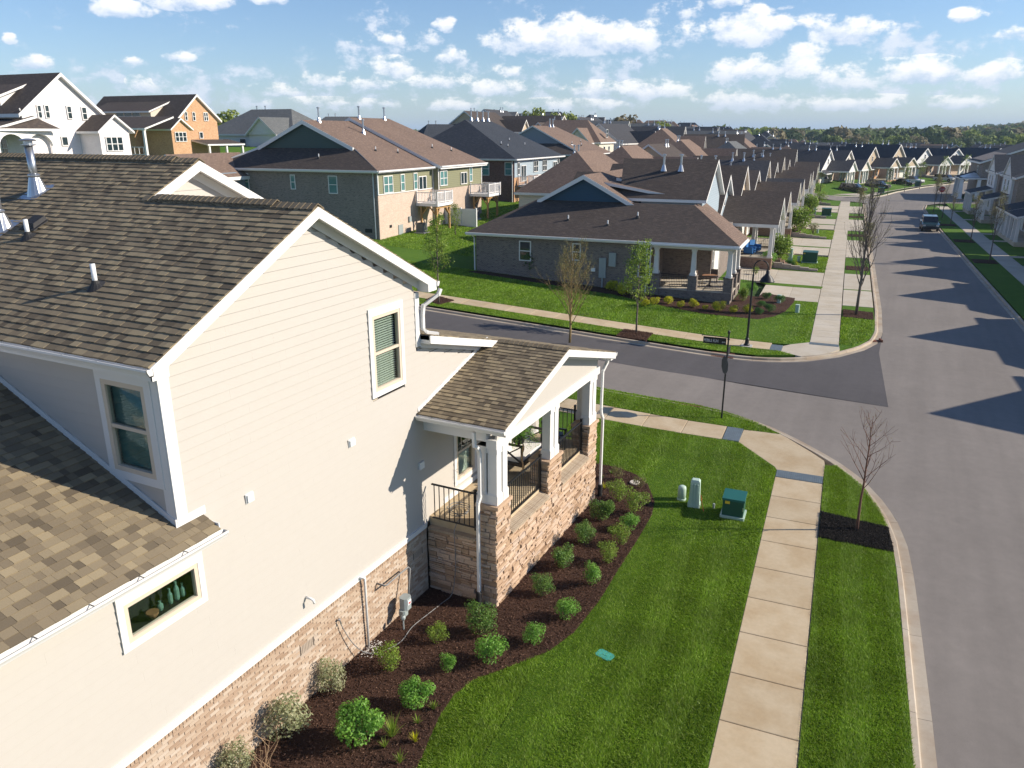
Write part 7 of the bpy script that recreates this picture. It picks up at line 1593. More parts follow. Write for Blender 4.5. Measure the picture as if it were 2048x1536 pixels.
# ---------------------------------------------------------------- the row along the street: front gabled cottages
def cottage(label, s, t, rz, roof, wall, gable, trim='white_trim', mirror=False, blue=False, group='cottages along the main street', W=11.2, hip=False, main_z=8.2, porch_out=3.2, det=True):
    """local x points at the street, y along it; the thing stands at its front near corner"""
    o = thing('row_house', label, 'house', S(s, t, 0), SA+rz, group); h = House.__new__(House); h.o = o; h.inv = Matrix(); f = (lambda y: W-y) if mirror else (lambda y: y)
    def bx(a, b): (x0, y0, z0), (x1, y1, z1) = a, b; y0, y1 = sorted((f(y0), f(y1))); return ((x0, y0, z0), (x1, y1, z1))
    P_ = lambda *p: [(x, f(y), z) for x, y, z in p]
    ez = 3.9; mz = main_z; half = W/2; k = (mz-ez)/(half+.4)
    h.wall(wall, bx((-14, .4, -.4), (-1.2, W-.4, ez)))
    m = MB(); pts = P_((-1.2, .4, ez), (-1.2, W-.4, ez), (-1.2, half, mz-.35)); m.prism(pts if not mirror else pts[::-1], (-12.5, 0, 0)); h.part('gable_wall', m, gable)
    h.roof(P_((-14.5, -.1, ez-.1), (-.8, -.1, ez-.1), (-.8, half, mz), (-14.5, half, mz)), P_((-14.5, W+.1, ez-.1), (-.8, W+.1, ez-.1), (-.8, half, mz), (-14.5, half, mz)), mat=roof, th=.28)
    # porch gable on one side, garage under a lower hip on the other
    p0, p1 = .5, W*.58; pc = (p0+p1)/2; pz = 3.85; pm = pz+(p1-p0)/2*.62
    h.roof(P_((-2.5, p0-.5, pz-.15), (porch_out+.35, p0-.5, pz-.15), (porch_out+.35, pc, pm), (-3.5, pc, pm)), P_((-2.5, p1+.5, pz-.15), (porch_out+.35, p1+.5, pz-.15), (porch_out+.35, pc, pm), (-3.5, pc, pm)), mat=roof, th=.26, name='porch_roof')
    m = MB(); pts = P_((porch_out, p0, pz-.1), (porch_out, p1, pz-.1), (porch_out, pc, pm-.3)); m.prism(pts if not mirror else pts[::-1], (-.15, 0, 0)); h.part('porch_gable', m, gable)
    m = MB(); m.box(*bx((-1.2, p0, pz-.45), (porch_out, p0+.25, pz-.1))); m.box(*bx((-1.2, p1-.25, pz-.45), (porch_out, p1, pz-.1))); m.box(*bx((porch_out-.26, p0+.251, pz-.45), (porch_out-.01, p1-.251, pz-.1))); h.part('beam', m, trim)
    m = MB(); m.box(*bx((-1.2, p0, -.4), (porch_out, p1, .82))); h.part('porch_base', m, wall)
    m = MB(); m.box(*bx((-1.2, p0, .821), (porch_out+.04, p1, .9))); h.part('porch_floor', m, 'concrete_pale')
    for y in (p0+.2, pc-.6, pc+.9, p1-.2): h.column(porch_out-.2, f(y), .9, pz-.45, .32, .26)
    if det:
        h.column(1.0, f(p0+.2), .9, pz-.45, .32, .26)
        for a, b in (((porch_out-.2, p0+.3), (porch_out-.2, pc-.75)), ((porch_out-.2, pc+1.05), (porch_out-.2, p1-.35)), ((-1.0, p0+.15), (porch_out-.3, p0+.15))): h.rail((a[0], f(a[1]), 0), (b[0], f(b[1]), 0), 1.0, 1.8, 12)
        for i in range(4): m = MB(); m.box(*bx((porch_out+.3*i, pc-.5, -.4), (porch_out+.3*(i+1), pc+.8, .9-.2*(i+1)))); h.part('step', m, wall)
    h.window((-1.2, f(p0+1.3), 2.2), '+s', 1.0, 1.6); h.window((-1.2, f(pc+.3), 1.95), '+s', 1.0, 2.1, 'none', 'door_brown', name='door')
    h.window((-1.19, f(W*.79), 1.4), '+s', 2.7, 2.2, 'none', 'garage_white', name='garage_door'); h.window((-1.2, f(half), ez+1.6), '+s', .7, 1.1)
    h.roof(P_((-3, W*.60, ez+.75), (.3, W*.60, ez-.6), (.3, W+.1, ez-.6), (-3, W-.6, ez+.75)), mat=roof, name='garage_roof')
    for y, fa in ((.4, '-t'), (W-.4, '+t')):
        fa2 = fa if not mirror else ('+t' if fa == '-t' else '-t')
        for x in (-4, -8.5): h.window((x, f(y), 2.4), fa2, .9, 1.5)
    h.vents([(-4, half, mz-.1), (-5.4, half, mz-.1)], 'flue', .9)
    return o
RH = [('dark shingled cottage with blue cushioned chairs on its porch, next after the blue gabled house', 64.2, True, 'roof_brown', 'brick_brown', 'siding_paleblue'), ('cottage with tan gable, third house up the row', 76.0, False, 'roof_brown', 'brick_tan', 'siding_beige'), ('cottage with cream gable, fourth house up the row', 87.4, True, 'roof_brown', 'brick_brown', 'siding_cream'),
      ('cottage with beige gable, fifth house up the row', 99.0, False, 'roof_dark', 'brick_tan', 'siding_beige'), ('cottage with white gable, sixth house up the row', 110.6, True, 'roof_brown', 'brick_grey', 'siding_white'), ('cottage with cream gable, seventh house up the row', 122.2, False, 'roof_brown', 'brick_brown', 'siding_cream'), ('corner cottage, last house before the second cross street', 134.0, True, 'roof_brown', 'brick_tan', 'siding_beige')]
for i, (lab, t, mi, rf, wl, gb) in enumerate(RH): cottage(lab, -8.4, t, 0, rf, wl, gb, mirror=mi, main_z=(7.6, 7.9, 7.0, 7.7, 7.2, 7.6, 6.9)[i])
# blue cushioned chairs, umbrella and barbecue on the first porch
for i, (s, t, rz, lab) in enumerate(((-7.2, 70.6, 1.4, 'blue cushioned armchair nearest the corner of the second porch'), (-7.0, 72.3, 1.0, 'blue cushioned armchair behind the first on the second porch'))):
    c = thing('lounge_chair', lab, 'chair', S(s, t, .9), SA+rz); m = MB(); m.cbox((-.42, -.4, .15), (.42, .4, .48), .08); m.build('seat', 'cover_blue', c); m = MB(); m.cbox((-.42, .25, .48), (.42, .5, 1.05), .08); m.build('backrest', 'cover_blue', c)
    for x in (-.5, .36): m = MB(); m.cbox((x, -.4, .2), (x+.14, .42, .68), .05); m.build('armrest', 'cover_blue', c)
u = thing('folded_umbrella', 'pale folded patio umbrella on the second porch of the row', 'umbrella', S(-8.6, 74.5, .9), SA); m = MB(); m.tube([(0, 0, 0), (0, 0, 2.6)], .03, 8); m.build('pole', 'bark_grey', u); m = MB(); m.lathe([(.22, 1.1), (.18, 1.6), (.07, 2.4), (.02, 2.6)], (0, 0, 0), 10); m.build('canopy', 'cushion_white', u)
# shrubs, transformers and low stone steps in front of the row
for kind, s, t, w, lab in (('bush', -4.8, 72.0, 2.6, 'bright green bush beside the transformer box before the second porch'), ('bush', -4.6, 94.0, 3.2, 'tall bright green bush between the second and third driveway pairs'), ('bush', -4.4, 117.5, 3.0, 'bright green bush before the third lawn of the row'), ('lime', -3.8, 140.5, 2.2, 'green bush at the far end of the row by the lamp'), ('loose', -5.6, 69.9, 1.8, 'round green shrub by the iron handrail of the second porch'), ('mound', -3.6, 71.2, 1.1, 'low mound of plants by the small retaining wall'), ('gold', -3.4, 71.9, .7, 'small golden shrub by the pedestal of the second lawn'), ('sparse', -3.0, 96.4, 1.6, 'brown twiggy shrub on the third lawn of the row'), ('lime', -5.0, 161.5, 2.4, 'bright shrub before the corner house past the crossing'), ('round_', -7, 160.6, 2.0, 'low dark hedge bush before the corner house past the crossing')):
    p = S(s, t); shrub_at(kind, p.x, p.y, w, lab)
transformer('cable_box', 'dark green transformer box on the second lawn of the row', S(-2.35, 74.9, 0), SA, 1.25, .9, 1.05); transformer('cable_box', 'dark green transformer box on the far lawn of the row before the bush', S(-2.3, 120.3, 0), SA, 1.25, .9, 1.1); transformer('cable_box', 'dark green box near the crossing on the bend lawn', S(6.2, 172.5, 0), SA, 1.2, .9, 1.1); transformer('cable_box', 'dark box with pale side by the black pickup on the bend', S(14.2, 196.5, 0), SA, 1.2, .9, 1.2)
for s, t, h_, lab in ((-4.0, 74.2, 1.25, 'tall pale pedestal behind the second lawn transformer'), (-3.3, 75, .5, 'short pale stub by the second lawn transformer'), (-2.05, 52.7, .55, 'pale green round pedestal on the corner lawn beside the walk'), (-3.4, 55.3, .6, 'thin grey stub in the mulch by the green mounds'), (-2.6, 98, .5, 'small pale stub on the third lawn'), (-3.9, 120.5, 1.3, 'tall pale pedestal by the bush of the far lawn')):
    c = thing('utility_pedestal', lab, 'utility box', S(s, t, 0), SA); w = .2 if h_ > 1 else .13; m = MB(); m.cbox((-w, -w, 0), (w, w, h_*.9), .05); m.build('body', 'pedestal_green', c); m = MB(); m.cbox((-w-.01, -w-.01, h_*.9), (w+.01, w+.01, h_), .06); m.build('cap', 'pedestal_green', c)
for i, (t0, n) in enumerate(((70.2, 7), (93.2, 7), (116.4, 6), (139.2, 6))):
    r_ = thing('retaining_steps', ('stone edging stepping down beside the second driveway', 'stone edging stepping down before the tall bright bush', 'stone edging stepping down on the far lawn', 'stone edging stepping down near the far lamp')[i], 'stone edging', S(-6.5, t0, 0), SA)
    for k in range(n): m = MB(); m.box((k*.72, -.05*k, -.2), (k*.72+.70, .35-.05*k, .62-.085*k)); m.build('stone', 'stone_block', r_)
# ---------------------------------------------------------------- townhouses on the right that shade the street
EH = 'shaded townhouses along the right hand walk'
def townhouse(label, t, gables, w0, w1, roof='roof_slate', wall='brick_dusk'):
    h = House('townhouse', label, 19, t, 0, group=EH); h.wall(wall, ((19.4, w0, -.3), (31, w1, 5.8)))
    h.roof([(19.0, w0-.2, 5.9), (19.0, w1+.2, 5.9), (25.2, w1+.2, 8.3), (25.2, w0-.2, 8.3)], [(31.4, w0-.2, 5.9), (31.4, w1+.2, 5.9), (25.2, w1+.2, 8.3), (25.2, w0-.2, 8.3)], mat=roof, th=.25)
    m = MB(); m.prism([(31, w0+.01, 5.8), (19.4, w0+.01, 5.8), (25.2, w0+.01, 8.1)], (0, .2, 0)); m.prism([(19.4, w1-.01, 5.8), (31, w1-.01, 5.8), (25.2, w1-.01, 8.1)], (0, -.2, 0)); h.part('end_gable', m, wall)
    for g in gables:
        a, b = g-3.3, g+3.3; h.roof([(18.9, a-.2, 5.75), (18.9, g, 8.25), (25.5, g, 8.25), (22, a-.2, 5.75)], [(18.9, b+.2, 5.75), (18.9, g, 8.25), (25.5, g, 8.25), (22, b+.2, 5.75)], mat=roof, th=.2, name='gable_roof'); m = MB(); m.box((19.1, a, -.3), (20.5, b, 5.8)); m.prism([(19.1, b, 5.8), (19.1, a, 5.8), (19.1, g, 8.05)], (1.4, 0, 0)); h.part('gable_wall', m, 'siding_white')
        h.window((19.1, g-1.2, 4.7), '-s', .95, 1.5); h.window((19.1, g+1.2, 4.7), '-s', .95, 1.5)
        h.roof([(16.3, a, 3.0), (16.3, b, 3.0), (19.1, b, 3.7), (19.1, a, 3.7)], mat=roof, th=.22, name='porch_roof'); m = MB(); m.box((16.5, a+.1, -.2), (19.1, b-.1, .45)); h.part('porch_base', m, 'concrete_pale')
        for y in (a+.3, g-1.1, g+1.1, b-.3): h.column(16.6, y, .45, 2.8, .3, .26)
        h.window((19.1, g-1.6, 1.8), '-s', 1.0, 1.7); h.window((19.1, g+1.3, 1.55), '-s', 1.0, 2.1, 'none', 'door_brown', name='door')
        m = MB(); m.box((15.05, g+.6, -.1), (16.49, g+1.8, .012)); h.part('front_path', m, 'concrete_pale')
for i, (t, gs, a, b) in enumerate(((41, (41,), 36.6, 46.6), (55, (55,), 49.2, 60.2), (68, (68,), 63.0, 73.4), (81.5, (78.4, 84.8), 75.1, 88.4), (97.3, (97.3,), 92.4, 101), (104, (104,), 100.8, 108.5), (121, (121,), 115.2, 127), (134, (134,), 129, 140))):
    townhouse(('townhouse whose gable shadow falls nearest on the street', 'townhouse second along the right', 'townhouse third along the right, its shadow a long point', 'double gabled townhouse along the right', 'townhouse with porch columns below the brick end house', 'townhouse beside the double gabled one farther along', 'townhouse near the far stop sign', 'last townhouse before the second crossing on the right')[i], t, gs, a, b)
h = House('end_house', 'tall brown brick house with white eave line at the right edge past the crossing', 28, 166, 0); e = 0
h.wall('brick_dusk', ((21.5, 162.5, -.3), (40, 178, 6.6)), prisms=[([(21.5, 162.5, 6.6), (40, 162.5, 6.6), (34, 162.5, 11)], (0, 15, 0))]); h.roof([(20.9, 161.9, 6.3), (20.9, 178.6, 6.3), (34, 178.6, 11.2), (34, 161.9, 11.2)], [(41, 161.9, 6.3), (34, 161.9, 11.2), (34, 178.6, 11.2), (41, 178.6, 6.3)], mat='roof_slate', th=.3)
h.roof([(18.2, 161.5, 3.6), (24.5, 161.5, 3.6), (24.5, 166, 4.6), (21.5, 170, 4.6), (18.2, 170, 3.6)], mat='roof_slate', name='porch_roof')
for s, t in ((18.6, 161.9), (18.6, 165), (18.6, 169.5), (21.3, 161.9), (24.2, 161.9)): h.column(s, t, 0, 3.3, .7, .5)
h.window((27, 162.5, 4.6), '-t', 3.2, 2.6, 'triple', parent=None); h.window((21.5, 168, 4.8), '-s', 1.2, 1.6)
# ---------------------------------------------------------------- round the bend
BG = 'cottages round the far bend'
for i, (s, t, deg, rf, wl, gb, mi, mz) in enumerate(((-9, 161, 0, 'roof_brown', 'brick_tan', 'siding_white', False, 8.0), (-4.5, 174.5, -14, 'roof_dark', 'brick_tan', 'siding_white', True, 7.8), (-1.0, 187, -17, 'roof_dark', 'brick_tan', 'siding_cream', False, 7.6), (3.6, 200, -22, 'roof_dark', 'brick_orange', 'siding_beige', True, 8.2), (9, 212, -27, 'roof_dark', 'brick_tan', 'siding_beige', False, 8.6), (15.4, 224, -31, 'roof_slate', 'brick_tan', 'siding_white', True, 7.6), (23, 235, -36, 'roof_slate', 'brick_tan', 'siding_white', False, 7.4), (33, 244, -45, 'roof_slate', 'brick_tan', 'siding_cream', True, 7.4))):
    cottage(('corner cottage past the second cross street with pale hip roof', 'dark roofed cottage behind the black van', 'dark roofed cottage left of the black pickup', 'cottage with brick gable behind the black pickup', 'cottage with tan gable and star shaped window behind the white pickup', 'dark roofed cottage right of the white pickup', 'dark roofed cottage behind the silver van', 'dark roofed cottage at the end of the visible bend')[i], s, t, math.radians(deg), rf, wl, gb, mirror=mi, group=BG, main_z=mz, det=False)
# ---------------------------------------------------------------- vehicles
def loft_car(o, prof_body, prof_cab, w, mat, zb):
    """side outlines pushed across the width with rounded shoulders; the cab leans in"""
    def slab_(prof, w0, inset, m, mi=0):
        n = len(prof); ws = (-w0/2, -w0/2+.07, w0/2-.07, w0/2); V = []; cx = sum(p[0] for p in prof)/n; cz = min(p[1] for p in prof)
        for k, y in enumerate(ws):
            sh_ = .985 if k in (0, 3) else 1.0
            for x, z in prof: V.append((cx+(x-cx)*sh_, y*(1-inset*max(0, (z-cz))), cz+(z-cz)*sh_))
        F = [tuple(range(n))[::-1], tuple(range(3*n, 4*n))]
        for k in range(3):
            for i in range(n): F.append((k*n+i, k*n+(i+1) % n, (k+1)*n+(i+1) % n, (k+1)*n+i))
        m.mesh(V, [f[::-1] for f in F], m=mi)
    m = MB(); slab_(prof_body, w, .0, m); m.build('body', mat, o)
    m = MB(); slab_(prof_cab, w*.92, .16, m); m.build('cabin_glass', 'car_glass', o)
    xs = [p[0] for p in prof_cab]; zt = max(p[1] for p in prof_cab); top = [p[0] for p in prof_cab if p[1] > zt-.06]
    m = MB(); m.cbox((min(top)-.04, -w*.36, zt-.02), (max(top)+.04, w*.36, zt+.035), .08); m.build('roof', mat, o)
    m = MB()
    for x0 in (min(top), (min(top)+max(top))/2, max(top)):
        for sg in (-1, 1): m.bar((x0+(.0), sg*w*.445, zb), (x0*.92, sg*w*.385, zt), .07, .05)
    m.build('pillar', mat, o)
CARS = {}
def car(kind, mat, label, s, t, rz, group='cars in the driveways round the bend', z=0, name='parked_car', cat='car'):
    o = thing(name, label, cat, S(s, t, z), SA+rz, group); L_, w, wr = dict(suv=(4.9, 1.95, .38), sedan=(4.6, 1.82, .33), pickup=(5.7, 2.0, .40), jeep=(4.2, 1.85, .40), van=(5.0, 2.0, .36))[kind]; a = L_/2
    if kind in ('suv', 'van', 'jeep'): body = [(-a, .38), (a-.1, .36), (a, .55), (a-.03, .88), (a-.95, 1.02), (-a+.02, 1.06), (-a-.02, .7)]; cab = [(-a+.12, 1.0), (a-.95, 1.0), (a-1.62, 1.68), (-a+.35, 1.74)]
    elif kind == 'pickup': body = [(-a, .5), (a-.1, .45), (a, .7), (a-.03, 1.02), (a-1.25, 1.14), (-a+.02, 1.16), (-a-.02, .8)]; cab = [(-.75, 1.1), (a-1.25, 1.1), (a-1.95, 1.78), (-.55, 1.84)]
    else: body = [(-a, .32), (a-.1, .30), (a, .5), (a-.05, .74), (a-1.15, .88), (-a+.75, .93), (-a+.03, .88), (-a-.02, .6)]; cab = [(-a+.5, .86), (a-1.1, .85), (a-1.95, 1.38), (-a+1.35, 1.42)]
    loft_car(o, body, cab, w, mat, body[4][1]-.05)
    if kind == 'pickup': m = MB(); m.box((-a+.12, -w*.4, 1.165), (-.85, w*.4, 1.168)); m.build('bed', 'rubber_black', o)
    k = wr/.36; tm = MB(); tm.lathe([(.2*k, -.11), (.345*k, -.11), (.36*k, -.06), (.36*k, .06), (.345*k, .11), (.2*k, .11)], (0, 0, 0), 18); td = tm.data('tyre', 'tyre'); rm = MB(); rm.lathe([(.02, -.115), (.19*k, -.105), (.2*k, -.08), (.2*k, .08), (.19*k, .105), (.02, .115)], (0, 0, 0), 10); rd = rm.data('rim', 'rim_grey')
    for x in (-a+.92, a-.92):
        for sg in (-1, 1): wo = link('wheel', td, o); wo.location = (x, sg*(w/2-.10), wr); wo.rotation_euler = (PI/2, 0, 0); link('rim', rd, wo)
    zl = body[3][1]-.14
    for sg in (-1, 1): m = MB(); m.cbox((a-.08, sg*w*.38-.14, zl-.06), (a+.01, sg*w*.38+.14, zl+.08), .02); m.build('headlight', 'lamp_clear', o); m = MB(); m.cbox((-a-.03, sg*w*.42-.09, zl-.05), (-a+.06, sg*w*.42+.09, zl+.16), .02); m.build('tail_light', 'lamp_red', o); m = MB(); m.cbox((.75, sg*(w/2+.08)-.09, 1.0), (.95, sg*(w/2+.08)+.09, 1.14), .02); m.build('mirror', mat, o)
    m = MB(); m.box((a-.02, -w*.3, .5), (a+.012, w*.3, .66)); m.build('grille', 'rubber_black', o); m = MB(); m.cbox((-a-.05, -w*.46, .40), (-a+.05, w*.46, .56), .03); m.cbox((a-.06, -w*.46, .36), (a+.04, w*.46, .48), .03); m.build('bumper', 'rubber_black', o)
    m = MB(); m.box((-a-.056, -.26, .60), (-a-.05, .26, .72)); m.build('number_plate', 'sign_white', o); return o
car('jeep', 'car_green', 'dark open topped car parked against the right hand kerb', 9.75, 108.0, -PI/2, None, z=-KZ)
car('van', 'car_black', 'black van parked on the first driveway past the crossing', 1.0, 172.5, -.30); car('suv', 'car_navy', 'dark pickup sized car on the second driveway of the bend', 5.8, 184.5, -.36); car('pickup', 'car_white', 'white pickup in a driveway of the bend', 13.2, 206, -.5); car('sedan', 'car_black', 'black covered sedan in front of the white pickup', 11.5, 199.5, -.45)
car('suv', 'car_silver', 'silver car in a driveway behind the street trees of the bend', 21.5, 219.5, -.6); car('sedan', 'car_silver', 'silver sedan at the far end of the bend', 31.5, 229, -.75); car('sedan', 'car_white', 'white hatchback next to the silver car of the bend', 25.2, 222.5, -.65)
mb = MB()
for (s, t, w, l, deg) in ((-1.4, 168, 9, 6, -15), (3.2, 181, 9, 6, -18), (9.0, 195.5, 9, 9, -26), (15, 209, 9, 7, -33), (23.5, 222, 9, 7, -38), (32, 232, 9, 7, -45)):
    M_ = Matrix.Rotation(math.radians(deg), 4, 'Z'); q_ = [M_ @ Vector(p) for p in ((-w*.5, -l*.5, 0), (w*.5, -l*.5, 0), (w*.5, l*.5, 0), (-w*.5, l*.5, 0))]; mb.face([S(s+p.x, t+p.y, -.09) for p in q_])
structure('driveway', mb, 'concrete_pale')
mb = MB(); path = [(-6, 160.3), (0, 160.4), (4.0, 162.4), (5.3, 167), (7.6, 177.6), (13.6, 196), (24, 221)]
for a, b in zip(path[:-1], path[1:]):
    d = (Vector(b)-Vector(a)).normalized(); n = Vector((-d.y, d.x)); mb.face([S(*(Vector(a)+n*1.7), -.07), S(*Vector(a), -.07), S(*Vector(b), -.07), S(*(Vector(b)+n*1.7), -.07)][::-1] if False else [S(a[0], a[1], -.07), S(b[0], b[1], -.07), S(b[0]+n.x*1.7, b[1]+n.y*1.7, -.07), S(a[0]+n.x*1.7, a[1]+n.y*1.7, -.07)])
structure('sidewalk', mb, 'concrete_pale')
mb = MB(); flatpoly(mb, [(-60, 160.4), (-6, 160.3), (0, 160.4), (4, 162.4), (7.6, 177.6), (13.6, 196), (24, 221), (34, 250), (-60, 250)], -.12); structure('lawn', mb, 'lawn_far')
# ---------------------------------------------------------------- roofs of the settlement beyond: five builds, copied
FARG = 'far houses of the settlement below the woods'
def far_proto(kind):
    rf, wl, W, L_, mz, gable = (('roof_dark', 'siding_white', 9.5, 15, 7.4, True), ('roof_brown', 'siding_beige', 10, 14, 7.2, True), ('roof_slate', 'brick_tan', 10.5, 15, 7.8, False), ('roof_grey', 'siding_grey', 10, 14, 7.3, True), ('roof_tan', 'siding_cream', 10, 16, 7.5, False), ('roof_grey', 'siding_white', 11, 15, 7.6, False))[kind]
    o = thing('far_house', 'far house', 'house', (0, 0, -80)); h = House.__new__(House); h.o = o; h.inv = Matrix(); x, y = L_/2, W/2; ez = 3.6
    h.wall(wl, ((-x, -y, -1.5), (x, y, ez)))
    if gable:
        h.roof([(-x-.4, -y-.4, ez-.2), (x+.4, -y-.4, ez-.2), (x+.4, 0, mz), (-x-.4, 0, mz)], [(-x-.4, y+.4, ez-.2), (x+.4, y+.4, ez-.2), (x+.4, 0, mz), (-x-.4, 0, mz)], mat=rf, th=.25)
        m = MB(); m.prism([(x-.02, -y, ez), (x-.02, y, ez), (x-.02, 0, mz-.3)], (-.3, 0, 0)); m.prism([(-x+.02, y, ez), (-x+.02, -y, ez), (-x+.02, 0, mz-.3)], (.3, 0, 0)); h.part('gable_wall', m, wl)
    else: h.roof([(-x-.4, -y-.4, ez-.2), (x+.4, -y-.4, ez-.2), (x-4, 0, mz), (-x+4, 0, mz)], [(-x-.4, y+.4, ez-.2), (x+.4, y+.4, ez-.2), (x-4, 0, mz), (-x+4, 0, mz)], [(x+.4, -y-.4, ez-.2), (x+.4, y+.4, ez-.2), (x-4, 0, mz)], [(-x-.4, -y-.4, ez-.2), (-x-.4, y+.4, ez-.2), (-x+4, 0, mz)], mat=rf, th=.25)
    g = mz-.7; h.roof([(2, -y-3.2, ez-.3), (2, -y+4.5, ez-.3+.0), (4.6, -y+4.5, g-.8), (4.6, -y-3.2, g-.8)], [(7.2, -y-3.2, ez-.3), (7.2, -y+4.5, ez-.3), (4.6, -y+4.5, g-.8), (4.6, -y-3.2, g-.8)], mat=rf, th=.25, name='porch_roof')
    m = MB(); m.prism([(2.3, -y-2.8, ez-.3), (6.9, -y-2.8, ez-.3), (4.6, -y-2.8, g-1.1)], (0, .3, 0)); m.box((2.3, -y-2.6, -1), (6.9, -y, ez-.3)); h.part('porch_wall', m, wl)
    for c, fa in (((x, -1.6, 1.9), '+s'), ((x, 1.6, 1.9), '+s'), ((-4, -y, 1.9), '-t'), ((-1, -y, 1.9), '-t'), ((x-.02, 0, 5.0), '+s')): h.window(c, fa, 1.1, 1.5)
    h.vents([(-3, .6, mz-.4), (-1.5, .6, mz-.4)], 'flue', .9); return o, tree_of(o)
PR = [far_proto(k) for k in range(6)]
used = set(); rr = random.Random(5)
DESC = ('far house with dark gabled roof and white walls', 'far house with brown gabled roof and beige walls', 'far house with slate hip roof', 'far house with grey roof and walls', 'far house with tan hip roof', 'far house with grey hip roof')
def where(s, t):
    side = s-(2+max(0, t-158)*.37); return ('far left' if side < -62 else 'left of bend' if side < 0 else 'right of bend' if side < 70 else 'far right')+(', near rows' if t < 215 else ', middle rows' if t < 280 else ', last rows')
def far_house(k, s, t, rz, z=None):
    o, kids = PR[k]; p = S(s, t, 0)
    if z is not None: p.z = z
    if k not in used: used.add(k); put(o, p, SA+rz); o['label'] = DESC[k]+' '+where(s, t); o['group'] = FARG; return
    copy_tree(o, kids, p, SA+rz, DESC[k]+' '+where(s, t), FARG)
for row, t in enumerate((172, 190, 209, 229, 250, 272, 296, 322, 350)):
    for i in range(26):
        s = -108+i*14.5+rr.uniform(-2.5, 2.5)+(row % 2)*6; tt = t+rr.uniform(-4, 4)
        bend = 2+max(0, tt-158)*.37
        if bend-17 < s < bend+26 and tt < 262: continue
        if s > 62 and tt < 200: continue
        if s*1.0 > 22+.34*tt or s < -30-.30*tt: continue
        far_house(rr.choice((0, 0, 1, 2, 2, 3, 4, 5)), s, tt, rr.choice((0, PI/2, PI, -PI/2))+rr.uniform(-.12, .12))
for k, s, t, rz in ((4, -27, 86, PI/2), (4, -27, 104, PI/2), (1, -27, 122, -PI/2), (4, -26.5, 139, PI/2), (4, -52, 152, 0), (1, -70, 150, PI/2)): far_house(k, s, t, rz)
FG2 = 'dark roofs on the rise beyond the olive house'
for i, (k, s, t, z) in enumerate(((5, -96, 118, 7.6), (5, -82, 119, 7.8), (2, -104, 97, 5.6), (2, -73, 140, 5.0), (2, -120, 116, 5.8))):
    o, kids = PR[k]; copy_tree(o, kids, Z(s, t, z), SA+.3*i, ('grey roof seen over the ridge of the olive house', 'grey hip roof with small top beside the first over the ridge', 'dark roof with white walls right of the brown brick house', 'dark roof between the olive house and the slate roofed house', 'dark roof far behind the brown brick house')[i], FG2, (1.25, 1.2, 1.0) if i < 1 else .8 if i == 1 else 1.0)
# meeting house with a white cupola
ch_ = House('clubhouse', 'long dark roofed clubhouse with a white cupola far off at the right', 52, 292, 0); ch_.wall('siding_white', ((34, 286, -1), (84, 302, 4.0))); ch_.roof([(33, 285, 3.8), (85, 285, 3.8), (80, 294, 7.8), (38, 294, 7.8)], [(33, 303, 3.8), (85, 303, 3.8), (80, 294, 7.8), (38, 294, 7.8)], mat='roof_slate')
m = MB(); m.box((50.4, 292.4, 7), (53.6, 295.6, 9.0)); ch_.part('cupola_base', m, 'white_trim'); m = MB()
for a, b in ((50.6, 292.6), (53.0, 292.6), (50.6, 295.0), (53.0, 295.0)): m.box((a, b, 9), (a+.4, b+.4, 11.0))
ch_.part('cupola_post', m, 'white_trim'); m = MB(); m.mesh([(50.0, 292, 11), (54.0, 292, 11), (54, 296, 11), (50, 296, 11), (52, 294, 13)], [(0, 1, 4), (1, 2, 4), (2, 3, 4), (3, 0, 4), (3, 2, 1, 0)]); ch_.part('cupola_roof', m, 'white_trim')
for i in range(6): ch_.window((44+i*3.4, 286, 2.4), '-t', 1.4, 1.8)
# ---------------------------------------------------------------- woods
def crown_mesh(name, mat, n, seed, w=1.0, hgt=1.0):
    rr_ = random.Random(seed); B = [(0, 0, .58, .30, .30, .28)]
    for k in range(9): a = rr_.uniform(0, 6.3); d = rr_.uniform(.12, .33); B.append((d*math.cos(a), d*math.sin(a), rr_.uniform(.35, .84), rr_.uniform(.13, .2), rr_.uniform(.13, .2), rr_.uniform(.11, .17)))
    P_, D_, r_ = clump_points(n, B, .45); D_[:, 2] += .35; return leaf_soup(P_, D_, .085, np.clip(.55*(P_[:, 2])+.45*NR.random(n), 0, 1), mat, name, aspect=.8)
WT = []
for k, (mat, n) in enumerate((('wood_green', 900), ('wood_lime', 900), ('wood_brown', 650), ('wood_dark', 900), ('wood_green', 800), ('wood_lime', 750))):
    o = thing('forest_tree', 'tree', 'tree', (0, 0, -90)); link('crown', crown_mesh('crown', mat, n, 30+k), o); m = MB(); m.tube([(0, 0, -.05), (.01, 0, .3), (0, .01, .7)], [.03, .022, .008], 6); m.build('trunk', 'bark_grey', o); WT.append((o, tree_of(o)))
WG = 'trees along the edge of the far woods'
WL = ('green tree in the edge of the far woods', 'lime green tree in the edge of the far woods', 'brownish budding tree in the edge of the far woods', 'dark green tree in the edge of the far woods', 'mid green tree in the edge of the far woods', 'pale lime tree in the edge of the far woods')
usedt = set()
def wlab(k, s): return WL[k]+(', left of the street' if s < -20 else ', beyond the street end' if s < 90 else ', on the rising right' if s < 220 else ', far right')
def wood_tree(k, s, t, h, z=0.0):
    o, kids = WT[k]; p = Z(s, t, z); sc_ = (h*rr.uniform(.85, 1.15), h*rr.uniform(.85, 1.15), h)
    if k not in usedt: usedt.add(k); put(o, p, rr.uniform(0, 6), sc_); o['label'] = wlab(k, s); o['group'] = WG
    else: copy_tree(o, kids, p, rr.uniform(0, 6), wlab(k, s), WG, sc_)
def woodland(s): return 430+.0*s+50*math.sin(s*.011)+max(0, 60-s)*.25
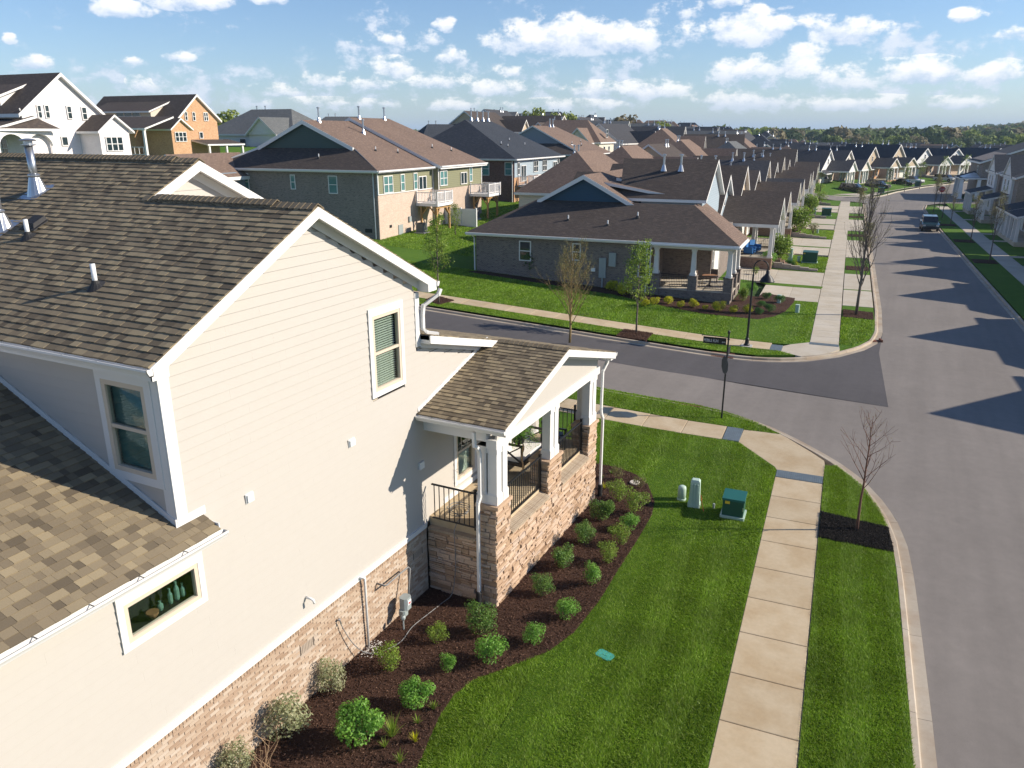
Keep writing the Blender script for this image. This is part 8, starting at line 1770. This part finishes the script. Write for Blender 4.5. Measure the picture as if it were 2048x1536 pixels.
for i in range(230):
    s = rr.uniform(-330, 420); t = woodland(s)+rr.uniform(-22, 40); rise = smooth(s, 60, 260)*8
    wood_tree(rr.choices(range(6), (5, 4, 3, 3, 4, 3))[0], s, t, rr.uniform(8, 12.5)+rise*.35, rise-.5)
for s, t, h_, k in ((-118, 130, 7, 1), (-122, 124, 8, 0), (-70, 178, 9, 1), (-66, 190, 9, 5), (-58, 215, 10, 2), (-50, 230, 9, 5)): wood_tree(k, s, t, h_, land(s, t))
# the mass of woods behind, one body of crowns over the rising ground
def mass(name, n, s0, s1, tf, depth, h0, h1, rise, cards, size, seed, mats):
    g = np.random.default_rng(seed); V = []; F = []; T_ = []; MI = []
    s = g.uniform(s0, s1, n); t = np.array([tf(x) for x in s])+g.random(n)**.8*depth; hh = g.uniform(h0, h1, n)
    for k in range(n):
        z0 = rise(s[k], t[k]); r_ = hh[k]*g.uniform(.38, .6); d = g.normal(0, 1, (cards, 3)); d /= np.linalg.norm(d, axis=1)[:, None]; d[:, 2] = np.abs(d[:, 2])*1.1-.15
        c = np.array(Z(s[k], t[k], z0+hh[k]*.55)); P_ = c+d*np.array([r_, r_, hh[k]*.45])*g.uniform(.8, 1.05, (cards, 1)); D = d+g.normal(0, .45, (cards, 3)); D /= np.linalg.norm(D, axis=1)[:, None]
        a = np.cross(D, g.normal(0, 1, (cards, 3))); a /= np.linalg.norm(a, axis=1)[:, None]; b = np.cross(D, a); L_ = r_*size*g.uniform(.7, 1.3, (cards, 1)); i = len(V)*0+sum(len(x) for x in V)
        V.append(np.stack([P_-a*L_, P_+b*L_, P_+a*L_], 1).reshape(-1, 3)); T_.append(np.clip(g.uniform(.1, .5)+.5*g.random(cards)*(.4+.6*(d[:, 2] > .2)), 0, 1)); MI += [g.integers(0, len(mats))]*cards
    V = np.concatenate(V); F = np.arange(len(V)).reshape(-1, 3); me = np_mesh(name, V, F, mats, np.concatenate(T_)); me.polygons.foreach_set('material_index', np.array(MI, np.int32)); link(name, me, None, kind='stuff', label='mass of mixed spring woodland spreading to the hills')
hillz = lambda s, t: smooth(s, 60, 330)*20*min(1, max(0, (t-420)/260))+max(0, (t-700))*.003
mass('woods', 2600, -520, 700, lambda s: woodland(s)+25, 520, 9, 15, hillz, 90, .34, 3, ['wood_green', 'wood_lime', 'wood_brown', 'wood_dark'])
mass('woods', 1800, -1500, 2300, lambda s: 960, 1500, 12, 17, lambda s, t: smooth(s, 60, 330)*14, 34, .6, 4, ['wood_green', 'wood_dark', 'wood_brown'])
# ground that swells under the right hand wood, then the blue hills
mb = MB(); xs = cuts(40, 900, 40); ts = cuts(420, 1500, 60)
for i in range(len(xs)-1):
    for j in range(len(ts)-1): mb.face([Z(a, b, hillz(a, b)*(1 if 40 < a < 900 else 0)-.3) for a, b in ((xs[i], ts[j]), (xs[i+1], ts[j]), (xs[i+1], ts[j+1]), (xs[i], ts[j+1]))])
structure('hill', mb, 'field')
def ridge(t, base, amp, s0, s1, seed, mat):
    rr_ = random.Random(seed); ph = [(rr_.uniform(.6, 2.2)/t*4, rr_.uniform(0, 6.3), rr_.random()) for _ in range(7)]; mb = MB(); n = 240; prev = None
    for i in range(n+1):
        s = s0+(s1-s0)*i/n; z = base+amp*sum(w*math.sin(s*f*(k+1)+p)/(k+1) for k, (f, p, w) in enumerate(ph))/1.6+rr_.uniform(0, amp*.06); cur = [Z(s, t-t*.06, -5), Z(s, t-t*.02, z*.55), Z(s, t, z), Z(s, t+t*.05, -5)]
        if prev:
            for a in range(3): mb.face([prev[a], cur[a], cur[a+1], prev[a+1]])
        prev = cur
    structure('hills', mb, mat)
ground('hill_green', [(.3, (.03, .05, .02)), (.5, (.05, .08, .03)), (.75, (.09, .10, .045))], (.004, .03, .2), bump=.3, dist=2)
ridge(2600, 14, 8, -3000, 4200, 1, 'hill_green'); ridge(4600, 26, 18, -5000, 7500, 2, 'hill_green'); ridge(7600, 38, 34, -8000, 12500, 3, 'hill_green')
# ---------------------------------------------------------------- the air
bm = bmesh.new(); bmesh.ops.create_cube(bm, size=1); me = bpy.data.meshes.new('haze'); bm.to_mesh(me); bm.free()
q = NT('haze'); q.N.remove(q.p); v = q.n('ShaderNodeVolumePrincipled'); v.inputs['Color'].default_value = (.62, .80, 1, 1); v.inputs['Density'].default_value = .00016; v.inputs['Anisotropy'].default_value = .0; q.L.new(v.outputs[0], q.out.inputs['Volume']); me.materials.append(q.m)
hz = link('haze', me, None, kind='stuff'); hz.scale = (24000, 24000, 140); hz.location = (0, 3000, 60)
q.m.cycles.homogeneous_volume = True if hasattr(q.m.cycles, 'homogeneous_volume') else None
sc.cycles.volume_bounces = 0; sc.cycles.max_bounces = 8; sc.cycles.transparent_max_bounces = 12; sc.cycles.diffuse_bounces = 3; sc.cycles.glossy_bounces = 3
sc.cycles.use_denoising = True
try: sc.cycles.denoiser = 'OPENIMAGEDENOISE'
except Exception: pass
